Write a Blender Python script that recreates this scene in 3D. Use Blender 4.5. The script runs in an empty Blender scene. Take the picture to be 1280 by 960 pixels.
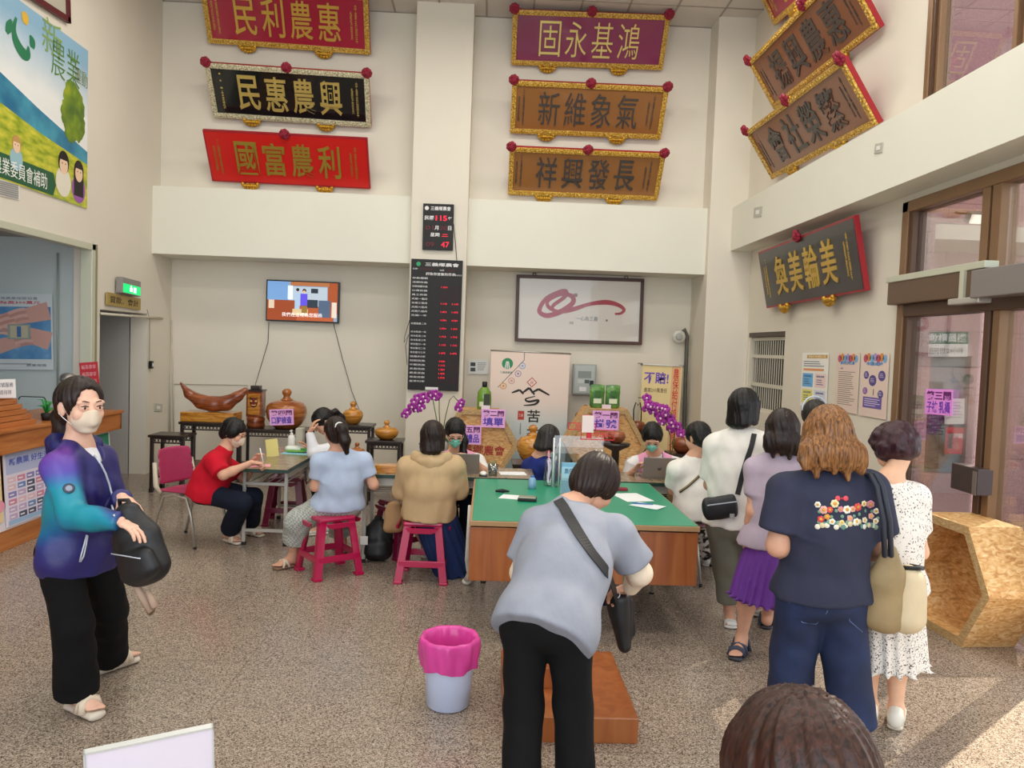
import bpy, bmesh, math, random
import numpy as np
from mathutils import Matrix, Vector
random.seed(7); RNG = np.random.default_rng(5)
SC = bpy.context.scene; COL = SC.collection

# ---------------------------------------------------------------- camera, world, light, exposure
F, CH = 960.0, 1.80                      # focal length in pixels of a 1280 wide frame, camera height
YAW, PITCH, ROLL = (math.radians(a) for a in (1.90, -2.72, 2.01))
def cam_axes():
    cy, sy = math.cos(YAW), math.sin(YAW)
    fw = np.array([sy, cy, 0.]); rt = np.array([cy, -sy, 0.]); up = np.array([0, 0, 1.])
    f2 = fw*math.cos(PITCH)+up*math.sin(PITCH); u2 = up*math.cos(PITCH)-fw*math.sin(PITCH)
    r3 = rt*math.cos(ROLL)+u2*math.sin(ROLL); u3 = u2*math.cos(ROLL)-rt*math.sin(ROLL)
    return r3, u3, f2
CR, CU, CF = cam_axes()
cam = bpy.data.objects.new('camera', bpy.data.cameras.new('camera')); COL.objects.link(cam)
cam.matrix_world = Matrix(((CR[0], CU[0], -CF[0], 0), (CR[1], CU[1], -CF[1], 0), (CR[2], CU[2], -CF[2], CH), (0, 0, 0, 1)))
cam.data.lens = 27.0; cam.data.sensor_width = 36.0; cam.data.clip_start = .05
SC.camera = cam
SC.view_settings.view_transform = 'Standard'; SC.view_settings.look = 'None'
SC.view_settings.gamma = 1; SC.view_settings.use_curve_mapping = False
SC.view_settings.exposure = 0.10
SC.cycles.use_denoising = True
SC.cycles.max_bounces = 8; SC.cycles.diffuse_bounces = 4; SC.cycles.transparent_max_bounces = 12
SC.cycles.sample_clamp_indirect = 6.0
SC.cycles.caustics_reflective = False; SC.cycles.caustics_refractive = False

wd = bpy.data.worlds.new('sky'); SC.world = wd; wd.use_nodes = True
bg = wd.node_tree.nodes['Background']; bg.inputs[0].default_value = (.86, .93, 1.0, 1); bg.inputs[1].default_value = 1.9
def sun(direction, power, size, color):
    l = bpy.data.lights.new('sun', 'SUN'); l.energy = power; l.angle = math.radians(size); l.color = color
    o = bpy.data.objects.new('sun', l); COL.objects.link(o)
    o.rotation_euler = Vector(direction).to_track_quat('-Z', 'Y').to_euler()
sun((-.62, -.50, -.80), 8.5, .5, (1.0, .90, .74))
def area(loc, sx, sy, power, color, aim=(0, 0, -1)):
    l = bpy.data.lights.new('added_area_light', 'AREA'); l.shape = 'RECTANGLE'; l.size = sx; l.size_y = sy; l.energy = power; l.color = color
    o = bpy.data.objects.new('added_area_light', l); COL.objects.link(o); o.location = loc
    o.rotation_euler = Vector(aim).to_track_quat('-Z', 'Y').to_euler()
for ax in (-2.6, 0, 2.2):
    for ay in (2.2, 5.0, 7.9):
        area((ax, ay, 5.92), 1.2, .6, 33, (1.0, .95, .87))  # unseen overhead lights added to brighten the hall, real fittings unknown
area((-.5, -1.4, 2.9), 7.0, 4.5, 92, (.93, .97, 1.0), (0, 1, -.12))       # added area light for daylight of the glazed street front behind the camera

# ---------------------------------------------------------------- pixels of the photograph to points of the place
def ray(x, y): return CR*((x-640)/F) - CU*((y-480)/F) + CF
O3 = np.array([0, 0, CH])
def pX(x, y, X): d = ray(x, y); return O3+d*(X/d[0])
def pY(x, y, Y): d = ray(x, y); return O3+d*(Y/d[1])
def pZ(x, y, Z): d = ray(x, y); return O3+d*((Z-CH)/d[2])

# ---------------------------------------------------------------- materials
def lin(c):
    out = []
    for v in c[:3]:
        v = v/255.
        out.append(v/12.92 if v <= .04045 else ((v+.055)/1.055)**2.4)
    return out
MATS = {}
def hexc(s): s = s.lstrip('#'); return tuple(int(s[i:i+2], 16) for i in (0, 2, 4))
def mat(name, c, rough=.55, metal=0., var=0., scale=20., bump=0., bscale=60., emit=0., spec=.5, stretch=None, coat=0., sheen=0., sss=0., vcol=False, coords='Object'):
    if name in MATS: return MATS[name]
    if isinstance(c, str): c = hexc(c)
    m = bpy.data.materials.new(name); m.use_nodes = True; nt = m.node_tree; b = nt.nodes['Principled BSDF']
    l = lin(c)
    b.inputs['Base Color'].default_value = (*l, 1); b.inputs['Roughness'].default_value = rough; b.inputs['Metallic'].default_value = metal
    b.inputs['Specular IOR Level'].default_value = spec; b.inputs['Coat Weight'].default_value = coat; b.inputs['Sheen Weight'].default_value = sheen
    if sss: b.inputs['Subsurface Weight'].default_value = sss; b.inputs['Subsurface Radius'].default_value = (.012, .005, .003)
    if emit:
        b.inputs['Emission Color'].default_value = (*l, 1); b.inputs['Emission Strength'].default_value = emit
    def co():
        t = nt.nodes.new('ShaderNodeTexCoord'); mp = nt.nodes.new('ShaderNodeMapping')
        if stretch: mp.inputs['Scale'].default_value = stretch
        nt.links.new(t.outputs[coords], mp.inputs[0]); return mp.outputs[0]
    src = None
    if vcol:
        a = nt.nodes.new('ShaderNodeVertexColor'); a.layer_name = 'Col'; src = a.outputs[0]
        nt.links.new(src, b.inputs['Base Color'])
    if var:
        n = nt.nodes.new('ShaderNodeTexNoise'); n.inputs['Scale'].default_value = scale; n.inputs['Detail'].default_value = 5
        nt.links.new(co(), n.inputs['Vector'])
        mr = nt.nodes.new('ShaderNodeMapRange'); mr.inputs['From Min'].default_value = .3; mr.inputs['From Max'].default_value = .7
        mr.inputs['To Min'].default_value = 1-var; mr.inputs['To Max'].default_value = 1+var
        nt.links.new(n.outputs[0], mr.inputs[0])
        mx = nt.nodes.new('ShaderNodeVectorMath'); mx.operation = 'SCALE'
        if src: nt.links.new(src, mx.inputs[0])
        else: mx.inputs[0].default_value = l
        nt.links.new(mr.outputs[0], mx.inputs['Scale']); nt.links.new(mx.outputs[0], b.inputs['Base Color'])
    if bump:
        n = nt.nodes.new('ShaderNodeTexNoise'); n.inputs['Scale'].default_value = bscale; n.inputs['Detail'].default_value = 4
        nt.links.new(co(), n.inputs['Vector'])
        bp = nt.nodes.new('ShaderNodeBump'); bp.inputs['Strength'].default_value = bump; bp.inputs['Distance'].default_value = .01
        nt.links.new(n.outputs[0], bp.inputs['Height']); nt.links.new(bp.outputs[0], b.inputs['Normal'])
    MATS[name] = m
    return m
def flat(c, rough=.6, emit=0.):
    if not isinstance(c, str): c = '#%02x%02x%02x' % tuple(int(v) for v in c)
    return mat('print '+c+(' lit' if emit else '')+(' gloss' if rough < .5 else ''), c, rough, emit=emit)
def ramp_mat(name, stops, scale, rough=.5, stretch=(1, 1, 1), bump=0., detail=6., kind='noise', spec=.5, coat=0., coords='Object', dist=0.):
    if name in MATS: return MATS[name]
    m = bpy.data.materials.new(name); m.use_nodes = True; nt = m.node_tree; b = nt.nodes['Principled BSDF']
    b.inputs['Roughness'].default_value = rough; b.inputs['Specular IOR Level'].default_value = spec; b.inputs['Coat Weight'].default_value = coat
    t = nt.nodes.new('ShaderNodeTexCoord'); mp = nt.nodes.new('ShaderNodeMapping'); mp.inputs['Scale'].default_value = stretch
    nt.links.new(t.outputs[coords], mp.inputs[0])
    if kind == 'noise':
        n = nt.nodes.new('ShaderNodeTexNoise'); n.inputs['Detail'].default_value = detail; n.inputs['Distortion'].default_value = dist; out = n.outputs[0]
    elif kind == 'voronoi':
        n = nt.nodes.new('ShaderNodeTexVoronoi'); out = n.outputs['Color']
    elif kind == 'checker':
        n = nt.nodes.new('ShaderNodeTexChecker'); out = n.outputs['Fac']
    else:
        n = nt.nodes.new('ShaderNodeTexWave'); n.inputs['Distortion'].default_value = dist; n.inputs['Detail'].default_value = 3; out = n.outputs[0]
    n.inputs['Scale'].default_value = scale; nt.links.new(mp.outputs[0], n.inputs['Vector'])
    r = nt.nodes.new('ShaderNodeValToRGB'); el = r.color_ramp.elements
    while len(el) < len(stops): el.new(.5)
    for e, (p, c) in zip(el, stops): e.position = p; e.color = (*lin(hexc(c)), 1)
    nt.links.new(out, r.inputs[0]); nt.links.new(r.outputs[0], b.inputs['Base Color'])
    if bump:
        bp = nt.nodes.new('ShaderNodeBump'); bp.inputs['Strength'].default_value = bump; bp.inputs['Distance'].default_value = .005
        nt.links.new(out, bp.inputs['Height']); nt.links.new(bp.outputs[0], b.inputs['Normal'])
    MATS[name] = m
    return m
def glass_mat(name, tint=(1, 1, 1), gloss=.10, rough=.0):
    if name in MATS: return MATS[name]
    m = bpy.data.materials.new(name); m.use_nodes = True; nt = m.node_tree; nt.nodes.clear()
    o = nt.nodes.new('ShaderNodeOutputMaterial'); mx = nt.nodes.new('ShaderNodeMixShader'); t = nt.nodes.new('ShaderNodeBsdfTransparent')
    g = nt.nodes.new('ShaderNodeBsdfGlossy'); g.inputs['Roughness'].default_value = rough; t.inputs[0].default_value = (*tint, 1)
    lw = nt.nodes.new('ShaderNodeLayerWeight'); lw.inputs[0].default_value = .25
    ma = nt.nodes.new('ShaderNodeMath'); ma.operation = 'MULTIPLY_ADD'; ma.inputs[1].default_value = .6; ma.inputs[2].default_value = gloss
    nt.links.new(lw.outputs['Fresnel'], ma.inputs[0]); nt.links.new(ma.outputs[0], mx.inputs[0])
    nt.links.new(t.outputs[0], mx.inputs[1]); nt.links.new(g.outputs[0], mx.inputs[2]); nt.links.new(mx.outputs[0], o.inputs[0])
    MATS[name] = m
    return m

# ---------------------------------------------------------------- objects
def tag(o, label=None, cat=None, group=None, kind=None):
    if label: o['label'] = label
    if cat: o['category'] = cat
    if group: o['group'] = group
    if kind: o['kind'] = kind
    return o
def mtx(loc=(0, 0, 0), rz=0., x=None, y=None, z=None):
    if x is None:
        return Matrix.Translation(Vector(loc)) @ Matrix.Rotation(rz, 4, 'Z')
    return Matrix(((x[0], y[0], z[0], loc[0]), (x[1], y[1], z[1], loc[1]), (x[2], y[2], z[2], loc[2]), (0, 0, 0, 1)))
def thing(name, label, cat, M=None, group=None):
    o = bpy.data.objects.new(name, None); COL.objects.link(o); o.empty_display_size = .1
    if M is not None: o.matrix_world = M
    return tag(o, label, cat, group)
class MB:
    def __init__(s): s.v = []; s.f = []; s.m = []; s.n = 0; s.mats = []; s.sm = []
    def mi(s, m):
        if m not in s.mats: s.mats.append(m)
        return s.mats.index(m)
    def add(s, v, f, m, M=None, smooth=False):
        v = np.asarray(v, float)
        if M is not None:
            A = np.array(M); v = v@A[:3, :3].T+A[:3, 3]
        s.v.append(v); k = s.mi(m)
        for q in f: s.f.append([i+s.n for i in q]); s.m.append(k); s.sm.append(smooth)
        s.n += len(v); return s
    def box(s, a, b, m, M=None, bevel=0.):
        x0, y0, z0 = a; x1, y1, z1 = b
        if bevel:
            bm = bmesh.new(); bmesh.ops.create_cube(bm, size=1)
            for v in bm.verts: v.co = Vector(((x0+x1)/2+v.co.x*(x1-x0), (y0+y1)/2+v.co.y*(y1-y0), (z0+z1)/2+v.co.z*(z1-z0)))
            bmesh.ops.bevel(bm, geom=bm.edges[:], offset=bevel, segments=2, affect='EDGES', profile=.6)
            bm.verts.index_update(); s.bm(bm, m, M); return s
        v = [(x, y, z) for z in (z0, z1) for y in (y0, y1) for x in (x0, x1)]
        return s.add(v, [(0, 2, 3, 1), (4, 5, 7, 6), (0, 1, 5, 4), (2, 6, 7, 3), (0, 4, 6, 2), (1, 3, 7, 5)], m, M)
    def bm(s, bm, m, M=None, smooth=False):
        bm.verts.ensure_lookup_table(); bm.verts.index_update()
        s.add([v.co[:] for v in bm.verts], [[v.index for v in f.verts] for f in bm.faces], m, M, smooth); bm.free(); return s
    def lathe(s, prof, m, M=None, n=24, lobes=0, amp=0.):
        v = []; f = []
        for r, z in prof:
            for k in range(n):
                a = 2*math.pi*k/n; rr = r*(1+amp*math.cos(lobes*a)) if lobes else r
                v.append((rr*math.cos(a), rr*math.sin(a), z))
        for i in range(len(prof)-1):
            for k in range(n):
                k2 = (k+1) % n; f.append((i*n+k, i*n+k2, (i+1)*n+k2, (i+1)*n+k))
        f.append(tuple(range(n-1, -1, -1))); f.append(tuple((len(prof)-1)*n+k for k in range(n)))
        return s.add(v, f, m, M, True)
    def tube(s, pts, r, m, M=None, n=8, closed=False):
        pts = [Vector(p) for p in pts]; N = len(pts); rs = r if isinstance(r, (list, tuple)) else [r]*N
        v = []; f = []; up = None
        for i, p in enumerate(pts):
            t = (pts[min(i+1, N-1)]-pts[max(i-1, 0)]).normalized()
            if up is None:
                up = Vector((0, 0, 1)) if abs(t.z) < .9 else Vector((1, 0, 0))
            a = t.cross(up)
            if a.length < 1e-6: a = t.orthogonal()
            a.normalize(); b = a.cross(t); up = b
            for k in range(n):
                an = 2*math.pi*k/n; v.append(p+(a*math.cos(an)+b*math.sin(an))*rs[i])
        for i in range(N-1):
            for k in range(n):
                k2 = (k+1) % n; f.append((i*n+k, i*n+k2, (i+1)*n+k2, (i+1)*n+k))
        f.append(tuple(range(n-1, -1, -1))); f.append(tuple((N-1)*n+k for k in range(n)))
        return s.add([tuple(q) for q in v], f, m, M, True)
    def prism(s, poly, z0, z1, m, M=None):
        n = len(poly); v = [(x, y, z0) for x, y in poly]+[(x, y, z1) for x, y in poly]
        f = [tuple(range(n-1, -1, -1)), tuple(range(n, 2*n))]+[(i, (i+1) % n, n+(i+1) % n, n+i) for i in range(n)]
        return s.add(v, f, m, M)
    def sphere(s, c, r, m, M=None, nu=16, nv=10):
        r = (r, r, r) if not isinstance(r, (tuple, list)) else r
        v = [(c[0], c[1], c[2]-r[2])]; f = []
        for j in range(1, nv):
            p = -math.pi/2+math.pi*j/nv
            for i in range(nu):
                a = 2*math.pi*i/nu; v.append((c[0]+r[0]*math.cos(p)*math.cos(a), c[1]+r[1]*math.cos(p)*math.sin(a), c[2]+r[2]*math.sin(p)))
        v.append((c[0], c[1], c[2]+r[2])); L = len(v)-1
        for i in range(nu): f.append((0, 1+(i+1) % nu, 1+i)); f.append((L, L-nu+i, L-nu+(i+1) % nu))
        for j in range(nv-2):
            for i in range(nu): a = 1+j*nu; f.append((a+i, a+(i+1) % nu, a+nu+(i+1) % nu, a+nu+i))
        return s.add(v, f, m, M, True)
    # flat artwork in the local xy plane, z is the height above the plate
    def rect(s, x0, y0, x1, y1, z, m, M=None, t=.0008):
        return s.box((min(x0, x1), min(y0, y1), z-t), (max(x0, x1), max(y0, y1), z), m, M)
    def disc(s, x, y, r, z, m, M=None, n=20, ry=None):
        ry = ry or r
        return s.prism([(x+r*math.cos(2*math.pi*k/n), y+ry*math.sin(2*math.pi*k/n)) for k in range(n)], z-.0008, z, m, M)
    def text(s, body, x, y, w, h, z, m, M=None, depth=.0006, bold=0., stretch=True, res=3):
        v, f = text_geo(body, bold, res)
        if not len(v): return s
        lo = v.min(0); hi = v.max(0); d = np.maximum(hi-lo, 1e-6)
        sx, sy = w/d[0], h/d[1]
        if not stretch: sx = sy = min(sx, sy)
        q = (v-(lo+hi)/2)*np.array([sx, sy, 0]) + np.array([x, y, 0]); q[:, 2] = z+np.where(v[:, 2] > 0, depth, 0)
        return s.add(q, f, m, M)
    def build(s, name, parent=None, M=None, smooth=None):
        me = bpy.data.meshes.new(name)
        v = np.concatenate(s.v) if s.v else np.zeros((0, 3))
        me.from_pydata([tuple(q) for q in v], [], s.f)
        for m in s.mats: me.materials.append(m)
        me.polygons.foreach_set('material_index', s.m)
        me.polygons.foreach_set('use_smooth', s.sm if smooth is None else [smooth]*len(s.f))
        me.update()
        o = bpy.data.objects.new(name, me); COL.objects.link(o)
        if parent is not None: o.parent = parent
        if M is not None: o.matrix_basis = M
        return o
_TG = {}
def text_geo(body, bold, res=3):
    k = (body, bold, res)
    if k in _TG: return _TG[k]
    c = bpy.data.curves.new('t', 'FONT'); c.body = body; c.size = 1; c.extrude = .5; c.offset = bold; c.resolution_u = res; c.align_x = 'CENTER'; c.space_line = .92
    o = bpy.data.objects.new('t', c); COL.objects.link(o)
    dg = bpy.context.evaluated_depsgraph_get(); dg.update(); me = bpy.data.meshes.new_from_object(o.evaluated_get(dg))
    v = np.array([q.co[:] for q in me.vertices]).reshape(-1, 3); f = [tuple(p.vertices) for p in me.polygons]
    bpy.data.objects.remove(o); bpy.data.curves.remove(c); bpy.data.meshes.remove(me)
    _TG[k] = (v, f); return v, f
def frame_px(tl, tr, br, bl, fn):
    """local frame (x right, y up, z towards the room) and size of a plate whose corners stand at these points"""
    TL, TR, BR, BL = (fn(*q) for q in (tl, tr, br, bl))
    x = (TR-TL)+(BR-BL); w = np.linalg.norm(x)/2; x = x/np.linalg.norm(x)
    y = (TL-BL)+(TR-BR); h = np.linalg.norm(y)/2; y = y-x*(x@y); y /= np.linalg.norm(y)
    z = np.cross(x, y); c = (TL+TR+BR+BL)/4
    return mtx(c, x=x, y=y, z=z), w, h
def on_back(Y): return lambda x, y: pY(x, y, Y)
def on_side(X): return lambda x, y: pX(x, y, X)
def struct(mb, name, parent=None, M=None):
    o = mb.build(name, parent, M)
    if parent is None: o['kind'] = 'structure'
    return o
# ---------------------------------------------------------------- smooth surfaces for bodies, hair and cloth
def nrm(a): a = np.asarray(a, float); return a/max(np.linalg.norm(a), 1e-9)
class SDF:
    """a list of blended round shapes, meshed as one continuous surface"""
    def __init__(s, k=.03): s.p = []; s.k = k; s.w = []
    def cap(s, a, b, ra, rb=None, k=None, op=0): s.p.append(('c', np.array(a, float), np.array(b, float), ra, ra if rb is None else rb, s.k if k is None else k, op)); return s
    def ecap(s, a, b, sa, fa, sb, fb, side, k=None, op=0, end=None):
        a = np.array(a, float); b = np.array(b, float); ax = nrm(b-a); sd = np.array(side, float); sd = nrm(sd-ax*(sd@ax)); fr = np.cross(ax, sd)
        s.p.append(('e', a, b, (sa, fa, sb, fb, sd, fr, ax, end), 0, s.k if k is None else k, op)); return s
    def ell(s, c, r, axes=None, k=None, op=0): s.p.append(('l', np.array(c, float), np.array(r, float), np.eye(3) if axes is None else np.array(axes, float), 0, s.k if k is None else k, op)); return s
    def plane(s, p, n, k=None): s.p.append(('p', np.array(p, float), nrm(n), None, 0, s.k if k is None else k, 2)); return s
    def dist(s, q, P):
        x, y, z = P; t = q[0]
        if t == 'c':
            a, b, ra, rb = q[1:5]; d = b-a; L = d@d+1e-12
            u = np.clip(((x-a[0])*d[0]+(y-a[1])*d[1]+(z-a[2])*d[2])/L, 0, 1)
            return np.sqrt((x-a[0]-u*d[0])**2+(y-a[1]-u*d[1])**2+(z-a[2]-u*d[2])**2)-(ra+(rb-ra)*u)
        if t == 'e':
            a, b, (sa, fa, sb, fb, sd, fr, ax, end) = q[1:4]; L = np.linalg.norm(b-a)
            X, Y, Z = x-a[0], y-a[1], z-a[2]
            l = X*ax[0]+Y*ax[1]+Z*ax[2]; u = np.clip(l/L, 0, 1); e = l-u*L
            S = X*sd[0]+Y*sd[1]+Z*sd[2]; T = X*fr[0]+Y*fr[1]+Z*fr[2]
            rs = sa+(sb-sa)*u; rf = fa+(fb-fa)*u; re = np.minimum(rs, rf) if end is None else np.where(e > 0, end, np.minimum(rs, rf))
            k0 = np.sqrt((S/rs)**2+(T/rf)**2+(e/re)**2)
            k1 = np.sqrt((S/rs**2)**2+(T/rf**2)**2+(e/re**2)**2)+1e-9
            return k0*(k0-1)/k1
        if t == 'l':
            c, r, A = q[1:4]; X, Y, Z = x-c[0], y-c[1], z-c[2]
            u = [(X*A[i][0]+Y*A[i][1]+Z*A[i][2]) for i in range(3)]
            k0 = np.sqrt(sum((u[i]/r[i])**2 for i in range(3))); k1 = np.sqrt(sum((u[i]/r[i]**2)**2 for i in range(3)))+1e-9
            return k0*(k0-1)/k1
        return (x-q[1][0])*q[2][0]+(y-q[1][1])*q[2][1]+(z-q[1][2])*q[2][2]
    def box(s, q):
        t = q[0]
        if t == 'c':
            r = max(q[3], q[4]); return np.minimum(q[1], q[2])-r, np.maximum(q[1], q[2])+r
        if t == 'e':
            r = max(q[3][:4])*1.02; return np.minimum(q[1], q[2])-r, np.maximum(q[1], q[2])+r
        r = max(q[2]); return q[1]-r, q[1]+r
    def mesh(s, h, noise=None, grow=0., relax=1):
        bs = [s.box(q) for q in s.p if q[6] == 0]
        lo = np.min([b[0] for b in bs], 0)-3*h-grow; hi = np.max([b[1] for b in bs], 0)+3*h+grow
        n = np.ceil((hi-lo)/h).astype(int)+1
        G = [lo[i]+h*np.arange(n[i]) for i in range(3)]
        D = np.full(n, .2)
        for q in s.p:
            k = q[5]; op = q[6]
            if op == 2: sl = (slice(None),)*3
            else:
                b0, b1 = s.box(q); m = k+4*h+grow
                i0 = np.clip(np.floor((b0-m-lo)/h).astype(int), 0, n-1); i1 = np.clip(np.ceil((b1+m-lo)/h).astype(int)+1, 1, n)
                sl = tuple(slice(i0[i], i1[i]) for i in range(3))
            P = (G[0][sl[0]][:, None, None], G[1][sl[1]][None, :, None], G[2][sl[2]][None, None, :])
            d = s.dist(q, P); A = D[sl]
            if op == 0:
                if k > 0: hh = np.maximum(k-np.abs(A-d), 0)/k; D[sl] = np.minimum(A, d)-hh*hh*k*.25
                else: D[sl] = np.minimum(A, d)
            else:
                d = -d if op == 1 else d
                if k > 0: hh = np.maximum(k-np.abs(A-d), 0)/k; D[sl] = np.maximum(A, d)+hh*hh*k*.25
                else: D[sl] = np.maximum(A, d)
        if noise is not None: D = D+noise(G[0][:, None, None], G[1][None, :, None], G[2][None, None, :])
        D -= grow
        D[0] = D[-1] = .1; D[:, 0] = D[:, -1] = .1; D[:, :, 0] = D[:, :, -1] = .1
        return surface_net(D, lo, h, relax)
def surface_net(D, lo, h, relax=1):
    S = D < 0; nx, ny, nz = D.shape
    cnt = np.zeros((nx-1, ny-1, nz-1), np.int8); pos = np.zeros((nx-1, ny-1, nz-1, 3)); ne = np.zeros((nx-1, ny-1, nz-1))
    c8 = [(i, j, k) for i in (0, 1) for j in (0, 1) for k in (0, 1)]
    for c in c8: cnt += S[c[0]:nx-1+c[0], c[1]:ny-1+c[1], c[2]:nz-1+c[2]]
    act = (cnt > 0) & (cnt < 8); I = np.argwhere(act); N = len(I)
    P = np.zeros((N, 3)); E = np.zeros(N); val = {c: D[I[:, 0]+c[0], I[:, 1]+c[1], I[:, 2]+c[2]] for c in c8}
    for a in c8:
        for ax in range(3):
            if a[ax]: continue
            b = list(a); b[ax] = 1; b = tuple(b); va, vb = val[a], val[b]; m = (va < 0) != (vb < 0)
            t = np.where(m, va/np.where(m, va-vb, 1), 0)
            for q in range(3): P[:, q] += m*(a[q]+(t if q == ax else 0))
            E += m
    P = P/E[:, None]; V = lo+(I+P)*h
    idx = np.full(cnt.shape, -1, int); idx[act] = np.arange(N)
    Q = []
    for ax in range(3):
        A = np.moveaxis(S, ax, 0); X = np.moveaxis(idx, ax, 0)
        d = A[:-1, 1:-1, 1:-1] != A[1:, 1:-1, 1:-1]; W = np.argwhere(d); flip = A[:-1, 1:-1, 1:-1][d]
        i, j, k = W[:, 0], W[:, 1]+1, W[:, 2]+1
        q = np.stack([X[i, j-1, k-1], X[i, j, k-1], X[i, j, k], X[i, j-1, k]], 1)
        if ax == 1: flip = ~flip
        q[~flip] = q[~flip][:, ::-1]; Q.append(q)
    Q = np.concatenate(Q)
    for _ in range(relax):
        acc = np.zeros_like(V); c = np.zeros(N)
        for a in range(4):
            for b in (1, 3):
                np.add.at(acc, Q[:, a], V[Q[:, (a+b) % 4]]); np.add.at(c, Q[:, a], 1)
        V = V*.5+.5*acc/np.maximum(c, 1)[:, None]
    return V, Q
def sdf_obj(name, parts, parent=None, color=None, M=None):
    """parts: list of (verts, quads, material); color(verts) -> rgb 0..255"""
    V = np.concatenate([p[0] for p in parts]); off = 0; Fs = []; mi = []; mats = []
    for v, q, m in parts:
        Fs.append(q+off); off += len(v)
        if m not in mats: mats.append(m)
        mi.append(np.full(len(q), mats.index(m)))
    Q = np.concatenate(Fs); mi = np.concatenate(mi)
    me = bpy.data.meshes.new(name); nq = len(Q)
    me.vertices.add(len(V)); me.vertices.foreach_set('co', V.astype(np.float32).ravel())
    me.loops.add(nq*4); me.loops.foreach_set('vertex_index', Q.astype(np.int32).ravel())
    me.polygons.add(nq); me.polygons.foreach_set('loop_start', np.arange(0, nq*4, 4, dtype=np.int32)); me.polygons.foreach_set('loop_total', np.full(nq, 4, np.int32))
    for m in mats: me.materials.append(m)
    me.polygons.foreach_set('material_index', mi.astype(np.int32)); me.polygons.foreach_set('use_smooth', np.ones(nq, bool))
    if color is not None:
        c = np.asarray(color(V), float)/255.; c = np.where(c <= .04045, c/12.92, ((c+.055)/1.055)**2.4)
        at = me.color_attributes.new('Col', 'FLOAT_COLOR', 'POINT'); at.data.foreach_set('color', np.concatenate([c, np.ones((len(c), 1))], 1).astype(np.float32).ravel())
    me.update(calc_edges=True); me.validate()
    o = bpy.data.objects.new(name, me); COL.objects.link(o)
    if parent is not None: o.parent = parent
    if M is not None: o.matrix_basis = M
    return o
def folds(seed, amp, lo=30, hi=75, n=7, squash=(1, 1, .45)):
    r = np.random.default_rng(seed); W = []
    for _ in range(n):
        d = r.normal(size=3)*np.array(squash); d /= np.linalg.norm(d); W.append((d*r.uniform(lo, hi), r.uniform(0, 6.3), r.uniform(.5, 1)))
    def fn(x, y, z):
        o = 0
        for w, p, a in W: o = o+a*np.sin(w[0]*x+w[1]*y+w[2]*z+p)
        return o*(.55*amp/n**.5)
    return fn

# ---------------------------------------------------------------- people
SKIN = lambda n='skin', c='#d8a58a': mat(n, c, .5, var=.05, scale=25, sss=.08, bump=.04, bscale=180, spec=.35)
def rot_frame(fwd, up=(0, 0, 1)):
    y = nrm(fwd); u = np.array(up, float); x = nrm(np.cross(y, u)); z = np.cross(x, y); return np.array([x, y, z])     # rows
def ik(a, b, l1, l2, hint):
    a, b = np.array(a, float), np.array(b, float); d = b-a; L = np.linalg.norm(d); ax = d/max(L, 1e-6); L2 = min(L, (l1+l2)*.999)
    t = (l1*l1-l2*l2+L2*L2)/(2*L2); hgt = math.sqrt(max(l1*l1-t*t, 0)); h = np.array(hint, float); h = h-ax*(h@ax); h = nrm(h)
    return a+ax*t*(L/L2)+h*hgt
def hand_geo(M3, o, curl, h=.0042, size=1., spread=1.):
    """five separate fingers: y along the fingers, x to the thumb, z the back of the hand"""
    s = SDF(.010)
    s.ecap((0, -.012, 0), (0, .03, 0), .024, .017, .034, .015, (1, 0, 0)); s.ecap((0, .03, 0), (.001, .082, 0), .034, .015, .039, .012, (1, 0, 0))
    for bx, L, c in ((.029, .070, .9), (.010, .078, 1.), (-.010, .072, 1.06), (-.028, .056, 1.15)):
        p = np.array([bx, .083, 0.]); a = 0.; r = .0088; sx = bx*.5*spread
        for i, f in enumerate((.45, .31, .26)):
            a += curl*c*(.9, 1., .75)[i]; d = np.array([sx*(1 if i == 0 else .4), math.cos(a), -math.sin(a)]); d /= np.linalg.norm(d); q = p+d*L*f
            s.cap(p, q, r, r*.92, k=.004); p = q; r *= .92
    t = [np.array([.022, .018, -.004]), np.array([.050, .050, -.010-.014*curl]), np.array([.056-.012*curl, .080, -.016-.026*curl]), np.array([.050-.02*curl, .103, -.020-.036*curl])]
    for i, (ra, rb) in enumerate(((.016, .0115), (.0112, .010), (.0098, .0082))): s.cap(t[i], t[i+1], ra, rb, k=.007)
    v, q = s.mesh(h)
    v = v*size
    return v@M3+o, q
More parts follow.
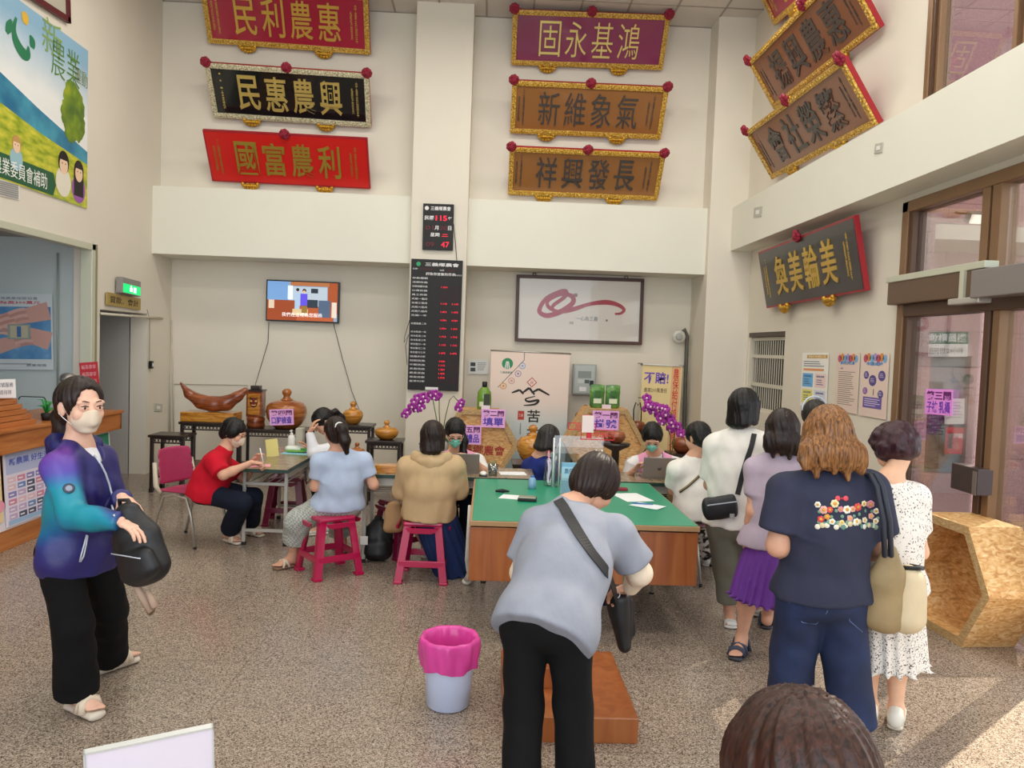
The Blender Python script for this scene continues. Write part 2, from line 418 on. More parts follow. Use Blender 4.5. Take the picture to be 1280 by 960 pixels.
def head_geo(A, o, k=1., h=.0052):
    s = SDF(.022)
    s.ell((0, -.014, .032), (.073, .092, .084)); s.ell((0, .024, -.040), (.055, .064, .066)); s.ell((0, .058, -.086), (.026, .024, .020))
    for x in (-1, 1):
        s.ell((x*.036, .062, -.020), (.026, .026, .030)); s.ell((x*.030, .078, .030), (.028, .014, .012), k=.014)
        s.ell((x*.031, .099, .010), (.020, .015, .013), k=.012, op=1)
        s.ell((x*.031, .083, .009), (.019, .012, .0135), k=.006)
        s.ell((x*.074, -.006, -.004), (.010, .021, .032), [(1, x*.35, 0), (-x*.35, 1, .2), (0, -.2, 1)], k=.006)
        s.cap((x*.012, .090, -.024), (x*.010, .097, -.024), .0075, k=.008)
    s.cap((0, .083, .022), (0, .103, -.020), .008, .0115, k=.012)
    s.ecap((-.020, .083, -.052), (.020, .083, -.052), .010, .0065, .010, .0065, (0, 1, 0), k=.008); s.ecap((-.016, .081, -.064), (.016, .081, -.064), .010, .0068, .010, .0068, (0, 1, 0), k=.008)
    s.ecap((-.018, .096, -.058), (.018, .096, -.058), .010, .0016, .010, .0016, (0, 1, 0), k=.003, op=1)
    v, q = s.mesh(h)
    lips = ((v[:, 0]/.024)**2+((v[:, 2]+.058)/.0145)**2 < 1) & (v[:, 1] > .078)
    return v, q, lips
def hair_geo(style, h=.0062, seed=1):
    s = SDF(.025); st = style.get('len', 'short')
    s.ell((0, -.016, .036), (.087, .106, .095))
    if st == 'short':
        s.ell((0, -.06, -.02), (.074, .058, .075))
        for x in (-1, 1): s.ell((x*.066, .0, .015), (.022, .05, .055))
    if st == 'bob':
        for x in (-1, 1): s.ecap((x*.070, .002, .03), (x*.076, -.006, -.085), .024, .048, .020, .044, (1, 0, 0))
        s.ecap((0, -.065, .02), (0, -.066, -.10), .078, .048, .084, .040, (1, 0, 0))
    if st == 'long':
        L = style.get('drop', .20); w = style.get('wide', .10)
        for x in (-1, 1): s.ecap((x*.066, -.002, .03), (x*w*.80, -.012, -.06-L*.55), .028, .050, .024, .040, (1, 0, 0))
        s.ecap((0, -.062, .02), (0, -.070, -.08), .080, .050, w, .050, (1, 0, 0)); s.ecap((0, -.070, -.07), (0, -.072, -.05-L), w, .050, w*1.08, .030, (1, 0, 0))
        for x, dl in ((-.85, .02), (-.5, .05), (0, .03), (.4, .055), (.8, .025)): s.cap((x*w, -.07, -L), (x*w*1.08, -.07, -.06-L-dl), .026, .010)
    if st == 'curly':
        s.ell((0, -.03, .02), (.104, .112, .105)); s.ell((0, -.075, -.03), (.078, .055, .062))
        r = np.random.default_rng(seed)
        for _ in range(46):
            a = r.uniform(0, 6.28); e = r.uniform(-.5, 1.45); d = np.array([math.cos(a)*math.cos(e), math.sin(a)*math.cos(e), math.sin(e)])
            if d[1] > .55 and d[2] < .45: continue
            s.ell(np.array([0, -.025, .022])+d*np.array([.098, .104, .10]), (.024, .024, .022), k=.016)
    if st == 'tail':
        s.ell((0, -.05, -.02), (.072, .06, .065))
        for x in (-1, 1): s.ell((x*.062, -.026, .030), (.021, .045, .040))
        s.ell((.085, -.002, -.012), (.03, .022, .036), k=.012, op=1); s.ell((-.085, -.002, -.012), (.03, .022, .036), k=.012, op=1)
        t = style.get('tail', [(0, -.105, .03), (0, -.145, .01), (0, -.150, -.08), (0, -.135, -.19)]); R = style.get('tr', (.020, .032, .030, .012))
        for i in range(len(t)-1): s.cap(t[i], t[i+1], R[i], R[i+1], k=.02)
    fy = style.get('fringe', .055)
    s.ell((0, .125, fy-.085), (.072, .085, .088), k=.012, op=1)
    s.ell((0, .10, fy-.15), (.075, .080, .10), k=.012, op=1)
    ph = np.random.default_rng(seed).uniform(0, 6, 4); cur = st == 'curly'
    def groove(x, y, z):
        th = np.arctan2(x, -(y+.02))+z*1.2
        if cur: return .004*np.sin(95*x+ph[0])*np.sin(90*y+ph[1])*np.sin(88*z+ph[2])
        return .0018*np.sin(th*26+ph[0]+3*np.sin(z*14))+.0013*np.sin(th*43+ph[1]+z*22)+.0016*np.sin(th*11+ph[2]+z*9)
    return s.mesh(h, groove)
def hair_mat(name, dark, light):
    return ramp_mat(name, [(.30, dark), (.75, light)], 9, .40, (14, 14, 1.6), bump=.35, detail=4, spec=.35, dist=.4)
SKIP = {'face', 'up', 'body', 'khint'} | {a+b for a in ('hint', 'back', 'hand') for b in 'LR'}
def person(name, label, J, d):
    """J: joints as (px, py, Y) of the photograph or plain 3-vectors tagged by 'w'. d: dress and look."""
    W = {}
    for k, v in J.items():
        if k in SKIP: continue
        W[k] = np.array(v[1:], float) if v[0] == 'w' else np.array(pY(*v))
    sc = d.get('size', 1.); res = d.get('res', .011)
    side = nrm(W['shR']-W['shL']); pel = W['pelvis']; nk = W['neck']; chest = (W['shR']+W['shL'])/2
    hs = nrm(J.get('body', side) if 'body' in J else side); hw = .085*sc
    W.setdefault('hipR', pel+hs*hw); W.setdefault('hipL', pel-hs*hw)
    up = nrm(chest-pel); fr = np.cross(up, side)                 # fr points out of the belly
    sd2 = nrm(hs); g = d.get('girth', 1.)*sc; gh = d.get('hipg', 1.)*sc
    root_loc = np.array([pel[0], pel[1], 0.]); 
    t = thing(name, label, 'person', mtx(root_loc)); 
    off = -root_loc
    HA = rot_frame(J['face'], J.get('up', (0, 0, 1))); hk = d.get('head', 1.)*sc; ho = W['head']
    waist = pel+up*np.linalg.norm(chest-pel)*.42
    # ---- the body, one surface
    b = SDF(.030)
    b.cap(nk-up*.02, ho+HA.T@np.array([0, -.018, -.055])*hk, .052*sc, .048*sc)
    b.cap(W['shL']+side*.02, W['shR']-side*.02, .040*sc, k=.05); b.cap(nk-up*.01, W['shL'], .045*sc, .036*sc, k=.05); b.cap(nk-up*.01, W['shR'], .045*sc, .036*sc, k=.05)
    b.ecap(chest-up*.04, chest-up*.16*sc, .122*g, .084*g, .128*g, .095*g, side, k=.05)
    b.ecap(chest-up*.16*sc, waist, .135*g, .093*g, .118*g, .088*g, side, k=.05)
    b.ecap(waist, pel, .118*g, .088*g, .150*gh, .105*gh, sd2, k=.05)
    hand_at = {}
    for S in 'LR':
        sh, el, wr = W['sh'+S], W.get('el'+S), W.get('wr'+S)
        if wr is None: continue
        if el is None: el = ik(sh, wr, .275*sc, .235*sc, J.get('hint'+S, (0, 0, -1)))
        W['el'+S] = el; ag = d.get('armg', 1.)*sc
        b.cap(sh, el, .044*ag, .037*ag); b.cap(el, el+(wr-el)*.3, .037*ag, .036*ag); b.cap(el+(wr-el)*.3, wr, .036*ag, .024*sc)
        hd = J.get('hand'+S); hd = nrm(wr-el) if hd is None else nrm(hd)
        hand_at[S] = (wr, nrm(hd))
    for S in 'LR':
        if 'an'+S not in W: continue
        hip, kn, an = W['hip'+S], W.get('kn'+S), W['an'+S]
        ll = np.linalg.norm(an-hip)*.5035 if d.get('straight') else .40*sc
        if kn is None: kn = ik(hip, an, ll, ll, J.get('khint', np.cross(np.array([0, 0, 1.]), hs)))
        W['kn'+S] = kn; lg = d.get('legg', 1.)*sc
        b.cap(hip, kn, .078*lg, .052*lg, k=.04); b.cap(kn, kn+(an-kn)*.35, .050*lg, .052*lg); b.cap(kn+(an-kn)*.35, an, .052*lg, .031*sc)
        toe = W.get('toe'+S); fd = nrm((toe-an)*np.array([1, 1, 0])) if toe is not None else nrm(np.array(J['face'])*np.array([1, 1, 0]))
        W['fd'+S] = fd; fs = sc*.93; fb = np.array([an[0], an[1], 0]); lx = np.cross(fd, (0, 0, 1))
        zf = d.get('sole', .022)
        b.cap(an, fb+fd*-.035+np.array([0, 0, .035+zf]), .030*sc, .027*sc); b.cap(an, fb+fd*.09*fs+np.array([0, 0, .026+zf]), .030*sc, .022*sc)
        b.ecap(fb-fd*.035+(0, 0, .026+zf), fb+fd*.12*fs+(0, 0, .020+zf), .030, .024, .041*fs, .018, lx)
        for i, xx in enumerate((-.028, -.010, .006, .020, .032)):
            sg = 1 if S == 'R' else -1
            L = (.178, .176, .168, .158, .146)[i]
            b.cap(fb+fd*.13*fs+lx*(sg*xx)+(0, 0, .016+zf), fb+fd*L*fs+lx*(sg*xx)+(0, 0, .013+zf), .011 if i == 0 else .009, .010 if i == 0 else .0075, k=.006)
    v, q = b.mesh(res); sk = SKIN(d.get('skinname', 'skin'), d.get('skin', '#d8a58a'))
    parts = [(v+off, q, sk)]
    hv, hq, lips = head_geo(HA, ho, hk, d.get('hres', .0062)); hv2 = (hv*hk)@HA+ho
    lf = lips[hq].all(1); parts.append((hv2+off, hq[~lf], sk)); parts.append((hv2+off, hq[lf], mat('lips', '#bf7466', .4)))
    for S, (wr, hd) in hand_at.items():
        bk = nrm(J.get('back'+S, (0, 0, 1))); bk = nrm(bk-hd*(bk@hd)); x = np.cross(hd, bk)      # right hand: thumb at +x with z the back, y the fingers
        sg = 1 if S == 'L' else -1
        hv3, hq3 = hand_geo(np.array([x*sg, hd, bk]), wr+off, d.get('curl'+S, d.get('curl', .35)), d.get('hndres', .0046), sc*.97)
        if S == 'R': hq3 = hq3[:, ::-1]
        parts.append((hv3, hq3, sk))
    sdf_obj('body', parts, t)
    # ---- eyes and brows
    if d.get('eyes', True):
        for x in (-1, 1):
            e = MB(); A4 = mtx(ho+off, x=HA[0]*hk, y=HA[1]*hk, z=HA[2]*hk)
            e.sphere((x*.031, .0815, .009), (.0145, .0125, .0075), flat('#efe8e2', .2), A4, 14, 8); e.sphere((x*.0305, .0905, .009), (.0072, .0046, .0070), flat('#1c1412', .2), A4, 12, 8)
            e.tube([(x*.016, .0945, .0145), (x*.030, .0955, .0185), (x*.046, .0885, .0145)], [.0016, .0028, .0014], flat('#1c1310'), A4, 6)
            e.build('eye', t)
            e = MB(); e.tube([(x*.014, .0935, .0325), (x*.032, .092, .038), (x*.052, .079, .033)], [.0016, .0026, .001], flat('#3a2a24'), A4, 6); e.build('eyebrow', t)
    if 'hair' in d:
        hs_ = d['hair']; hv, hq = hair_geo(hs_, d.get('hairres', .0068), hs_.get('seed', 1))
        sdf_obj('hair', [((hv*hk)@HA+ho+off, hq, hair_mat(*hs_['mat']))], t)
    if 'mask' in d: mask(t, HA, hk, ho+off, d['mask'])
    # ---- clothes
    for c in [d[k] for k in ('top', 'vest') if k in d]:
        e = c.get('ease', .016); s = SDF(.035); gg = c.get('girth', 1.)*g; gb = c.get('hipg', 1.)*gh
        hem = c.get('hem', .06); drop = nrm(pel-chest); hp = pel+drop*hem
        s.cap(W['shL']+side*.012, W['shR']-side*.012, .040*sc+e, k=.05); s.cap(nk-up*.022, W['shL'], .042*sc+e*.6, .036*sc+e, k=.05); s.cap(nk-up*.022, W['shR'], .042*sc+e*.6, .036*sc+e, k=.05)
        s.cap(chest, nk-up*.020, .058*sc+e*.5, .050*sc, k=.03)
        s.ecap(chest-up*.04, chest-up*.16*sc, .125*gg+e, .086*gg+e, .132*gg+e, .099*gg+e, side, k=.05)
        s.ecap(chest-up*.16*sc, waist, .132*gg+e, .096*gg+e, .130*gg+e, .096*gg+e, side, k=.05)
        wB = c.get('hemw', .160)*gb+e; fB = c.get('hemf', .115)*gb+e
        s.ecap(waist, pel, .130*gg+e, .096*gg+e, .154*gb+e, .110*gb+e, sd2, k=.05)
        if hem > 0: s.ecap(pel, hp+drop*.06, .154*gb+e, .110*gb+e, wB, fB, sd2, k=.04)
        if hem > 0:
            for S in 'LR': s.cap(pel+(W['hip'+S]-pel)*.75, W['hip'+S]+(W['kn'+S]-W['hip'+S])*.14 if 'kn'+S in W else W['hip'+S], .084*gb+e+.012, .082*gb+e+.012, k=.05)
        if c.get('bust', True): 
            for x in (-1, 1): s.ell(chest-up*.10*sc+side*x*.065+fr*-1*-.075*g, (.055, .05, .055), k=.05)
        sl = c.get('sleeve', .55)
        s.plane(hp, drop, .006)
        if 'vneck' in c: s.cap(nk+fr*.055+up*.03, nk+fr*.115-up*c['vneck'], .058, .018, k=.012, op=1)
        for S in 'LR':
            if 'el'+S not in W or sl <= 0: continue
            sh, el, wr = W['sh'+S], W['el'+S], W['wr'+S]; r0 = c.get('slr', .052)*d.get('armg', 1.)*sc+e*.6; r1 = c.get('slr2', .047)*d.get('armg', 1.)*sc+e*.6
            if sl <= 1:
                z = SDF(.02); dd = el-sh; Ls = np.linalg.norm(dd)
                s.ecap(sh, sh+dd*sl, r0, r0, r1, r1, np.cross(nrm(dd), fr)+1e-4, k=.035, end=.010)
            else:
                s.cap(sh, el, r0, r1*.98, k=.035); f = sl-1; s.ecap(el, el+(wr-el)*f, r1*.98, r1*.98, c.get('cuff', .034)*sc+.004, c.get('cuff', .034)*sc+.004, np.cross(nrm(wr-el), fr)+1e-4, k=.02, end=.010)
        v, q = s.mesh(res*.95, folds(c.get('seed', 3), c.get('fold', .0045)))
        sdf_obj(c.get('name', 'shirt'), [(v+off, q, c['mat'])], t, color=(lambda V, c=c: c['color'](V-off, W)) if 'color' in c else None)
    if 'pants' in d:
        c = d['pants']; e = c.get('ease', .014); s = SDF(.03); wl = c.get('waist', .5); L = c.get('len', 1.)
        s.ecap(waist+(pel-waist)*wl, pel, .128*gh+e, .092*gh+e, .142*gh+e, .108*gh+e, sd2, k=.03)
        for S in 'LR':
            if 'kn'+S not in W: continue
            hip, kn, an = W['hip'+S], W['kn'+S], W['an'+S]; lg = d.get('legg', 1.)*sc
            s.cap(pel+(hip-pel)*.8, hip+(kn-hip)*.15, .086*gh+e*.5, .084*lg+e*.5, k=.05)
            s.cap(hip, kn, c.get('thigh', .078)*lg+e, c.get('knee', .060)*lg+e, k=.025)
            if L > 0: s.ecap(kn, kn+(an-kn)*L, c.get('knee', .060)*lg+e, c.get('knee', .060)*lg+e, c.get('cuff', .055)*sc+e, c.get('cuff', .055)*sc+e, hs, k=.03, end=.012)
        v, q = s.mesh(res, folds(c.get('seed', 4), c.get('fold', .005)))
        sdf_obj(c.get('name', 'trousers'), [(v+off, q, c['mat'])], t, color=(lambda V, c=c: c['color'](V-off, W)) if 'color' in c else None)
    if 'skirt' in d:
        c = d['skirt']; s = SDF(.04); bot = np.array(c['bottom'](W) if callable(c['bottom']) else c['bottom'], float)
        ws, wf, bs, bf = c['r']; s.ecap(pel+up*.05, bot, ws, wf, bs, bf, hs, end=.012, k=.03)
        ax = nrm(bot-pel); e2 = nrm(hs-ax*(hs@ax)); e3 = np.cross(ax, e2); P0 = pel; am = c.get('pleat', .008); nn = c.get('n', 17)
        def pl(x, y, z):
            X, Y, Z = x-P0[0], y-P0[1], z-P0[2]; l = X*ax[0]+Y*ax[1]+Z*ax[2]
            th = np.arctan2(X*e3[0]+Y*e3[1]+Z*e3[2], X*e2[0]+Y*e2[1]+Z*e2[2]); return am*np.clip(l/.25, 0, 1)*np.sin(th*nn+2*np.sin(3*th))
        v, q = s.mesh(res*.9, pl); sdf_obj('skirt', [(v+off, q, c['mat'])], t)
    if 'shoe' in d:
        c = d['shoe']
        for S in 'LR':
            if 'an'+S in W: shoe(t, W['an'+S]+off, W['fd'+S], c, sc*.93)
    return t, W, off
def shoe(t, an, fd, c, fs):
    lx = np.cross(fd, (0, 0, 1)); fb = np.array([an[0], an[1], 0.]); st = c.get('style', 'sneaker'); U = np.array([0, 0, 1.])
    s = SDF(.012); sh = c.get('sole', .024)
    P = lambda y, z, x=0: fb+fd*y*fs+U*z+lx*x
    if st == 'sneaker':
        s.ecap(P(-.045, .05), P(.02, .05), .036, .042, .038, .040, lx, k=.02); s.ecap(P(.02, .04), P(.165, .032), .039, .032, .041, .020, lx, k=.02)
        s.cap(P(-.035, .07), P(-.015, .085), .036, .036)
        s.plane(P(0, .012), -U, .004)
        v, q = s.mesh(.0058); o = sdf_obj('shoe', [(v, q, c['mat'])], t)
        z = SDF(.01); z.ecap(P(-.05, .013), P(.02, .013), .037, .013, .036, .013, lx); z.ecap(P(.02, .013), P(.172, .014), .036, .013, .042, .012, lx)
        v, q = z.mesh(.0058); sdf_obj('sole', [(v, q, c['solemat'])], o)
        m = MB()
        for k in range(4): y = .045+k*.022; m.tube([P(y, .072-k*.007, -.022), P(y+.012, .078-k*.008, 0), P(y, .072-k*.007, .022)], .0035, c.get('lace', c['solemat']), n=6)
        m.build('laces', o)
    else:
        z = SDF(.01); z.ecap(P(-.05, sh*.5), P(.02, sh*.5), .036, sh*.55, .036, sh*.55, lx); z.ecap(P(.02, sh*.5), P(.165, sh*.5), .036, sh*.55, .043, sh*.55, lx)
        z.plane(P(0, sh), U, .003); z.plane(P(0, .001), -U, .003)
        v, q = z.mesh(.0055); o = sdf_obj('sandal', [(v, q, c['solemat'])], t)
        for y0, y1, hgt in c.get('straps', ((.075, .115, .052), (.115, .075, .052))):
            m = MB(); m.tube([P(y0, sh*.7, -.044), P((y0*2+y1)/3, hgt+sh*.55, -.034), P((y0+y1)/2, hgt+sh*.95, 0), P((y0+y1*2)/3, hgt+sh*.55, .034), P(y1, sh*.7, .044)], c.get('sw', .010), c['mat'], n=8); m.build('strap', o)
def mask(t, HA, hk, ho, c):
    s = SDF(.012); s.ell((0, .030, -.040), (.062, .078, .062)); s.cap((0, .10, -.010), (0, .108, -.050), .016, .012, k=.03); s.ell((0, .062, -.085), (.034, .032, .024))
    s.plane((0, .104, .004), (0, -.25, 1), .006); s.plane((0, .03, 0), (0, -1, -.15), .004); s.plane((0, .08, -.098), (0, 0, -1), .006)
    def pleat(x, y, z): return .0012*np.sin(z*330) if c.get('pleat', True) else 0*z+.0
    v, q = s.mesh(.0052, lambda x, y, z: pleat(x, y, z)+0*x+0*y)
    o = sdf_obj('face_mask', [((v*hk)@HA+ho, q, c['mat'])], t)
    m = MB(); A4 = mtx(ho, x=HA[0]*hk, y=HA[1]*hk, z=HA[2]*hk)
    for x in (-1, 1):
        m.tube([(x*.058, .040, -.012), (x*.076, .010, .012), (x*.082, -.016, .006), (x*.080, -.016, -.024), (x*.072, .006, -.040), (x*.052, .040, -.066)], .0016, flat('#f2efea'), A4, 6)
    m.build('ear_loop', o)
    return o
# ---------------------------------------------------------------- the setting
XL, XF, XR, XU = -4.37, 3.12, 3.40, 3.32
COLY, BY, UY, LY = 10.0, 10.12, 10.36, 10.75
ZC = pY(590, 22, UY)[2]; ZB0 = pY(510, 329, BY)[2]; ZB1 = pY(510, 245, BY)[2]
ZF0 = pX(1280, 169, XF)[2]; ZF1 = pX(1280, 53, XF)[2]
FRONT = -2.4
m_wall = mat('cream wall paint', '#e3dccd', .75, var=.025, scale=1.3, bump=.05, bscale=40)
m_beam = mat('pale green white beam paint', '#e8e6d8', .7, var=.02, scale=1.1, bump=.04, bscale=40)
m_grey = mat('grey wall paint', '#b9b6b2', .7, var=.03, scale=2)
m_bank = mat('pale blue grey office wall', '#bcc8c8', .6, var=.03, scale=1.2)
def floor_mat():
    m = bpy.data.materials.new('terrazzo floor'); m.use_nodes = True; nt = m.node_tree; b = nt.nodes['Principled BSDF']; N = nt.nodes.new; Lk = nt.links.new
    t = N('ShaderNodeTexCoord'); v = N('ShaderNodeTexVoronoi'); v.inputs['Scale'].default_value = 185; Lk(t.outputs['Object'], v.inputs['Vector'])
    r = N('ShaderNodeValToRGB'); el = r.color_ramp.elements
    for p, c in ((.0, '#564c42'), (.15, '#807265'), (.38, '#9c8c7c'), (.66, '#ad9d8d'), (.88, '#bfb1a2')):
        e = el.new(p); e.color = (*lin(hexc(c)), 1)
    el.remove(el[0]); el.remove(el[-1]); r.color_ramp.interpolation = 'CONSTANT'
    sp = N('ShaderNodeSeparateColor'); Lk(v.outputs['Color'], sp.inputs[0]); Lk(sp.outputs[0], r.inputs[0])
    n = N('ShaderNodeTexNoise'); n.inputs['Scale'].default_value = 1.1; n.inputs['Detail'].default_value = 3; Lk(t.outputs['Object'], n.inputs['Vector'])
    mr = N('ShaderNodeMapRange'); mr.inputs['To Min'].default_value = .84; mr.inputs['To Max'].default_value = 1.1; Lk(n.outputs[0], mr.inputs[0])
    s = N('ShaderNodeVectorMath'); s.operation = 'SCALE'; Lk(r.outputs[0], s.inputs[0]); Lk(mr.outputs[0], s.inputs['Scale'])
    br = N('ShaderNodeTexBrick'); br.offset = 0; br.inputs['Scale'].default_value = 1; br.inputs['Brick Width'].default_value = .9; br.inputs['Row Height'].default_value = .9
    br.inputs['Mortar Size'].default_value = .0022; br.inputs['Mortar Smooth'].default_value = 0
    br.inputs['Color1'].default_value = (1, 1, 1, 1); br.inputs['Color2'].default_value = (.95, .95, .95, 1); br.inputs['Mortar'].default_value = (.62, .58, .55, 1)
    mp = N('ShaderNodeMapping'); mp.inputs['Location'].default_value = (.38, .25, 0); Lk(t.outputs['Object'], mp.inputs[0]); Lk(mp.outputs[0], br.inputs['Vector'])
    x = N('ShaderNodeMix'); x.data_type = 'RGBA'; x.blend_type = 'MULTIPLY'; x.inputs[0].default_value = 1
    Lk(s.outputs[0], x.inputs[6]); Lk(br.outputs['Color'], x.inputs[7]); Lk(x.outputs[2], b.inputs['Base Color'])
    b.inputs['Roughness'].default_value = .20; b.inputs['Specular IOR Level'].default_value = .42
    return m
struct(MB().box((-9, FRONT, -.1), (9, 12, 0), floor_mat()), 'floor')
# ceiling of square tiles
c = MB(); mt = mat('white ceiling tile', '#d9d4cc', .8, var=.04, scale=4); mg = mat('ceiling grid', '#a89f95', .6)
c.box((XL-.3, FRONT, ZC+.02), (4.2, LY+.3, ZC+.12), mt)
for k in range(14): c.box((XL+k*.6, FRONT, ZC+.012), (XL+k*.6+.022, LY, ZC+.021), mg)
for k in range(22): c.box((XL, UY-.02-k*.6, ZC+.012), (XU, UY-k*.6, ZC+.021), mg)
struct(c, 'ceiling')
# back wall: lower wall, upper wall, and the beam between them
w = MB(); w.box((XL-.3, LY, 0), (XR+.4, LY+.2, ZB0+.1), m_wall); w.box((XL-.3, UY, ZB0+.02), (XR+.4, UY+.15, ZC+.1), m_wall)
struct(w, 'wall_back')
w = MB(); w.box((XL, BY, ZB0), (XR, LY, ZB1), m_beam); struct(w, 'trim_1')
x0, x1 = pY(513, 300, COLY)[0], pY(584, 300, COLY)[0]
w = MB(); w.box((x0, COLY, 0), (x1, LY, ZC+.05), m_wall, bevel=.012); struct(w, 'trim_2')
x0 = pY(886, 300, COLY)[0]
w = MB(); w.box((x0, COLY, 0), (XR+.1, LY+.02, ZC+.05), m_wall, bevel=.012); struct(w, 'trim_3')
# left wall with the opening of the bank office and a corridor doorway
yo, zo = pX(118, 306, XL)[1], pX(118, 306, XL)[2]
yd0, yd1, zd = pX(125, 385, XL)[1], pX(184, 393, XL)[1], pX(150, 389, XL)[2]
w = MB(); T = .22
w.box((XL-T, FRONT, zo), (XL, yo, ZC+.1), m_wall); w.box((XL-T, yo, 0), (XL, yd0, ZC+.1), m_wall)
w.box((XL-T, yd0, zd), (XL, yd1, ZC+.1), m_wall); w.box((XL-T, yd1, 0), (XL, LY+.1, ZC+.1), m_wall)
struct(w, 'wall_left')
w = MB(); w.box((XL-2.4, yd1, 0), (XL-T+.01, yd1+.1, 3), m_grey); w.box((XL-2.5, yo+.3, 0), (XL-2.4, yd1+.1, 3), m_grey); w.box((XL-2.5, yo+.3, zd+.15), (XL-T, yd1+.1, zd+.25), m_grey)
struct(w, 'wall_corridor')
# bank office behind the counter
w = MB(); w.box((-9, yo+.05, 0), (XL-T+.005, yo+.16, 3.1), m_bank); struct(w, 'wall_office')
w = MB(); w.box((-9, FRONT, zo+.06), (XL-T, yo+.1, zo+.14), mat('office ceiling board', '#a9a7a3', .8)); struct(w, 'ceiling_office')
w = MB(); w.box((-9.1, FRONT, 0), (-9, yo+.1, 3.1), m_bank); struct(w, 'wall_far_office')
m_alu = mat('pale green aluminium', '#c9cbb6', .4, metal=.2)
w = MB(); w.box((XL-.10, yo-.10, 0), (XL+.03, yo, zo), m_alu, bevel=.006); w.box((XL-.10, FRONT, zo-.07), (XL+.03, yo, zo), m_alu, bevel=.006); w.box((XL+.002, yo-.03, 0), (XL+.035, yo+.004, zo), mat('olive edge strip', '#8d8a6c', .5)); struct(w, 'trim_4')
# right side: fascia, lower wall with grille window and entrance, upper wall with window
gy1, gy0 = pX(936, 418, XR)[1], pX(982, 412, XR)[1]; gz1 = pX(960, 415, XR)[2]; gz0 = gz1-.98
ey = pX(1133, 254, XR)[1]; ez = pX(1133, 254, XR)[2]
w = MB(); w.box((XF, 1.5, ZF0), (XR+.02, COLY+.02, ZF1), m_beam); w.box((XF, FRONT, ZF0), (XR+.02, 1.5, ZF1), m_beam); struct(w, 'trim_5')
w = MB(); T = .16
w.box((XR, gy1, 0), (XR+T, COLY+.3, ZF0+.02), m_wall); w.box((XR, gy0, gz1), (XR+T, gy1, ZF0+.02), m_wall); w.box((XR, gy0, 0), (XR+T, gy1, gz0), m_wall)
w.box((XR, ey, 0), (XR+T, gy0, ZF0+.02), m_wall); w.box((XR, FRONT, ez), (XR+T, ey, ZF0+.02), m_wall); w.box((XR, FRONT, 0), (XR+T, 1.9, ez), m_wall)
uy = pX(1165, 3, XU)[1]
w.box((XU, uy, ZF1-.05), (XU+T, UY+.1, ZC+.1), m_wall); w.box((XU, FRONT, 5.35), (XU+T, uy, ZC+.1), m_wall); w.box((XU, FRONT, ZF1-.05), (XU+T, 1.2, 5.4), m_wall)
struct(w, 'wall_right')
# barred window
m_bar = mat('cream window bars', '#d6d0bf', .5); m_dark = mat('dark window hollow', '#2c2a28', .6)
w = MB(); 
for a, b in (((gy0, gz0), (gy1, gz0+.035)), ((gy0, gz1-.10), (gy1, gz1-.06)), ((gy0, gz0+.30), (gy1, gz0+.345)), ((gy0, gz0+.66), (gy1, gz0+.70))): w.box((XR+.045, a[0], a[1]), (XR+.075, b[0], b[1]), m_bar)
n = 17
for k in range(n+1): y = gy0+(gy1-gy0)*k/n; w.box((XR+.056, y-.008, gz0), (XR+.062, y+.008, gz1-.06), m_bar)
o = struct(w, 'window_2')
w = MB(); w.box((XR+.005, gy0-.02, gz1-.055), (XR+.09, gy1+.02, gz1), mat('dark brown window head', '#4a3c33', .5)); w.box((XR+.02, gy1-.03, gz0), (XR+.09, gy1, gz1-.05), m_bar); w.build('window_frame', o)
w = MB(); w.box((XR+.125, gy0, gz0), (XR+.13, gy1, gz1), glass_mat('dim window glass', (.05, .05, .047), .04)); w.build('pane', o)
# upper window
m_frame = mat('bronze anodised frame', '#8a6a4c', .38, metal=.35, var=.05, scale=6); m_frame_d = mat('dark bronze frame', '#5d4434', .42, metal=.3)
w = MB()
w.box((XU-.03, uy-.06, ZF1-.05), (XU+.1, uy, 5.4), m_frame, bevel=.006); w.box((XU, uy-.13, ZF1-.05), (XU+.07, uy-.09, 5.4), m_frame, bevel=.006); w.box((XU-.02, uy-.09, ZF1-.05), (XU+.1, uy-.055, 5.4), m_frame_d)
y1 = pX(1268, 60, XU)[1]
for y in (y1, y1-.10, y1-1.2, y1-2.3): w.box((XU-.02, y-.04, ZF1-.05), (XU+.09, y, 5.4), m_frame, bevel=.006)
w.box((XU-.02, 1.2, 5.30), (XU+.09, uy, 5.4), m_frame)
o = struct(w, 'window_1')
MB().box((XU+.045, 1.2, ZF1-.05), (XU+.05, uy, 5.35), glass_mat('window glass', (.93, .93, .94), .06)).build('pane', o)
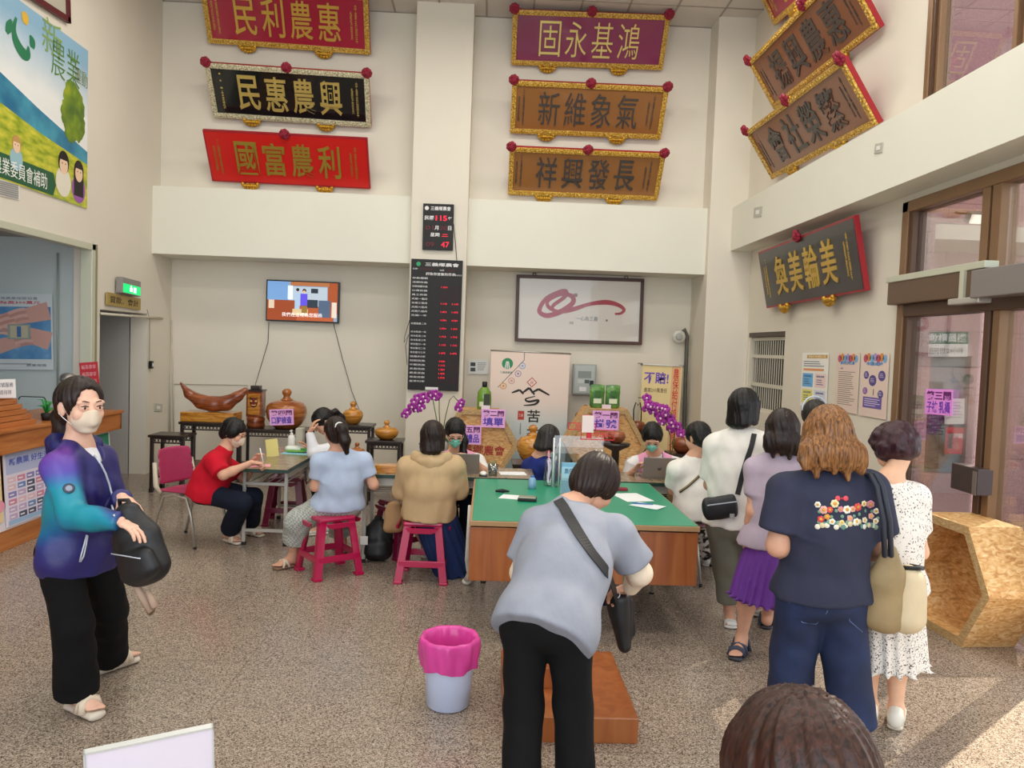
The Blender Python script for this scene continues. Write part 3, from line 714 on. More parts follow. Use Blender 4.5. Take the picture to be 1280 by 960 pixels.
# outside: granite porch wall, cash machine bay, ground
def granite():
    m = bpy.data.materials.new('pink granite'); m.use_nodes = True; nt = m.node_tree; b = nt.nodes['Principled BSDF']; N = nt.nodes.new; Lk = nt.links.new
    t = N('ShaderNodeTexCoord'); n = N('ShaderNodeTexNoise'); n.inputs['Scale'].default_value = 60; n.inputs['Detail'].default_value = 6; Lk(t.outputs['Object'], n.inputs['Vector'])
    r = N('ShaderNodeValToRGB'); r.color_ramp.elements[0].position = .35; r.color_ramp.elements[0].color = (*lin(hexc('#b07f7e')), 1); r.color_ramp.elements[1].position = .65; r.color_ramp.elements[1].color = (*lin(hexc('#e0b1ad')), 1); Lk(n.outputs[0], r.inputs[0])
    sx = N('ShaderNodeSeparateXYZ'); Lk(t.outputs['Object'], sx.inputs[0]); ax = N('ShaderNodeMath'); ax.operation = 'ADD'; Lk(sx.outputs[0], ax.inputs[0]); Lk(sx.outputs[1], ax.inputs[1])
    cx = N('ShaderNodeCombineXYZ'); Lk(ax.outputs[0], cx.inputs[0]); Lk(sx.outputs[2], cx.inputs[1])
    br = N('ShaderNodeTexBrick'); br.offset = .5; br.inputs['Scale'].default_value = 1; br.inputs['Brick Width'].default_value = 1.1; br.inputs['Row Height'].default_value = .72; br.inputs['Mortar Size'].default_value = .004
    br.inputs['Color1'].default_value = (1, 1, 1, 1); br.inputs['Color2'].default_value = (.93, .93, .93, 1); br.inputs['Mortar'].default_value = (.5, .42, .42, 1); Lk(cx.outputs[0], br.inputs['Vector'])
    x = N('ShaderNodeMix'); x.data_type = 'RGBA'; x.blend_type = 'MULTIPLY'; x.inputs[0].default_value = 1; Lk(r.outputs[0], x.inputs[6]); Lk(br.outputs['Color'], x.inputs[7]); Lk(x.outputs[2], b.inputs['Base Color'])
    b.inputs['Roughness'].default_value = .3
    return m
m_gran = granite(); GY = 8.6
ax0, ax1 = pY(1160, 500, GY)[0], pY(1211, 500, GY)[0]; az0, az1 = pY(1190, 592, GY)[2], pY(1190, 444, GY)[2]
w = MB(); w.box((XR+.16, GY, 0), (ax0, GY+.3, 6.4), m_gran); w.box((ax1, GY, 0), (10, GY+.3, 6.4), m_gran); w.box((ax0, GY, 0), (ax1, GY+.3, az0), m_gran); w.box((ax0, GY, az1), (ax1, GY+.3, 6.4), m_gran)
struct(w, 'wall_porch')
w = MB(); w.box((XR+.16, ey+.02, 0), (XR+.27, ey+.5, 5.2), m_gran); struct(w, 'wall_porch_pier')
w = MB(); w.box((XR+.1, 1.5, -.12), (14, 12, -.005), mat('porch paving', '#a89a92', .6, var=.1, scale=14)); struct(w, 'ground_porch')
w = MB(); w.box((XR+.3, GY-.9, 3.05), (9, GY, 3.2), mat('porch soffit', '#e2d3c0', .6)); struct(w, 'trim_6')
# entrance: bronze frame, transom lights, brown header of the sliding door, glass leaf
hz0, hz1 = pX(1123, 382, XR)[2], pX(1123, 354, XR)[2]
my0, my1 = pX(1214, 500, XR)[1], pX(1240, 500, XR)[1]
w = MB()
w.box((XR-.03, ey-.09, 0), (XR+.12, ey, ez), m_frame, bevel=.008); w.box((XR-.012, ey-.14, 0), (XR+.1, ey-.095, ez), m_frame_d, bevel=.006); w.box((XR-.03, 2.0, ez-.09), (XR+.12, ey, ez), m_frame, bevel=.008)
w.box((XR-.02, my1+.01, hz1), (XR+.1, my1+.10, ez), m_frame, bevel=.006); w.box((XR-.02, my1+.13, hz1), (XR+.1, my1+.21, ez), m_frame, bevel=.006)
w.box((XR-.012, my1-.04, 0), (XR+.09, my1+.03, hz1), m_frame, bevel=.006); w.box((XR-.02, my1+.05, 0), (XR+.09, my1+.11, hz1), m_frame_d, bevel=.006)
w.box((XR-.03, 2.0, hz0-.10), (XR+.10, ey-.1, hz0), m_frame_d, bevel=.006)
w.box((XR-.012, 4.40, 0), (XR+.09, 4.53, hz1), m_frame, bevel=.006)
door = struct(w, 'door_1')
g = glass_mat('door glass', (.97, .97, .97), .05)
w = MB(); w.box((XR-.10, my1+.04, hz0), (XR+.02, ey+.03, hz1), mat('brown header cover', '#6d5644', .45, metal=.2), bevel=.008); w.build('header', door)
w = MB(); w.box((XR-.16, 2.0, hz0-.02), (XR+.02, my1+.06, hz1-.02), mat('grey header cover', '#8d8683', .45, metal=.3), bevel=.008); w.build('header', door)
w = MB(); w.box((XR-.11, my1, hz1-.005), (XR-.01, ey+.05, hz1+.045), m_alu, bevel=.006); w.box((XR-.12, my0-.02, hz0-.02), (XR-.10, my0+.03, hz1), m_alu); w.build('cable_duct', door)
w = MB(); w.box((XR-.13, my1+.02, hz0-.05), (XR-.03, my1+.36, hz0-.005), mat('silver sensor bar', '#c9c5bd', .35, metal=.5), bevel=.01); w.build('sensor', door)
w = MB(); w.box((XR+.03, my0, .02), (XR+.045, ey-.14, hz0-.1), g); w.build('pane', door)
w = MB(); w.box((XR+.05, 4.53, .02), (XR+.065, my1-.04, hz0-.1), g); w.build('pane', door)
w = MB(); w.box((XR+.03, my1+.11, hz1), (XR+.045, ey-.14, ez-.09), g); w.build('transom_light', door)
w = MB(); w.box((XR+.03, 2.0, hz1), (XR+.045, my1, ez-.09), g); w.build('transom_light', door)
w = MB(); w.box((XR+.01, my0, .0), (XR+.07, ey-.14, .09), m_frame_d); w.build('bottom_rail', door)
w = MB(); ly0, ly1 = pX(1222, 600, XR-.09)[1], pX(1189, 590, XR-.09)[1]; lz0, lz1 = pX(1205, 615, XR-.09)[2], pX(1205, 582, XR-.09)[2]
w.box((XR-.09, ly0, lz0), (XR+.02, ly1, lz1), mat('dark steel lock case', '#5a5050', .35, metal=.6), bevel=.006); lk = w.build('lock_case', door)
w = MB(); w.box((XR-.095, ly0+.01, lz0), (XR-.06, ly0+.05, lz1-.02), mat('brushed steel', '#a9a29c', .3, metal=.8)); w.build('keyhole_plate', lk)
# skirting of dark tile along the back
w = MB(); w.box((XL, LY-.012, 0), (XR, LY, .09), mat('brown skirting', '#8b7766', .5)); struct(w, 'baseboard_back')
# ---------------------------------------------------------------- honour boards
m_gold = mat('bright gilt', '#d2a23a', .32, metal=.75, var=.25, scale=40, bump=.5, bscale=120)
m_gold_f = ramp_mat('carved gilt moulding', [(.3, '#7a5312'), (.5, '#c99a2e'), (.7, '#f0d277')], 55, .38, bump=.9, detail=3, spec=.6)
m_silv = ramp_mat('carved silver gilt moulding', [(.3, '#77704f'), (.5, '#c3bb98'), (.7, '#f2ecd2')], 55, .38, bump=.9, detail=3, spec=.6)
m_rose = mat('dark red satin rosette', '#8e1030', .6, var=.2, scale=30)
m_redside = mat('red lacquer edge', '#a3202c', .4)
def rosette(parent, x, y, z, r=.055):
    w = MB(); rr = np.random.default_rng(int(abs(x*1000))+3)
    for k in range(9):
        a = k*2*math.pi/9; w.sphere((x+math.cos(a)*r*.62, y+math.sin(a)*r*.62, z+.014+.01*(k % 2)), (r*.42, r*.42, r*.34), m_rose, nu=9, nv=6)
    for k in range(5):
        a = k*1.256+.4; w.sphere((x+math.cos(a)*r*.26, y+math.sin(a)*r*.26, z+.036), (r*.32, r*.32, r*.30), m_rose, nu=8, nv=6)
    w.sphere((x, y, z+.05), r*.22, m_rose, nu=8, nv=6)
    w.build('rosette', parent)
def plaque(label, cor, fb, ft, text, board, ink, frame, rich=True, roses=(-1, 0, 1), side=None, group='honour boards', left='', right='', bold=.012, brackets=True, tw=.68, edge=.075):
    TL, TR = ft(*cor[0]), ft(*cor[1]); BR, BL = fb(*cor[2]), fb(*cor[3])
    x = (TR-TL)+(BR-BL); w = np.linalg.norm(x)/2; x /= np.linalg.norm(x)
    y = (TL-BL)+(TR-BR); h = np.linalg.norm(y)/2; y = y-x*(x@y); y /= np.linalg.norm(y)
    c = (TL+TR+BR+BL)/4; t = thing('honour_board', label, 'plaque', mtx(c, x=x, y=y, z=np.cross(x, y)), group)
    W, H = w/2, h/2; sd = side or m_redside
    b = MB(); b.box((-W, -H, -.05), (W, H, -.004), sd); b.box((-W+.02, -H+.02, -.004), (W-.02, H-.02, 0), board); b.build('board', t)
    if frame:
        e = h*edge+.012; f = MB()
        for a in ((-W, -H, W, -H+e), (-W, H-e, W, H), (-W, -H+e, -W+e, H-e), (W-e, -H+e, W, H-e)): f.box((a[0], a[1], -.004), (a[2], a[3], .022), frame, bevel=.009)
        n = int(w/.05)
        for k in range(n):
            xx = -W+e*.5+(w-e)*k/(n-1)
            for yy in (-H+e*.5, H-e*.5): f.sphere((xx, yy, .022), (.013, .013, .010), frame, nu=8, nv=5)
        n = int(h/.05)
        for k in range(1, n-1):
            yy = -H+e*.5+(h-e)*k/(n-1)
            for xx in (-W+e*.5, W-e*.5): f.sphere((xx, yy, .022), (.013, .013, .010), frame, nu=8, nv=5)
        f.build('frame', t)
    g = MB(); n = len(text); cw = w*tw/n; ch = h*.64; bold = min(bold, .012)
    for k, chh in enumerate(text): g.text(chh, -w*tw/2+cw*(k+.5), 0, min(cw*.80, ch*1.05), ch, 0, ink, depth=.010, bold=bold)
    g.build('characters', t)
    for body, xs in ((left, -1), (right, 1)):
        for i, colm in enumerate(body.split('|')):
            if colm: s = MB(); s.text('\n'.join(colm), xs*(W*.84)-i*.06, (.0 if i == 0 else -.02), .028, h*(.66 if i == 0 else .48), 0, ink, depth=.003, res=1); s.build('inscription', t)
    for q in roses: rosette(t, q*(W-.02), H+.01, 0, .068)
    if brackets:
        for q in (-.52, .42):
            k = MB(); cx = q*W; 
            for i in range(9):
                a = math.pi*(1+i/8.); k.sphere((cx+math.cos(a)*.095, -H+math.sin(a)*.065-.004, .014), (.026, .026, .024), m_gold, nu=8, nv=6)
            for i in range(6): k.sphere((cx+(-.065+.026*i), -H-.026, .028), (.020, .026, .018), m_gold, nu=8, nv=6)
            k.box((cx-.05, -H-.03, -.05), (cx+.05, -H, .01), m_gold, bevel=.008)
            k.build('bracket', t)
    return t
bb, bt = on_back(UY-.07), on_back(UY-.46)
m_red = mat('crimson lacquer board', '#a81c3c', .22, coat=.3); m_red2 = mat('bright red board', '#cf1f1c', .3); m_blk = mat('black lacquer board', '#0f1518', .15, coat=.4)
m_purp = mat('purple rose lacquer board', '#8f3f62', .14, coat=.6); m_cop = mat('copper brown lacquer board', '#9b6a3c', .16, coat=.6); m_brn = mat('red brown lacquer board', '#8d5a3c', .3, coat=.2)
ink_g = mat('gilt characters', '#d9b452', .35, metal=.55); ink_y = mat('pale gilt characters', '#f0df8a', .4, metal=.3); ink_k = mat('dark grey characters', '#4c4642', .4)
ink_o = mat('old gilt characters', '#a8913a', .4, metal=.4)
L1, R1 = '三義鄉農會|落成誌慶', '中華民國年|敬賀'
plaque('red honour board with gilt frame, topmost of the three left of the column', ((248, -23), (460, -6), (463, 68), (262, 54)), bb, bt, '民利農惠', m_red, ink_g, m_gold_f, roses=(-1, .6), left=L1, right=R1, bold=.006)
plaque('black honour board with silver frame and gilt characters, left of the column', ((257, 77), (462, 93), (463, 158), (266, 147)), bb, bt, '民惠農興', m_blk, mat('yellow gilt characters', '#c9b264', .4, metal=.4), m_silv, left='三義', right=R1, bold=.022)
plaque('unframed bright red honour board just above the left beam', ((254, 162), (460, 174), (462, 236), (264, 227)), bb, bt, '國富農利', m_red2, ink_o, None, roses=(0,), left=L1, right=R1, bold=.014)
plaque('purple honour board with thin pale gilt characters under the ceiling', ((640, 12), (838, 18), (828, 88), (640, 80)), bb, bt, '固永基鴻', m_purp, ink_y, m_gold_f, bold=-.006)
plaque('copper brown honour board, middle of the three right of the column', ((641, 100), (836, 109), (826, 174), (637, 166)), bb, bt, '新維象氣', m_cop, ink_k, m_gold_f, left=L1, right=R1, bold=.0)
plaque('copper brown honour board just above the right beam, lowest of its three', ((638, 183), (832, 192), (822, 250), (634, 243)), bb, bt, '祥興發長', m_cop, ink_k, m_gold_f, left=L1, right=R1, bold=.006)
sb, st = on_side(XU-.07), on_side(XU-.40)
plaque('red gilt framed honour board cut by the top of the picture, right wall', ((941, -40), (1055, -160), (1085, -75), (967, 37)), sb, st, '會社揚農', m_red, ink_g, m_gold_f, left=L1, right=R1, roses=(-1,))
plaque('red brown gilt framed honour board, upper full one on the right wall', ((941, 73), (1059, -49), (1096, 36), (964, 139)), sb, st, '揚興農惠', m_brn, ink_k, m_gold_f, left=L1, right=R1, roses=(-1, .3), tw=.72)
plaque('red brown gilt framed honour board tilted above the right fascia', ((938, 160), (1060, 73), (1091, 153), (961, 227)), sb, st, '會社榮繁', m_brn, ink_k, m_gold_f, left=L1, right=R1, roses=(-1, 0, 1), tw=.72)
plaque('black honour board with large gilt characters beside the entrance door', ((954, 317), (1077, 271), (1071, 360), (951, 383)), on_side(XR-.10), on_side(XR-.22), '奐美輪美', mat('charcoal lacquer board', '#34302e', .3, coat=.2), ink_g, None, roses=(0,), left=L1, right=R1, bold=.02, tw=.66)

# ---------------------------------------------------------------- screens and boards on the wall
m_black = mat('black plastic', '#0d0d0e', .35); m_blk2 = mat('matt black', '#141415', .6); m_white = mat('white plastic', '#ecebe6', .45)
def plate(name, label, cat, cor, fn, mats, depth=.03, group=None, edge=None):
    M, w, h = frame_px(*cor, fn); t = thing(name, label, cat, M, group)
    b = MB(); b.box((-w/2, -h/2, -depth), (w/2, h/2, 0), mats, bevel=min(.006, depth*.3)); return t, b, w, h
def wire(name, label, pts, r=.004, m=None, cat='cable', group=None):
    w = MB(); w.tube(pts, r, m or m_blk2, n=6); o = w.build(name); return tag(o, label, cat, group)
t, b, w, h = plate('television', 'flat television showing a woman in a hall, hung on the back wall', 'television', ((333, 349), (424, 353), (423, 404), (332, 401)), on_back(LY-.09), m_black, .05); b.box((-w/2, -h/2-.0, -.085), (w/2, h/2, -.05), m_black); b.build('casing', t)
s = MB(); U, V = w/2-.018, h/2-.018
E_ = lambda c: flat(c, emit=.75)
def px(x0, y0, x1, y1, c, z=.002): s.rect(-U+2*U*x0, V-2*V*y0, -U+2*U*x1, V-2*V*y1, z, E_(c))
px(0, 0, 1, 1, '#7f93ad', .001); px(0, 0, .3, .5, '#6d94c4'); px(.3, .12, .85, .62, '#a9b6c2'); px(.86, 0, 1, .8, '#9c4a22'); px(.33, 0, .88, .1, '#a8683c', .0025); px(0, .48, .42, 1, '#8e3f1c', .0025); px(.30, .62, .95, 1, '#a5512a', .0022)
px(.29, .1, .36, .45, '#d7e6f2', .0028); px(.62, .16, .72, .28, '#1d2936', .0028); px(.55, .45, .72, .66, '#26313d', .003); px(.73, .46, .9, .9, '#4a5b74', .003); px(.02, .48, .1, .7, '#cdb9a0', .003); px(.92, .5, .99, .9, '#d2c5b5', .003)
px(.47, .30, .57, .62, '#5a4bd0', .0035); px(.49, .60, .57, .8, '#8a6b2e', .0035); s.disc(-U+2*U*.525, V-2*V*.22, .026, .0038, E_('#2a1a18')); s.disc(-U+2*U*.523, V-2*V*.25, .018, .004, E_('#d9a98c'))
px(.39, .28, .46, .7, '#9fb6cf', .0033); s.disc(-U+2*U*.43, V-2*V*.2, .022, .0036, E_('#1f1a1c')); px(.36, .7, .58, .86, '#c9b48a', .0034)
s.text('我們在這裡為您服務', 0, V-2*V*.85, 1.15*U, .055, .0045, E_('#f4f4f4'), res=1)
s.build('screen', t)
wire('television_cable', 'black cable hanging from the left end of the television', [pY(336, 403, LY-.02), pY(335, 428, LY-.02), pY(320, 478, LY-.03), pY(315, 505, LY-.03)])
wire('television_cable', 'black cable sloping down from the right end of the television', [pY(417, 405, LY-.02), pY(428, 448, LY-.02), pY(440, 490, LY-.03), pY(452, 520, LY-.04)])
m_led = flat('#ff1a3c', emit=1.0); m_led_d = flat('#5a0a18', emit=.6); m_wh = flat('#e8e8e8')
t, b, w, h = plate('date_clock', 'small black red digit date clock high on the column', 'clock', ((529.5, 254), (567.5, 255.5), (566, 313), (527.5, 312)), on_back(COLY-.04), m_blk2, .035); b.build('case', t)
s = MB(); s.text('三義鄉農會', .03, h*.40, w*.66, h*.09, .001, m_wh, bold=.02, res=1); s.disc(-w*.38, h*.40, h*.045, .001, m_wh)
s.text('民國', -w*.30, h*.19, w*.30, h*.09, .001, m_wh, bold=.02, res=1); s.text('115', w*.10, h*.19, w*.36, h*.11, .001, m_led, bold=.015); s.text('年', w*.38, h*.18, w*.13, h*.09, .001, m_wh, bold=.02)
s.text('01', -w*.28, -h*.02, w*.26, h*.09, .001, m_led_d); s.text('月', -w*.05, -h*.02, w*.13, h*.09, .001, m_wh, bold=.02); s.text('20', w*.17, -h*.02, w*.24, h*.09, .001, m_led_d); s.text('日', w*.38, -h*.02, w*.11, h*.09, .001, m_wh, bold=.02)
s.text('星期', -w*.10, -h*.17, w*.30, h*.085, .001, m_wh, bold=.02); s.text('二', w*.23, -h*.18, w*.2, h*.05, .001, m_led, bold=.02); s.text('09', -w*.25, -h*.38, w*.26, h*.1, .001, m_led_d); s.text('47', w*.24, -h*.38, w*.26, h*.12, .001, m_led)
s.build('display', t)
wire('clock_cable', 'black cable running down from the date clock to the rate board', [pY(567, 280, COLY-.02), pY(569, 300, COLY-.012), pY(571, 326, COLY-.012)], .004)
t, b, w, h = plate('interest_rate_board', 'tall black interest rate board with red digits on the column', 'display board', ((514.5, 323), (578, 326), (573.5, 489), (509, 487)), on_back(COLY-.05), m_blk2, .045); b.build('case', t)
s = MB(); s.disc(-w*.36, h*.462, h*.017, .001, flat('#2fa06a')); s.text('三義鄉農會', w*.1, h*.462, w*.66, h*.028, .001, m_wh, bold=.02, res=1)
s.text('日期', -w*.42, h*.425, w*.09, h*.012, .001, m_wh, res=1); s.text('115.01.20', -w*.2, h*.425, w*.24, h*.014, .001, m_led_d, res=1); s.text('時間', w*.1, h*.42, w*.08, h*.012, .001, m_wh, res=1); s.text('09:47', w*.28, h*.42, w*.16, h*.014, .001, m_led_d, res=1)
s.text('牌告存放款利率表', w*.08, h*.390, w*.58, h*.022, .001, m_wh, bold=.015, res=1); s.text('單位年息', w*.42, h*.386, w*.14, h*.012, .001, m_wh, res=1)
rows = ('存款種類', '活期存款', '活期儲蓄存款', '公庫存款', '員工存款', '定期一個月', '定期三個月', '定期六個月', '定期九個月', '定期一年', '', '定期儲蓄二年', '', '存本取息一年', '存本取息二年', '存本取息三年', '零存整付一年', '零存整付二年', '零存整付三年', '放款利率', '短期放款', '中期放款', '長期放款', '農業貸款', '專案貸款', '基準利率')
for k, rw in enumerate(rows):
    y = h*(.355-.0315*k)
    if rw: s.text(rw, -w*.32, y, w*.30, h*.015, .001, m_wh, res=1)
    for xx, on in ((.16, k in (2, 6, 8, 10, 12, 14, 16, 18, 20, 21, 22, 23, 24)), (.38, k in (6, 8, 10, 12, 14, 16, 18))):
        if k > 1: s.rect(w*(xx-.09), y-h*.011, w*(xx+.09), y+h*.011, .0006, flat('#24060c'))
        if on: s.text(('0.580', '1.115', '1.350', '1.475', '1.715')[k % 5], w*xx, y, w*.12, h*.013, .001, m_led, res=1)
s.rect(-w*.15, -h*.497, w*.1, -h*.475, .001, m_wh); s.build('display', t)
wire('board_cable', 'looped black cable at the left edge of the rate board', [pY(512, 400, COLY-.02), pY(506, 420, COLY-.02), pY(505, 428, COLY-.03), pY(511, 418, COLY-.03), pY(507, 432, COLY-.02), pY(509, 456, COLY-.02)], .004)
# framed calligraphy
t, b, w, h = plate('framed_calligraphy', 'wide brown framed picture with one red brush stroke', 'picture', ((646, 343), (805, 349), (802, 431), (643, 427)), on_back(LY-.05), flat('#efe6da'), .02); b.build('paper', t)
f = MB(); m_fr = mat('dark brown wood frame', '#4a2a20', .4); e = .045
for a in ((-w/2, -h/2, w/2, -h/2+e), (-w/2, h/2-e, w/2, h/2), (-w/2, -h/2+e, -w/2+e, h/2-e), (w/2-e, -h/2+e, w/2, h/2-e)): f.box((a[0], a[1], -.03), (a[2], a[3], .03), m_fr, bevel=.006)
f.build('frame', t)
def stroke(mb, pts, m, z=.002):
    """one brush stroke: (x, y, half width) along the way"""
    P = []; n = len(pts)
    for i in range(n-1):
        for k in range(8):
            u = k/8; a = [pts[max(i-1, 0)], pts[i], pts[i+1], pts[min(i+2, n-1)]]
            P.append([.5*((2*a[1][j])+(-a[0][j]+a[2][j])*u+(2*a[0][j]-5*a[1][j]+4*a[2][j]-a[3][j])*u*u+(-a[0][j]+3*a[1][j]-3*a[2][j]+a[3][j])*u**3) for j in range(3)])
    P.append(list(pts[-1])); P = np.array(P); d = np.gradient(P[:, :2], axis=0); d /= np.linalg.norm(d, axis=1)[:, None]+1e-9; nn = np.stack([-d[:, 1], d[:, 0]], 1)
    L = P[:, :2]+nn*P[:, 2:]; R = P[:, :2]-nn*P[:, 2:]; v = []; fs = []
    for i in range(len(P)):
        zz = z+.00005*i; v += [(L[i][0], L[i][1], zz), (R[i][0], R[i][1], zz)]
        if i: fs.append((2*i-2, 2*i-1, 2*i+1, 2*i))
    mb.add(v, fs, m)
s = MB(); q = lambda x, y, r: ((x-320)/315*w/2*.98, (172-y)/170*h/2, r*w/640)      # the picture's own grid
Q = lambda *a: [q(*p) for p in a]
stroke(s, Q((252, 178, 8), (220, 185, 8), (168, 165, 9), (160, 130, 9), (220, 95, 10), (275, 100, 11), (288, 130, 12), (255, 165, 13), (200, 195, 13), (150, 205, 12), (118, 180, 11), (150, 120, 10), (215, 85, 12), (250, 80, 11), (240, 110, 10), (190, 150, 9), (180, 175, 8)), flat('#b02040'))
stroke(s, Q((245, 180, 12), (300, 165, 11), (370, 140, 9), (450, 128, 12), (510, 138, 10), (545, 162, 8), (530, 182, 6), (500, 186, 5)), flat('#b02040'), .004)
s.text('一心為三義', q(360, 225, 0)[0], q(0, 215, 0)[1], w*.17, h*.07, .002, flat('#4a4038'), res=1); s.rect(*q(288, 105, 0)[:2], *q(308, 88, 0)[:2], .002, flat('#9c5a50')); s.text('甲申', q(282, 240, 0)[0], q(0, 240, 0)[1], w*.03, h*.05, .002, flat('#6a5a50'), res=1); s.rect(*q(455, 226, 0)[:2], *q(465, 216, 0)[:2], .002, flat('#9c5a50'))
s.build('brush_stroke', t)
MB().box((-w/2+.03, -h/2+.03, .010), (w/2-.03, h/2-.03, .013), glass_mat('picture glass', (1, 1, 1), .015)).build('glass', t)
k = MB()
for xx in (-.36, .36): k.tube([(w*xx-.02, h/2, -.01), (w*xx-.02, h/2+.03, -.01), (w*xx+.02, h/2+.03, -.01), (w*xx+.02, h/2, -.01)], .007, m_fr, n=6)
k.build('hanger', t)
# left upper frame, banner and grille
t, b, w, h = plate('framed_picture', 'dark red framed picture hung high on the left wall', 'picture', ((20, -75), (86, -22), (86, 27), (20, -10)), on_side(XL+.03), flat('#b9b3a2'), .02); b.build('picture_sheet', t)
f = MB(); mm = mat('dark red wood frame', '#5c1f26', .4)
for a in ((-w/2, -h/2, w/2, -h/2+.06), (-w/2, h/2-.06, w/2, h/2), (-w/2, -h/2, -w/2+.06, h/2), (w/2-.06, -h/2, w/2, h/2)): f.box((a[0], a[1], -.02), (a[2], a[3], .02), mm, bevel=.005)
f.build('frame', t)
y1, z1 = pX(109, 66, XL)[1:], 0; yB = pX(108, 160, XL)[1]; zt = pX(112, 66, XL)[2]; zb = pX(105, 260, XL)[2]; W = yB-2.6; H = zt-zb
M = mtx((XL+.012, 2.6+W/2, (zt+zb)/2), x=(0, 1, 0), y=(0, 0, 1), z=(1, 0, 0)); t = thing('wall_banner', 'big printed banner of a green valley with two cartoon farmers', 'banner', M)
def sky_print():
    m = bpy.data.materials.new('printed sky'); m.use_nodes = True; nt = m.node_tree; b = nt.nodes['Principled BSDF']; N = nt.nodes.new; Lk = nt.links.new
    c = N('ShaderNodeTexCoord'); s = N('ShaderNodeSeparateXYZ'); Lk(c.outputs['Object'], s.inputs[0]); n = N('ShaderNodeTexNoise'); n.inputs['Scale'].default_value = 1.4; n.inputs['Detail'].default_value = 5; Lk(c.outputs['Object'], n.inputs[0])
    a = N('ShaderNodeMath'); a.operation = 'MULTIPLY_ADD'; a.inputs[1].default_value = .5; Lk(n.outputs[0], a.inputs[0]); Lk(s.outputs[1], a.inputs[2])
    r = N('ShaderNodeValToRGB'); r.color_ramp.elements[0].position = .35; r.color_ramp.elements[0].color = (*lin(hexc('#f1f4f2')), 1); r.color_ramp.elements[1].position = .95; r.color_ramp.elements[1].color = (*lin(hexc('#8fbad6')), 1); Lk(a.outputs[0], r.inputs[0]); Lk(r.outputs[0], b.inputs['Base Color']); b.inputs['Roughness'].default_value = .4
    return m
b = MB(); b.box((-W/2, -H/2, -.008), (W/2, H/2, 0), sky_print()); b.build('sheet', t)
m_field = ramp_mat('printed rice field', [(.3, '#7d9a1e'), (.5, '#b7bf35'), (.72, '#e3d94c')], 6, .45, (1, 2.5, 1), detail=6); m_hill = ramp_mat('printed blue hills', [(.35, '#1d6d96'), (.65, '#4aa3bb')], 3, .45); m_tree = ramp_mat('printed bush', [(.3, '#2f5a2a'), (.6, '#7d9a2a'), (.8, '#b9bd33')], 5, .45)
X = lambda u: -W/2+u*W
def BL(px_, py_):
    p = pX(px_, py_, XL+.012); return p[1]-2.6-W/2, p[2]-(zt+zb)/2
s = MB(); s.prism([(X(0), -.1*H), (X(.2), .18*H), (X(.45), .12*H), (X(.7), .10*H), (X(.85), -.03*H), (X(1), -.14*H), (X(1), -H*.3), (X(0), -H*.3)], .0002, .001, m_hill)
s.prism([(X(0), -H/2), (X(1), -H/2), (X(1), -.22*H), (X(.85), -.16*H), (X(.68), -.06*H), (X(.4), -.0*H), (X(0), .02*H)], .0012, .002, m_field)
for i, q in enumerate(((90, 126, .20), (96, 134, .18), (84, 142, .15), (96, 154, .19), (88, 160, .15))): s.prism([(BL(*q[:2])[0]+min(q[2]*(1+.12*math.sin(k*2.3)), 9)*math.cos(k*.2618)*.8, BL(*q[:2])[1]+q[2]*(1+.12*math.sin(k*3.1))*math.sin(k*.2618)) for k in range(24)], .0022, .0026+.0002*i, m_tree)
g_ = flat('#1f7a52'); y_ = flat('#e0b43a')
B3 = lambda *a: [(*BL(x, y), r) for x, y, r in a]
stroke(s, B3((20, 22, .015), (17, 36, .03), (20, 52, .05), (28, 66, .055), (34, 68, .045), (35, 58, .012)), g_, .003); stroke(s, B3((14, 25, .015), (11, 33, .045), (8, 41, .02)), g_, .003); stroke(s, B3((27, 15, .012), (31, 22, .055), (30, 29, .03)), y_, .003); stroke(s, B3((37, 44, .012), (40, 52, .045), (40, 60, .03)), g_, .003)
s.text('新', *BL(65, 48), .34, .34, .0042, flat('#8aa860'), bold=-.005); s.text('農業', *BL(82, 80), .52, .36, .0042, flat('#5f8a3c'), bold=-.01); s.text('運動', *BL(101, 97), .26, .16, .0042, flat('#93a07a'))
a0, a1 = BL(0, 205), BL(66, 231); yy = (a0[1]+a1[1])/2
s.prism([(a0[0]-.4, yy-.11), (a1[0], yy-.11), (a1[0]+.05, yy), (a1[0], yy+.11), (a0[0]-.4, yy+.11)], .003, .0045, flat('#1d5a3a')); s.text('行政院農業委員會補助', (a0[0]+a1[0])/2-.28, yy, (a1[0]-a0[0])*1.42, .15, .0052, flat('#f2f4ee'), res=2)
sk = flat('#f0cfae')
def kid(x, y, k, hairc, shirt, long):
    s.disc(x, y-.17*k, .12*k, .005, flat(shirt), ry=.13*k); s.disc(x, y, .085*k, .006, flat(hairc), ry=.10*k)
    if long: s.box((x-.085*k, y-.24*k, .004), (x+.085*k, y, .0055), flat(hairc))
    s.disc(x, y-.025*k, .066*k, .0068, sk, ry=.078*k)
    for q in (-1, 1): s.disc(x+q*.026*k, y-.01*k, .007*k, .0074, flat('#221a18'), n=8)
    s.box((x-.06*k, y+.02*k, .0066), (x+.06*k, y+.07*k, .0075), flat(hairc))
kid(*BL(79, 203), 1.15, '#1f1a18', '#e9e4d2', False); kid(*BL(98, 214), 1.1, '#1f1a1e', '#a05bb0', True); kid(*BL(20, 180), .8, '#c79a5a', '#9cc3cf', False)
s.build('print', t)
t, b, w, h = plate('air_grille', 'white louvred air grille under the left banner', 'vent', ((-30, 215), (25, 231), (25, 250), (-30, 238)), on_side(XL+.01), m_white, .01); b.build('frame', t)
s = MB()
for k in range(7): s.box((-w*.45, -h*.38+h*.76*k/6-.006, 0), (w*.45, -h*.38+h*.76*k/6+.006, .006), mat('grey louvre', '#9a9a98', .5))
s.build('louvre', t)
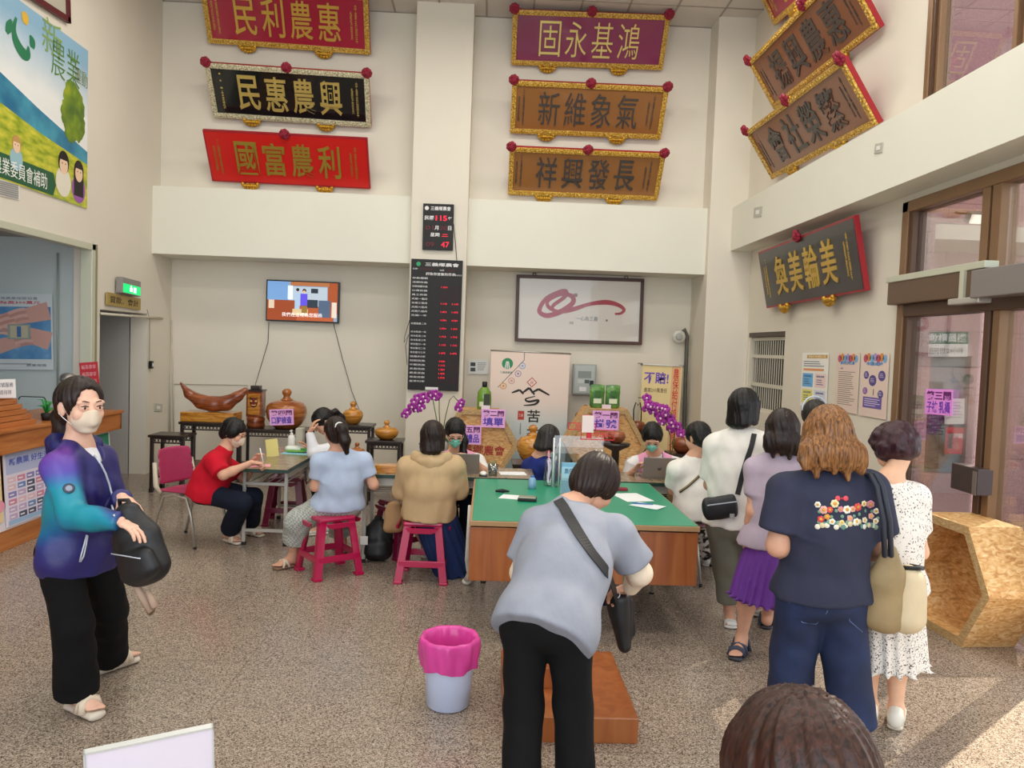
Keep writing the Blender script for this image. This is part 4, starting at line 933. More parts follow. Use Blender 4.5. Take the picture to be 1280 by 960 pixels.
# exit lamp, department plate, switch, conduits
t, b, w, h = plate('exit_sign', 'lit green exit sign above the corridor doorway', 'sign', ((153, 346), (176, 352), (176, 371), (154, 366)), on_side(XL+.10), mat('grey lamp case', '#8e8b86', .4), .08); b.build('case', t)
s = MB(); s.rect(-w/2+.01, -h/2+.01, w/2-.01, h*.12, .002, flat('#17c46a', emit=1.1)); s.disc(-w*.05, -h*.02, .018, .003, flat('#e9fff4', emit=.9)); s.rect(-w*.12, -h*.32, w*.02, -h*.08, .003, flat('#e9fff4', emit=.9)); s.rect(w*.08, -h*.36, w*.24, 0, .003, flat('#d8ffe8', emit=.9)); s.build('lit_face', t)
t, b, w, h = plate('department_plate', 'brass coloured name plate over the corridor doorway', 'sign', ((133, 365), (176, 373), (176, 388), (134, 381)), on_side(XL+.03), mat('brass plate', '#b39a55', .4, metal=.3), .015); b.build('plate', t)
s = MB(); s.text('貸款．會計', 0, 0, w*.84, h*.55, .001, flat('#4a3a14'), bold=.01); s.build('characters', t)
wire('switch_cable', 'thin grey cable with a black hanging switch by the corridor doorway', [pX(184, 387, XL+.02), pX(187, 400, XL+.02), pX(187, 452, XL+.02)], .004, mat('grey cable', '#8c8880', .5))
w = MB(); p = pX(189, 456, XL+.03); w.box((p[0]-.02, p[1]-.03, p[2]-.05), (p[0]+.02, p[1]+.03, p[2]+.05), m_black, bevel=.008); w.box((p[0]+.02, p[1]-.01, p[2]-.02), (p[0]+.026, p[1]+.01, p[2]+.02), m_white); tag(w.build('hanging_switch'), 'small black switch hanging on a cable beside the corridor doorway', 'switch')
m_duct = mat('cream cable trunking', '#cfc8b4', .5)
wire('conduit', 'cream conduit across the head of the corridor doorway', [pX(126, 392, XL+.02), pX(178, 396, XL+.02), pX(203, 398, XL+.02)], .016, m_duct, 'pipe')
wire('conduit', 'thick cream conduit running down the left end of the back wall', [pY(208, 396, LY-.03), pY(210, 440, LY-.03), pY(212, 545, LY-.03)], .016, m_duct, 'pipe')
wire('conduit', 'thin cream conduit running down beside the thicker corner one', [pY(214, 400, LY-.02), pY(216, 470, LY-.02), pY(217, 548, LY-.02)], .009, m_duct, 'pipe')
wire('wall_cable', 'thin cable line along the back wall behind the boat carving', [pY(215, 480, LY-.01), pY(310, 481, LY-.01), pY(311, 505, LY-.01)], .006, m_duct)
for label, c, f, s_ in (('small white socket plate low on the left corner wall', (198, 509), on_side(XL+.01), 'socket_plate'), ('small grey switch plate at the near part of the right fascia', (1098, 185), on_side(XF-.008), 'switch_plate'), ('small grey switch plate at the far end of the right fascia', (947, 265), on_side(XF-.008), 'switch_plate')):
    t, b, w, h = plate(s_, label, 'socket', ((c[0]-5, c[1]-5), (c[0]+5, c[1]-7 if c[0] > 500 else c[1]-4), (c[0]+5, c[1]+5 if c[0] > 500 else c[1]+6), (c[0]-5, c[1]+7 if c[0] > 500 else c[1]+5)), f, mat('grey plate', '#bdbaae', .5), .01); b.build('plate', t)
    MB().box((-w*.2, -h*.2, 0), (w*.2, h*.2, .004), m_white).build('rocker', t)
# notices on the right wall
def poster(label, cor, fn, draw, base, cat='poster', name='poster', group=None, bend=False):
    t, b, w, h = plate(name, label, cat, cor, fn, flat(base, .45), .003, group); b.build('sheet', t); s = MB(); draw(s, w, h); s.build('print', t); return t
def lines(s, x0, x1, y, h, n, c, z=.001):
    r = np.random.default_rng(n)
    for k in range(n): yy = y-h*k/n; s.rect(x0, yy-h/n*.22, x0+(x1-x0)*r.uniform(.7, 1), yy+h/n*.1, z, flat(c))
def d1(s, w, h):
    s.rect(-w*.3, h*.40, w*.46, h*.46, .001, flat('#c99a34')); s.text('貸款利率調整公告', w*.08, h*.43, w*.66, h*.04, .0016, flat('#fff6da'), res=1); lines(s, -w*.42, w*.4, h*.34, h*.12, 3, '#51607a'); s.rect(-w*.42, h*.17, w*.35, h*.21, .001, flat('#e39a62'))
    for x, y, c in ((-.44, .12, '#6fb6e8'), (.04, .12, '#f3d7d4'), (-.44, -.18, '#e8e27a'), (.04, -.18, '#d9dbe8')): s.rect(w*x, h*(y-.25), w*(x+.40), h*y, .001, flat(c)); s.text('農業保險', w*(x+.2), h*(y-.05), w*.28, h*.035, .0016, flat('#2f4e8a'), res=1); lines(s, w*(x+.06), w*(x+.32), h*(y-.11), h*.12, 3, '#44618e', .0016)
poster('white notice with blue and yellow panels on the right wall', ((1002, 442), (1035, 440), (1034, 513), (1001, 506)), on_side(XR-.012), d1, '#f3f1ea')
def d2(s, w, h):
    for k in range(7): s.disc(-w*.36+w*.12*k, h*(.40+.02*(k % 2)), w*.08, .001, flat(('#c05a72', '#d98a4a', '#7fb0d8', '#a89ad0')[k % 4]), n=12)
    s.text('農民健康保險', 0, h*.33, w*.62, h*.055, .0018, flat('#4a90d0'), bold=.02, res=1); s.text('一、加保', -w*.3, h*.235, w*.24, h*.026, .001, flat('#8a5aa0'), res=1); lines(s, -w*.38, w*.38, h*.18, h*.58, 17, '#8d7f78')
poster('pale peach text poster, left of the pair by the door', ((1045, 441), (1074, 441), (1072, 518), (1044, 513)), on_side(XR-.012), d2, '#e7d2c4', group=None)
def d3(s, w, h):
    for k in range(7): s.disc(-w*.36+w*.12*k, h*(.41+.02*(k % 2)), w*.08, .001, flat(('#c05a72', '#d98a4a', '#7fb0d8', '#a89ad0')[k % 4]), n=12)
    s.text('申請流程', 0, h*.33, w*.6, h*.06, .0018, flat('#4a90d0'), bold=.02, res=1)
    for x, y, r in ((-.30, .15, .10), (.28, .15, .13), (-.05, .07, .14), (-.32, -.10, .09), (.26, -.13, .10)): s.disc(w*x, h*y, w*r, .001, flat('#5a4a8c' if x != -.32 else '#8a5aa0'), ry=h*r*.62); lines(s, w*(x-r*.6), w*(x+r*.6), h*(y+.03), h*.07, 3, '#d8cfe6', .0018)
    s.rect(-w*.38, -h*.36, w*.32, -h*.19, .001, flat('#6f5aa5')); lines(s, -w*.32, w*.26, h*-.22, h*.13, 4, '#e0d8ee', .0018); s.rect(-.006, -h*.16, .006, -h*.06, .001, flat('#5a5048'))
poster('pale peach poster with purple circles, right of the pair by the door', ((1077, 441), (1112, 441), (1107, 525), (1075, 519)), on_side(XR-.012), d3, '#e9d3c6')
t = poster('white notice card with small photos left of the roll-up banner', ((586, 450), (611, 450), (610, 468), (585, 467)), on_back(LY-.02), lambda s, w, h: (s.rect(-w*.4, h*.05, -w*.15, h*.32, .001, flat('#3a3f44')), s.rect(-w*.4, -h*.32, -w*.15, -h*.05, .001, flat('#4a5054')), lines(s, -w*.05, w*.4, h*.3, h*.6, 5, '#7d7d7d')), '#dfe2e0', 'notice', 'notice_card')
# pink sign on the door glass, cash machine outside
def sign2(a, b): return lambda s, w, h: (s.text(a, 0, h*.25, w*.9, h*.36, .001, flat('#6a1f6e'), bold=.03), s.text(b, 0, -h*.2, w*.86, h*.46, .001, flat('#7a3fc0'), bold=.02))
poster('pink paper sign stuck on the entrance door glass', ((1157, 486), (1192, 487), (1189, 520), (1156, 517)), on_side(XR+.02), sign2('第三關', '子抹 乳攝'), '#f39af0', 'sign', 'paper_sign')
t, b, w, h = plate('cash_machine_sign', 'green and white cash machine sign seen through the door glass', 'sign', ((1148, 415), (1210, 415), (1210, 446), (1148, 446)), on_back(GY-.06), flat('#f4f1ea'), .05); b.build('panel', t); s = MB(); s.rect(-w/2, h*.02, w/2, h/2, .001, flat('#2e6a4c')); s.text('自動櫃員機', 0, h*.26, w*.92, h*.36, .002, flat('#f6f6f0'), bold=.015); s.text('服務時間 24小時', 0, -h*.25, w*.8, h*.24, .001, flat('#5a4a40'), res=1); s.build('lettering', t)
w = MB(); w.box((ax0, GY+.1, az0), (ax1, GY+.25, az1), mat('grey machine bay', '#8d9096', .5)); tag(w.build('cash_machine_bay'), None, None, None, 'structure')
p0, p1 = pY(1158, 586, GY), pY(1181, 478, GY)
w = MB(); w.box((p0[0], GY+.02, p0[2]), (p1[0], GY+.1, p1[2]), mat('dark machine', '#3a3c44', .4), bevel=.01); t = tag(w.build('cash_machine'), 'dark cash machine in the porch wall behind the door glass', 'cash machine'); w = MB(); w.box((p0[0]+.04, GY+.005, 1.25), (p1[0]-.03, GY+.02, 1.55), mat('machine screen', '#22282f', .15)); w.build('screen', t)
poster('red warning poster beside the cash machine outside', ((1182, 534), (1204, 535), (1203, 568), (1181, 567)), on_back(GY-.015), lambda s, w, h: (s.text('詐騙', w*.2, h*.2, w*.5, h*.2, .001, flat('#ffe8e0'), bold=.02), s.rect(-w*.35, -h*.3, -w*.1, h*.3, .001, flat('#3a2a30')), s.disc(w*.15, -h*.2, w*.2, .001, flat('#e08070'))), '#d0303c')
poster('white sheet posted above the red warning poster outside', ((1181, 498), (1206, 498), (1205, 530), (1181, 530)), on_back(GY-.015), lambda s, w, h: lines(s, -w*.4, w*.4, h*.35, h*.7, 6, '#b9b0aa'), '#e8e0da')
for label, x, y in (('floodlight with square head under the porch soffit, left one', 1181, 287), ('tilted floodlight under the porch soffit, right one', 1219, 272)):
    p = pY(x, y, GY-.35); t = thing('floodlight', label, 'light', mtx(p)); w = MB(); w.box((-.09, -.05, -.06), (.09, .05, .06), mat('grey lamp body', '#8a8682', .4), Matrix.Rotation(.5, 4, 'X'), bevel=.01); w.build('housing', t); w = MB(); w.box((-.08, -.06, -.05), (.08, -.05, .05), flat('#fff6e6', emit=1.2), Matrix.Rotation(.5, 4, 'X')); w.build('lens', t); w = MB(); w.tube([(0, .02, .04), (.0, .3, .10), (0, .35, .12)], .012, m_frame); w.build('arm', t)
# pipe with round dial, hook banner, switch cabinet
t = thing('wall_pipe', 'dark vertical pipe with a round pale dial in the right corner', 'pipe', mtx((0, 0, 0))); w = MB(); w.tube([pY(850, 417, LY-.12), pY(856, 412, LY-.12), pY(859, 420, LY-.12), pY(857, 470, LY-.12), pY(855, 540, LY-.12), (pY(855, 540, LY-.12)[0], LY-.12, .0)], .028, mat('grey green pipe', '#57564d', .4)); w.build('pipe', t)
p = pY(848, 421, LY-.16); w = MB(); w.lathe([(.09, 0), (.095, .02), (.085, .04), (.03, .05)], mat('pale dial', '#c9c7be', .4), mtx(p, x=(1, 0, 0), y=(0, 0, 1), z=(0, -1, 0))); w.lathe([(.05, .05), (.04, .055)], mat('grey dial face', '#a9a8a2', .4), mtx(p, x=(1, 0, 0), y=(0, 0, 1), z=(0, -1, 0))); w.build('dial', t)
def d4(s, w, h):
    s.rect(w*.24, -h/2, w*.47, h/2, .001, flat('#e9b98a')); s.text('不賠!', -w*.14, h*.36, w*.62, h*.13, .002, flat('#7a5ac0'), bold=.02); s.text('最高200萬責任', -w*.14, h*.225, w*.58, h*.05, .002, flat('#6a5a4a'), res=1); s.text('\n'.join('農保給付限制條件'), w*.355, h*.02, w*.15, h*.90, .002, flat('#d0402c'), bold=.01)
t, b, w, h = plate('hanging_banner', 'yellow orange insurance banner hung at the right end of the back wall', 'banner', ((801, 455), (853, 458), (846, 572), (799, 570)), on_back(LY-.28), flat('#efd9a0'), .006); b.build('sheet', t); s = MB(); d4(s, w, h); s.build('print', t); s = MB(); s.tube([(-w*.53, h/2+.0, .01), (w*.53, h/2+.0, .01)], .010, m_wh); 
for q in (-1, 1): s.sphere((q*w*.53, h/2+.0, .01), .018, mat('steel hook', '#77736b', .3, metal=.7)); s.box((q*w*.53-.008, h/2, -.22), (q*w*.53+.008, h/2+.016, .01), mat('steel hook', '#77736b', .3, metal=.7))
s.build('rod', t)
t, b, w, h = plate('switch_cabinet', 'grey steel electric cabinet on the wall right of the roll-up banner', 'electric cabinet', ((717, 455), (746, 456), (744, 494), (716, 493)), on_back(LY-.15), mat('grey steel', '#a3a9a6', .4, metal=.2), .14); b.build('case', t)
s = MB(); s.box((-w*.44, -h*.45, 0), (w*.44, h*.45, .012), mat('grey steel door', '#b4bab6', .4, metal=.2), bevel=.004); d = s.build('door', t)
s = MB(); s.rect(-w*.3, h*.05, w*.28, h*.28, .014, flat('#8b9490')); s.rect(-w*.3, -h*.12, -w*.02, 0, .014, flat('#c9cfcc')); s.rect(.0, -h*.12, w*.2, 0, .014, flat('#5a605e')); s.rect(-w*.22, -h*.38, w*.08, -h*.24, .014, m_wh); s.box((w*.22, -h*.2, .012), (w*.38, -h*.02, .04), m_black, bevel=.004); s.build('gauge', d)
# roll-up banner
RY = 10.35
t, b, w, h = plate('roll_up_banner', 'pastel roll-up banner with black mountain lines behind the counter staff', 'banner', ((613, 438), (712, 443), (704, 640), (607, 637)), on_back(RY), flat('#efe3da'), .004)
def pastel():
    m = bpy.data.materials.new('pastel banner print'); m.use_nodes = True; nt = m.node_tree; b = nt.nodes['Principled BSDF']; N = nt.nodes.new; Lk = nt.links.new
    c = N('ShaderNodeTexCoord'); s = N('ShaderNodeSeparateXYZ'); Lk(c.outputs['Object'], s.inputs[0]); a = N('ShaderNodeMapRange'); a.inputs['From Min'].default_value = -1.0; a.inputs['From Max'].default_value = 1.0; Lk(s.outputs[1], a.inputs[0])
    r = N('ShaderNodeValToRGB'); e = r.color_ramp.elements
    for p, k in ((.3, '#a9c4cc'), (.55, '#d3dbd9'), (.72, '#efdcd0'), (.95, '#f2dccf')): q = e.new(p); q.color = (*lin(hexc(k)), 1)
    e.remove(e[0]); e.remove(e[-1]); Lk(a.outputs[0], r.inputs[0]); Lk(r.outputs[0], b.inputs['Base Color']); b.inputs['Roughness'].default_value = .5
    return m
b = MB(); b.box((-w/2, -h/2, -.004), (w/2, h/2, 0), pastel()); b.build('sheet', t)
s = MB(); G = lambda x, y: ((x-660)/50*w/2*1.0, h/2-(y-440)/198*h)
s.disc(*G(631, 455), .075, .001, flat('#2f8f5e')); 
for k in (-1, 0, 1): stroke(s, [(G(631, 455)[0]+k*.03, G(631, 455)[1]-.07, .008), (G(631, 455)[0]+k*.012, G(631, 455)[1]+.03, .006)], m_wh, .003)
s.text('三義鄉農會', *G(630, 466), .17, .03, .001, flat('#3a7a5e'), res=1)
for (x, y), c in (((650, 457), '#9fb4d8'), ((645, 467), '#b79ab5'), ((637, 476), '#d9a5a0'), ((627, 483), '#dca35a')): s.disc(*G(x, y), .045, .001, flat(c)); s.disc(*G(x, y), .032, .0018, flat('#f0e2d8')); s.disc(*G(x, y), .018, .0024, flat(c))
for a, b_ in (((620, 485), (652, 450)), ((652, 450), (652, 440))): stroke(s, [(*G(*a), .004), (*G((a[0]+b_[0])/2, (a[1]+b_[1])/2), .004), (*G(*b_), .004)], flat('#5a5450'), .0008)
x, y = G(663, 477); s.prism([(x, y+.07), (x+.07, y), (x, y-.07), (x-.07, y)], .0002, .001, flat('#c04a3a')); s.prism([(x, y+.055), (x+.055, y), (x, y-.055), (x-.055, y)], .001, .0015, flat('#f0e0d4')); s.text('谷', x, y, .05, .05, .002, flat('#c04a3a'))
K = flat('#2a2724'); P = lambda *a: [(*G(x, y), r) for x, y, r in a]
for seg in (((638, 491, .008), (648, 487, .014)), ((648, 487, .014), (653, 492, .01)), ((651, 491, .010), (660, 484, .016)), ((660, 484, .016), (667, 492, .012)), ((663, 490, .010), (672, 485, .016)), ((672, 485, .016), (686, 492, .010))): a, c = seg; stroke(s, P(a, ((a[0]+c[0])/2, (a[1]+c[1])/2, .014), c), K, .002)
stroke(s, P((668, 494, .006), (656, 498, .010), (660, 501, .014), (672, 499, .016), (668, 504, .014), (654, 506, .006)), K, .002)
s.text('苦', *G(667, 519), .17, .17, .002, K, bold=.015); s.text('茶', *G(667, 541), .17, .15, .002, K, bold=.015); s.rect(*G(647, 524), *G(655, 513), .002, flat('#c0453a')); s.text('三義', *G(651, 518.5), .06, .04, .003, flat('#f3e0d8'), res=1); s.text('\n'.join('谷香茶韻'), *G(651, 535), .02, .16, .002, flat('#6a6a66'), res=1)
s.build('print', t); s = MB(); s.tube([(-w*.51, h/2+.004, -.004), (w*.51, h/2+.004, -.004)], .012, mat('steel rail', '#bdbab4', .3, metal=.7)); s.build('rail', t)
gz = pY(655, 639, RY)[2]; s = MB(); s.box((-w/2, -h/2-.06, -.09), (w/2, -h/2+.01, .09), mat('steel rail', '#bdbab4', .3, metal=.7), bevel=.02); s.box((-.012, -h/2, -.05), (.012, h/2, -.03), mat('steel rail', '#bdbab4', .3, metal=.7)); s.build('foot', t)
# ---------------------------------------------------------------- furniture and carvings
m_dwood = ramp_mat('black stained wood', [(.3, '#17110f'), (.7, '#33231d')], 6, .35, (1, 1, 8), coat=.2)
m_wood = ramp_mat('polished camphor wood', [(.3, '#7a3c12'), (.5, '#a8602a'), (.72, '#c98a46')], 5, .28, (1, 1, 6), coat=.5, dist=1.2)
m_wood_y = ramp_mat('polished yellow wood', [(.3, '#9a5b18'), (.5, '#c4832e'), (.72, '#dca650')], 5, .25, (1, 1, 6), coat=.5, dist=1.2)
m_wood_r = ramp_mat('polished red brown wood', [(.3, '#5c2410'), (.5, '#8a4422'), (.72, '#a9633a')], 5, .28, (1, 1, 6), coat=.5, dist=1.2)
m_ply = ramp_mat('orange brown veneer', [(.3, '#8a4820'), (.5, '#9a5628'), (.72, '#a76534')], 3, .35, (5, 5, .5), coat=.2, dist=.8)
m_oak = ramp_mat('counter oak', [(.3, '#a35c28'), (.5, '#bb7238'), (.72, '#c9854a')], 3, .38, (.6, .6, 7), coat=.15, dist=.8)
m_osb = ramp_mat('strand board', [(.22, '#a06a34'), (.42, '#cf9a5c'), (.58, '#e2b67a'), (.8, '#f2dbae')], 11, .6, (1, 2.6, 1.4), bump=.25, detail=3, dist=1.8)
m_osb_e = ramp_mat('strand board edge', [(.3, '#a98450'), (.6, '#c7a878'), (.8, '#dfc79c')], 30, .65, (1, 3, 1), detail=3, dist=.6)
m_steel = mat('grey painted steel tube', '#b6b4ac', .4, metal=.25); m_chrome = mat('pale metal tube', '#b9b4aa', .3, metal=.6)
m_table = ramp_mat('worn beige table top', [(.3, '#7d6a50'), (.7, '#9a8668')], 4, .22, (1, 5, 1)); m_tedge = mat('dark green table edge', '#1d3b33', .4)
m_green = mat('green vinyl desk mat', '#1f9470', .32, var=.05, scale=3, spec=.5); m_tan = mat('tan wood strip', '#a9855c', .5)
m_mag = mat('magenta red plastic', '#b3124a', .25, var=.04, scale=5, spec=.5, coat=.2); m_mag_d = mat('wine red plastic', '#7c1238', .28, coat=.2)
def sq(p, r): return (p[0]-r, p[1]-r), (p[0]+r, p[1]+r)
# carved black stands
def stand(label, x, y, z, w, d, shelf=True, group=None):
    t = thing('display_stand', label, 'stand', mtx((x, y, 0)), group)
    b = MB(); b.box((-w/2, -d/2, z-.03), (w/2, d/2, z), m_dwood, bevel=.006); b.build('top', t)
    n = max(5, int(w/.045))
    for yy in (-d/2+.03, d/2-.03):
        b = MB(); b.box((-w/2+.02, yy-.008, z-.045), (w/2-.02, yy+.008, z-.03), m_dwood)
        for k in range(n):
            xx = -w/2+.05+(w-.1)*k/(n-1); a = [(xx+.017*math.cos(q*.785), yy, z-.066+.024*math.sin(q*.785)) for q in range(9)]; b.tube(a, .005, m_dwood, n=5)
        b.box((-w/2+.03, yy-.007, z-.098), (w/2-.03, yy+.007, z-.086), m_dwood); b.build('carved_apron', t)
    for sx in (-1, 1):
        for sy in (-1, 1):
            b = MB(); X0, Y0 = sx*(w/2-.035), sy*(d/2-.035); b.box((X0-.018, Y0-.018, .0), (X0+.018, Y0+.018, z-.03), m_dwood, bevel=.004); b.box((X0-.023, Y0-.023, 0), (X0+.023, Y0+.023, .05), m_dwood, bevel=.006); b.build('leg', t)
    if shelf:
        b = MB(); b.box((-w/2+.03, -d/2+.03, .17), (w/2-.03, d/2-.03, .195), m_dwood, bevel=.004); b.build('shelf', t)
    return t
def gourd(label, p, r, h, m, knob=1., name='wooden_jar', cat='jar', group='turned wooden jars'):
    t = thing(name, label, cat, mtx(p), group); b = MB()
    b.lathe([(r*.50, 0), (r*.56, h*.02), (r*.74, h*.14), (r*.93, h*.36), (r, h*.58), (r*.95, h*.78), (r*.78, h*.92), (r*.45, h*.985), (r*.30, h)], m, n=32); b.build('body', t)
    b = MB(); k = r*.26*knob; z = h
    b.lathe([(k*1.5, z-.004), (k*1.45, z+k*.25), (k*.95, z+k*.5), (k*.72, z+k*1.0), (k*.9, z+k*1.2), (k*1.12, z+k*1.7), (k*1.1, z+k*2.2), (k*.7, z+k*2.65), (k*.1, z+k*2.8)], m, n=24); b.build('lid', t)
    return t
zt_ = lambda py, px_, Y: float(pY(px_, py, Y)[2])
p = pY(216, 542, 9.0); stand('low black carved stand in the left corner, bare top', p[0], 9.0, zt_(542, 216, 9.0), .42, .36)
p = pY(265, 526, 9.45); zs = zt_(526, 265, 9.45); stand('taller black carved stand carrying the boat carving', p[0], 9.45, zs, .64, .44)
w = MB(); w.box((p[0]-.32, 9.28, zs), (p[0]+.31, 9.62, zs+.115), m_wood_y, bevel=.008); tag(w.build('wooden_block'), 'plain yellow wooden block under the boat carving', 'block')
# boat
c = SDF(.05); bx = p[0]+.02; zb_ = zs+.118
pts = [(-.40, .33), (-.30, .20), (-.15, .11), (0, .085), (.15, .105), (.28, .19), (.37, .265)]; rad = [.015, .055, .085, .095, .09, .065, .04]
for i in range(6): c.ecap((bx+pts[i][0], 9.45, zb_+pts[i][1]), (bx+pts[i+1][0], 9.45, zb_+pts[i+1][1]), rad[i]*1.1, rad[i], rad[i+1]*1.1, rad[i+1], (0, 1, 0), k=.03)
c.ell((bx, 9.45, zb_+.40), (.40, .09, .20), k=.02, op=1); c.plane((0, 0, zb_+.001), (0, 0, -1), .004)
v, q = c.mesh(.010); o = sdf_obj('boat_carving', [(v, q, m_wood_r)]); tag(o, 'crescent boat shaped wood carving with both ends raised', 'carving')
# lantern on its log, big jar, small jars
p = pY(345, 535, 9.95); zd_ = zt_(535, 345, 9.95); stand('wide dark stand under the lantern and the biggest gourd jar', p[0], 9.98, zd_, .92, .46)
lx_ = pY(318, 530, 9.9)[0]
w = MB(); w.lathe([(.10, 0), (.115, .03), (.108, .07), (.115, .12), (.10, .14)], m_wood_r, mtx((lx_, 9.95, zd_)), 20, 5, .05); tag(w.build('wooden_log'), 'short red brown log seat under the carved lantern', 'log')
t = thing('carved_lantern', 'square carved wooden lantern with a face panel, left of the biggest jar', 'lantern', mtx((lx_, 9.95, zd_+.14)))
w = MB(); w.box((-.10, -.085, 0), (.10, .085, .33), m_wood_r, bevel=.006); w.build('body', t)
w = MB(); w.box((-.075, -.095, .03), (.075, -.084, .30), m_wood_y, bevel=.004); f_ = flat('#7a3020')
w.sphere((0, -.10, .19), (.05, .012, .065), f_); 
for q in (-1, 1): w.sphere((q*.03, -.108, .205), (.016, .010, .010), flat('#e9c07a')); w.tube([(q*.01, -.108, .235), (q*.05, -.105, .25)], .006, flat('#3a1610'), n=6)
w.tube([(-.03, -.108, .16), (0, -.112, .15), (.03, -.108, .16)], .006, flat('#e9c07a'), n=6); w.build('face_panel', t)
w = MB(); w.box((-.11, -.095, .33), (.11, .095, .35), m_dwood, bevel=.004); w.box((-.06, -.05, .35), (.06, .05, .40), m_dwood, bevel=.008); w.build('cap', t)
def pink_sign(label, cor, fn, a, b, name='paper_sign', base='#f3b6f0'):
    t, bb_, w, h = plate(name, label, 'sign', cor, fn, flat(base, .6), .002, 'pink station signs'); bb_.build('sheet', t)
    s = MB(); s.text(a, 0, h*.27, w*.88, h*.34, .001, flat('#6b2a63'), bold=.03); s.text(b, 0, -h*.18, w*.84, h*.46, .001, flat('#5c44b8'), bold=.025); s.build('lettering', t); return t
jx = pY(357, 533, 9.95)[0]; gourd('biggest gourd jar, orange brown, with a knobbed lid and pink sign', (jx, 9.98, zd_+.001), .26, .36, m_wood, .8)
pink_sign('pink paper sign on the biggest gourd jar', ((337, 512), (367, 511), (367, 531), (337, 532)), on_back(9.71), '第四關', '口腔檢查')
def jar_on(label, px_, pb, pr, ph, Y, m, knob=1.): p = pY(px_, pb, Y); k = Y/F; return gourd(label, p, pr*k, ph*k, m, knob)
p = pY(447, 530, 9.4); stand('black carved stand under the tall knobbed yellow jar', p[0], 9.4, p[2], .40, .38); jar_on('yellow jar with tall knob on the higher of two black stands', 441, 529.5, 12.5, 18, 9.4, m_wood_y, 1.1)
p = pY(482, 549, 8.9); stand('lower black carved stand with shelf, beside the orchid', p[0], 8.9, p[2], .42, .36); jar_on('flat yellow jar with knob on the lower black stand', 483, 548.8, 15, 15, 8.9, m_wood_y, .8)
t = jar_on('squat red brown jar on the shelf of the lower black stand', 477, 587, 11, 13, 8.9, m_wood_r, .9); t.location.z = .197; 
p = pY(446, 574, 8.6); stand('small black stand behind the girl in pale blue', p[0], 8.6, p[2]-.002, .34, .30, False); jar_on('small brown jar low behind the girl in pale blue', 446, 574, 10, 14, 8.6, m_wood)
p = pY(661, 578, 8.2); stand('black stand behind the navy shirted woman', p[0]+.05, 8.3, float(pY(665, 577, 8.3)[2])-.002, .46, .42, False); jar_on('big round amber jar behind the navy shirted woman', 665, 577, 20, 33, 8.3, m_wood_y, .95)
p = pY(731, 530, 10.4); stand('tall black stand under the jar beside the switch cabinet', p[0], 10.4, p[2]-.002, .36, .3); jar_on('brown jar with pointed lid beneath the switch cabinet', 731, 530, 13, 16, 10.4, m_wood, .9)
p = pY(796, 540, 10.25); stand('tall dark stand under the handled basket carving', p[0], 10.25, p[2], .34, .32)
pb_ = pY(796, 540, 10.25); t = thing('basket_carving', 'turned wooden basket with a thin tall loop handle by the right orchid', 'carving', mtx((pb_[0], 10.25, pb_[2]+.001))); w = MB(); w.lathe([(.06, 0), (.10, .03), (.115, .08), (.10, .13), (.05, .15)], m_wood_r, n=24); w.build('body', t); w = MB(); w.tube([(-.05, 0, .14), (-.055, 0, .30), (-.03, 0, .40), (0, 0, .36), (.03, 0, .40), (.05, 0, .28), (.05, 0, .14)], .009, m_dwood); w.build('handle', t)
p = pY(855, 566, 9.5); stand('dark stand behind the seated woman with the striped strap', p[0], 9.5, p[2], .4, .4, False); jar_on('round red brown jar at the right end of the back wall', 853, 565.8, 14, 20, 9.5, m_wood_r, .7)
# turned teapot and cups stand on the right table (placed later at table height)
# ---------------------------------------------------------------- hexagon boxes of strand board
def hexbox(label, C, ax, R, depth, back, rot=0., wall=.07, sub=None, group='strand board hexagons'):
    """C centre of the front face, ax the unit vector into the box"""
    ax = Vector(ax).normalized(); up = Vector((0, 0, 1)); x = ax.cross(up).normalized(); M = mtx(C, x=x, y=up, z=-ax)
    t = thing('hexagon_box', label, 'box seat', M, group); P = lambda r: [(r*math.cos(k*math.pi/3+rot), r*math.sin(k*math.pi/3+rot)) for k in range(6)]
    o_, i_ = P(R), P(R-wall)
    for k in range(6):
        a, b = o_[k], o_[(k+1) % 6]; c, d = i_[(k+1) % 6], i_[k]; w = MB()
        w.add([(*a, 0), (*b, 0), (*c, 0), (*d, 0), (*a, -depth), (*b, -depth), (*c, -depth), (*d, -depth)], [(3, 2, 6, 7), (0, 4, 5, 1), (4, 7, 6, 5)], m_osb); w.add([(*a, 0), (*b, 0), (*c, 0), (*d, 0)], [(0, 1, 2, 3)], m_osb_e); w.build('side_panel', t)
    w = MB(); w.prism(P(R-wall-.002), -back-.02, -back, m_osb); w.build('back_panel', t); return t, R-wall
hp = pY(598, 556, 9.5); t1, ri = hexbox('strand board hexagon with red lettering below the detergent bottle', (hp[0], 9.5, hp[2]), (0, 1, 0), .50, .42, .03)
s = MB(); s.text('三義鄉農會', 0, -.07, .66, .12, -.028, flat('#b0382e'), depth=.003, bold=.01)
for k in range(9): s.sphere((-.2+.05*k, -.26+.02*(k % 3), -.028), (.04, .03, .004), flat('#a9a070'), nu=8, nv=5)
s.build('lettering', t1)
hz = hp[2]-.50*math.sin(math.pi/3); w = MB(); w.box((hp[0]-.32, 9.52, 0), (hp[0]+.32, 9.90, hz), m_osb, bevel=.006); tag(w.build('plinth'), 'strand board plinth under the lettered hexagon', 'plinth')
hp2 = pY(757, 556, 9.5); t2, ri = hexbox('strand board hexagon under the green snack bags', (hp2[0], 9.5, hp2[2]), (0, 1, 0), .52, .42, .03)
hz2 = hp2[2]-.52*math.sin(math.pi/3); w = MB(); w.box((hp2[0]-.32, 9.52, 0), (hp2[0]+.32, 9.90, hz2), m_osb, bevel=.006); tag(w.build('plinth'), 'strand board plinth under the hexagon with the snack bags', 'plinth')
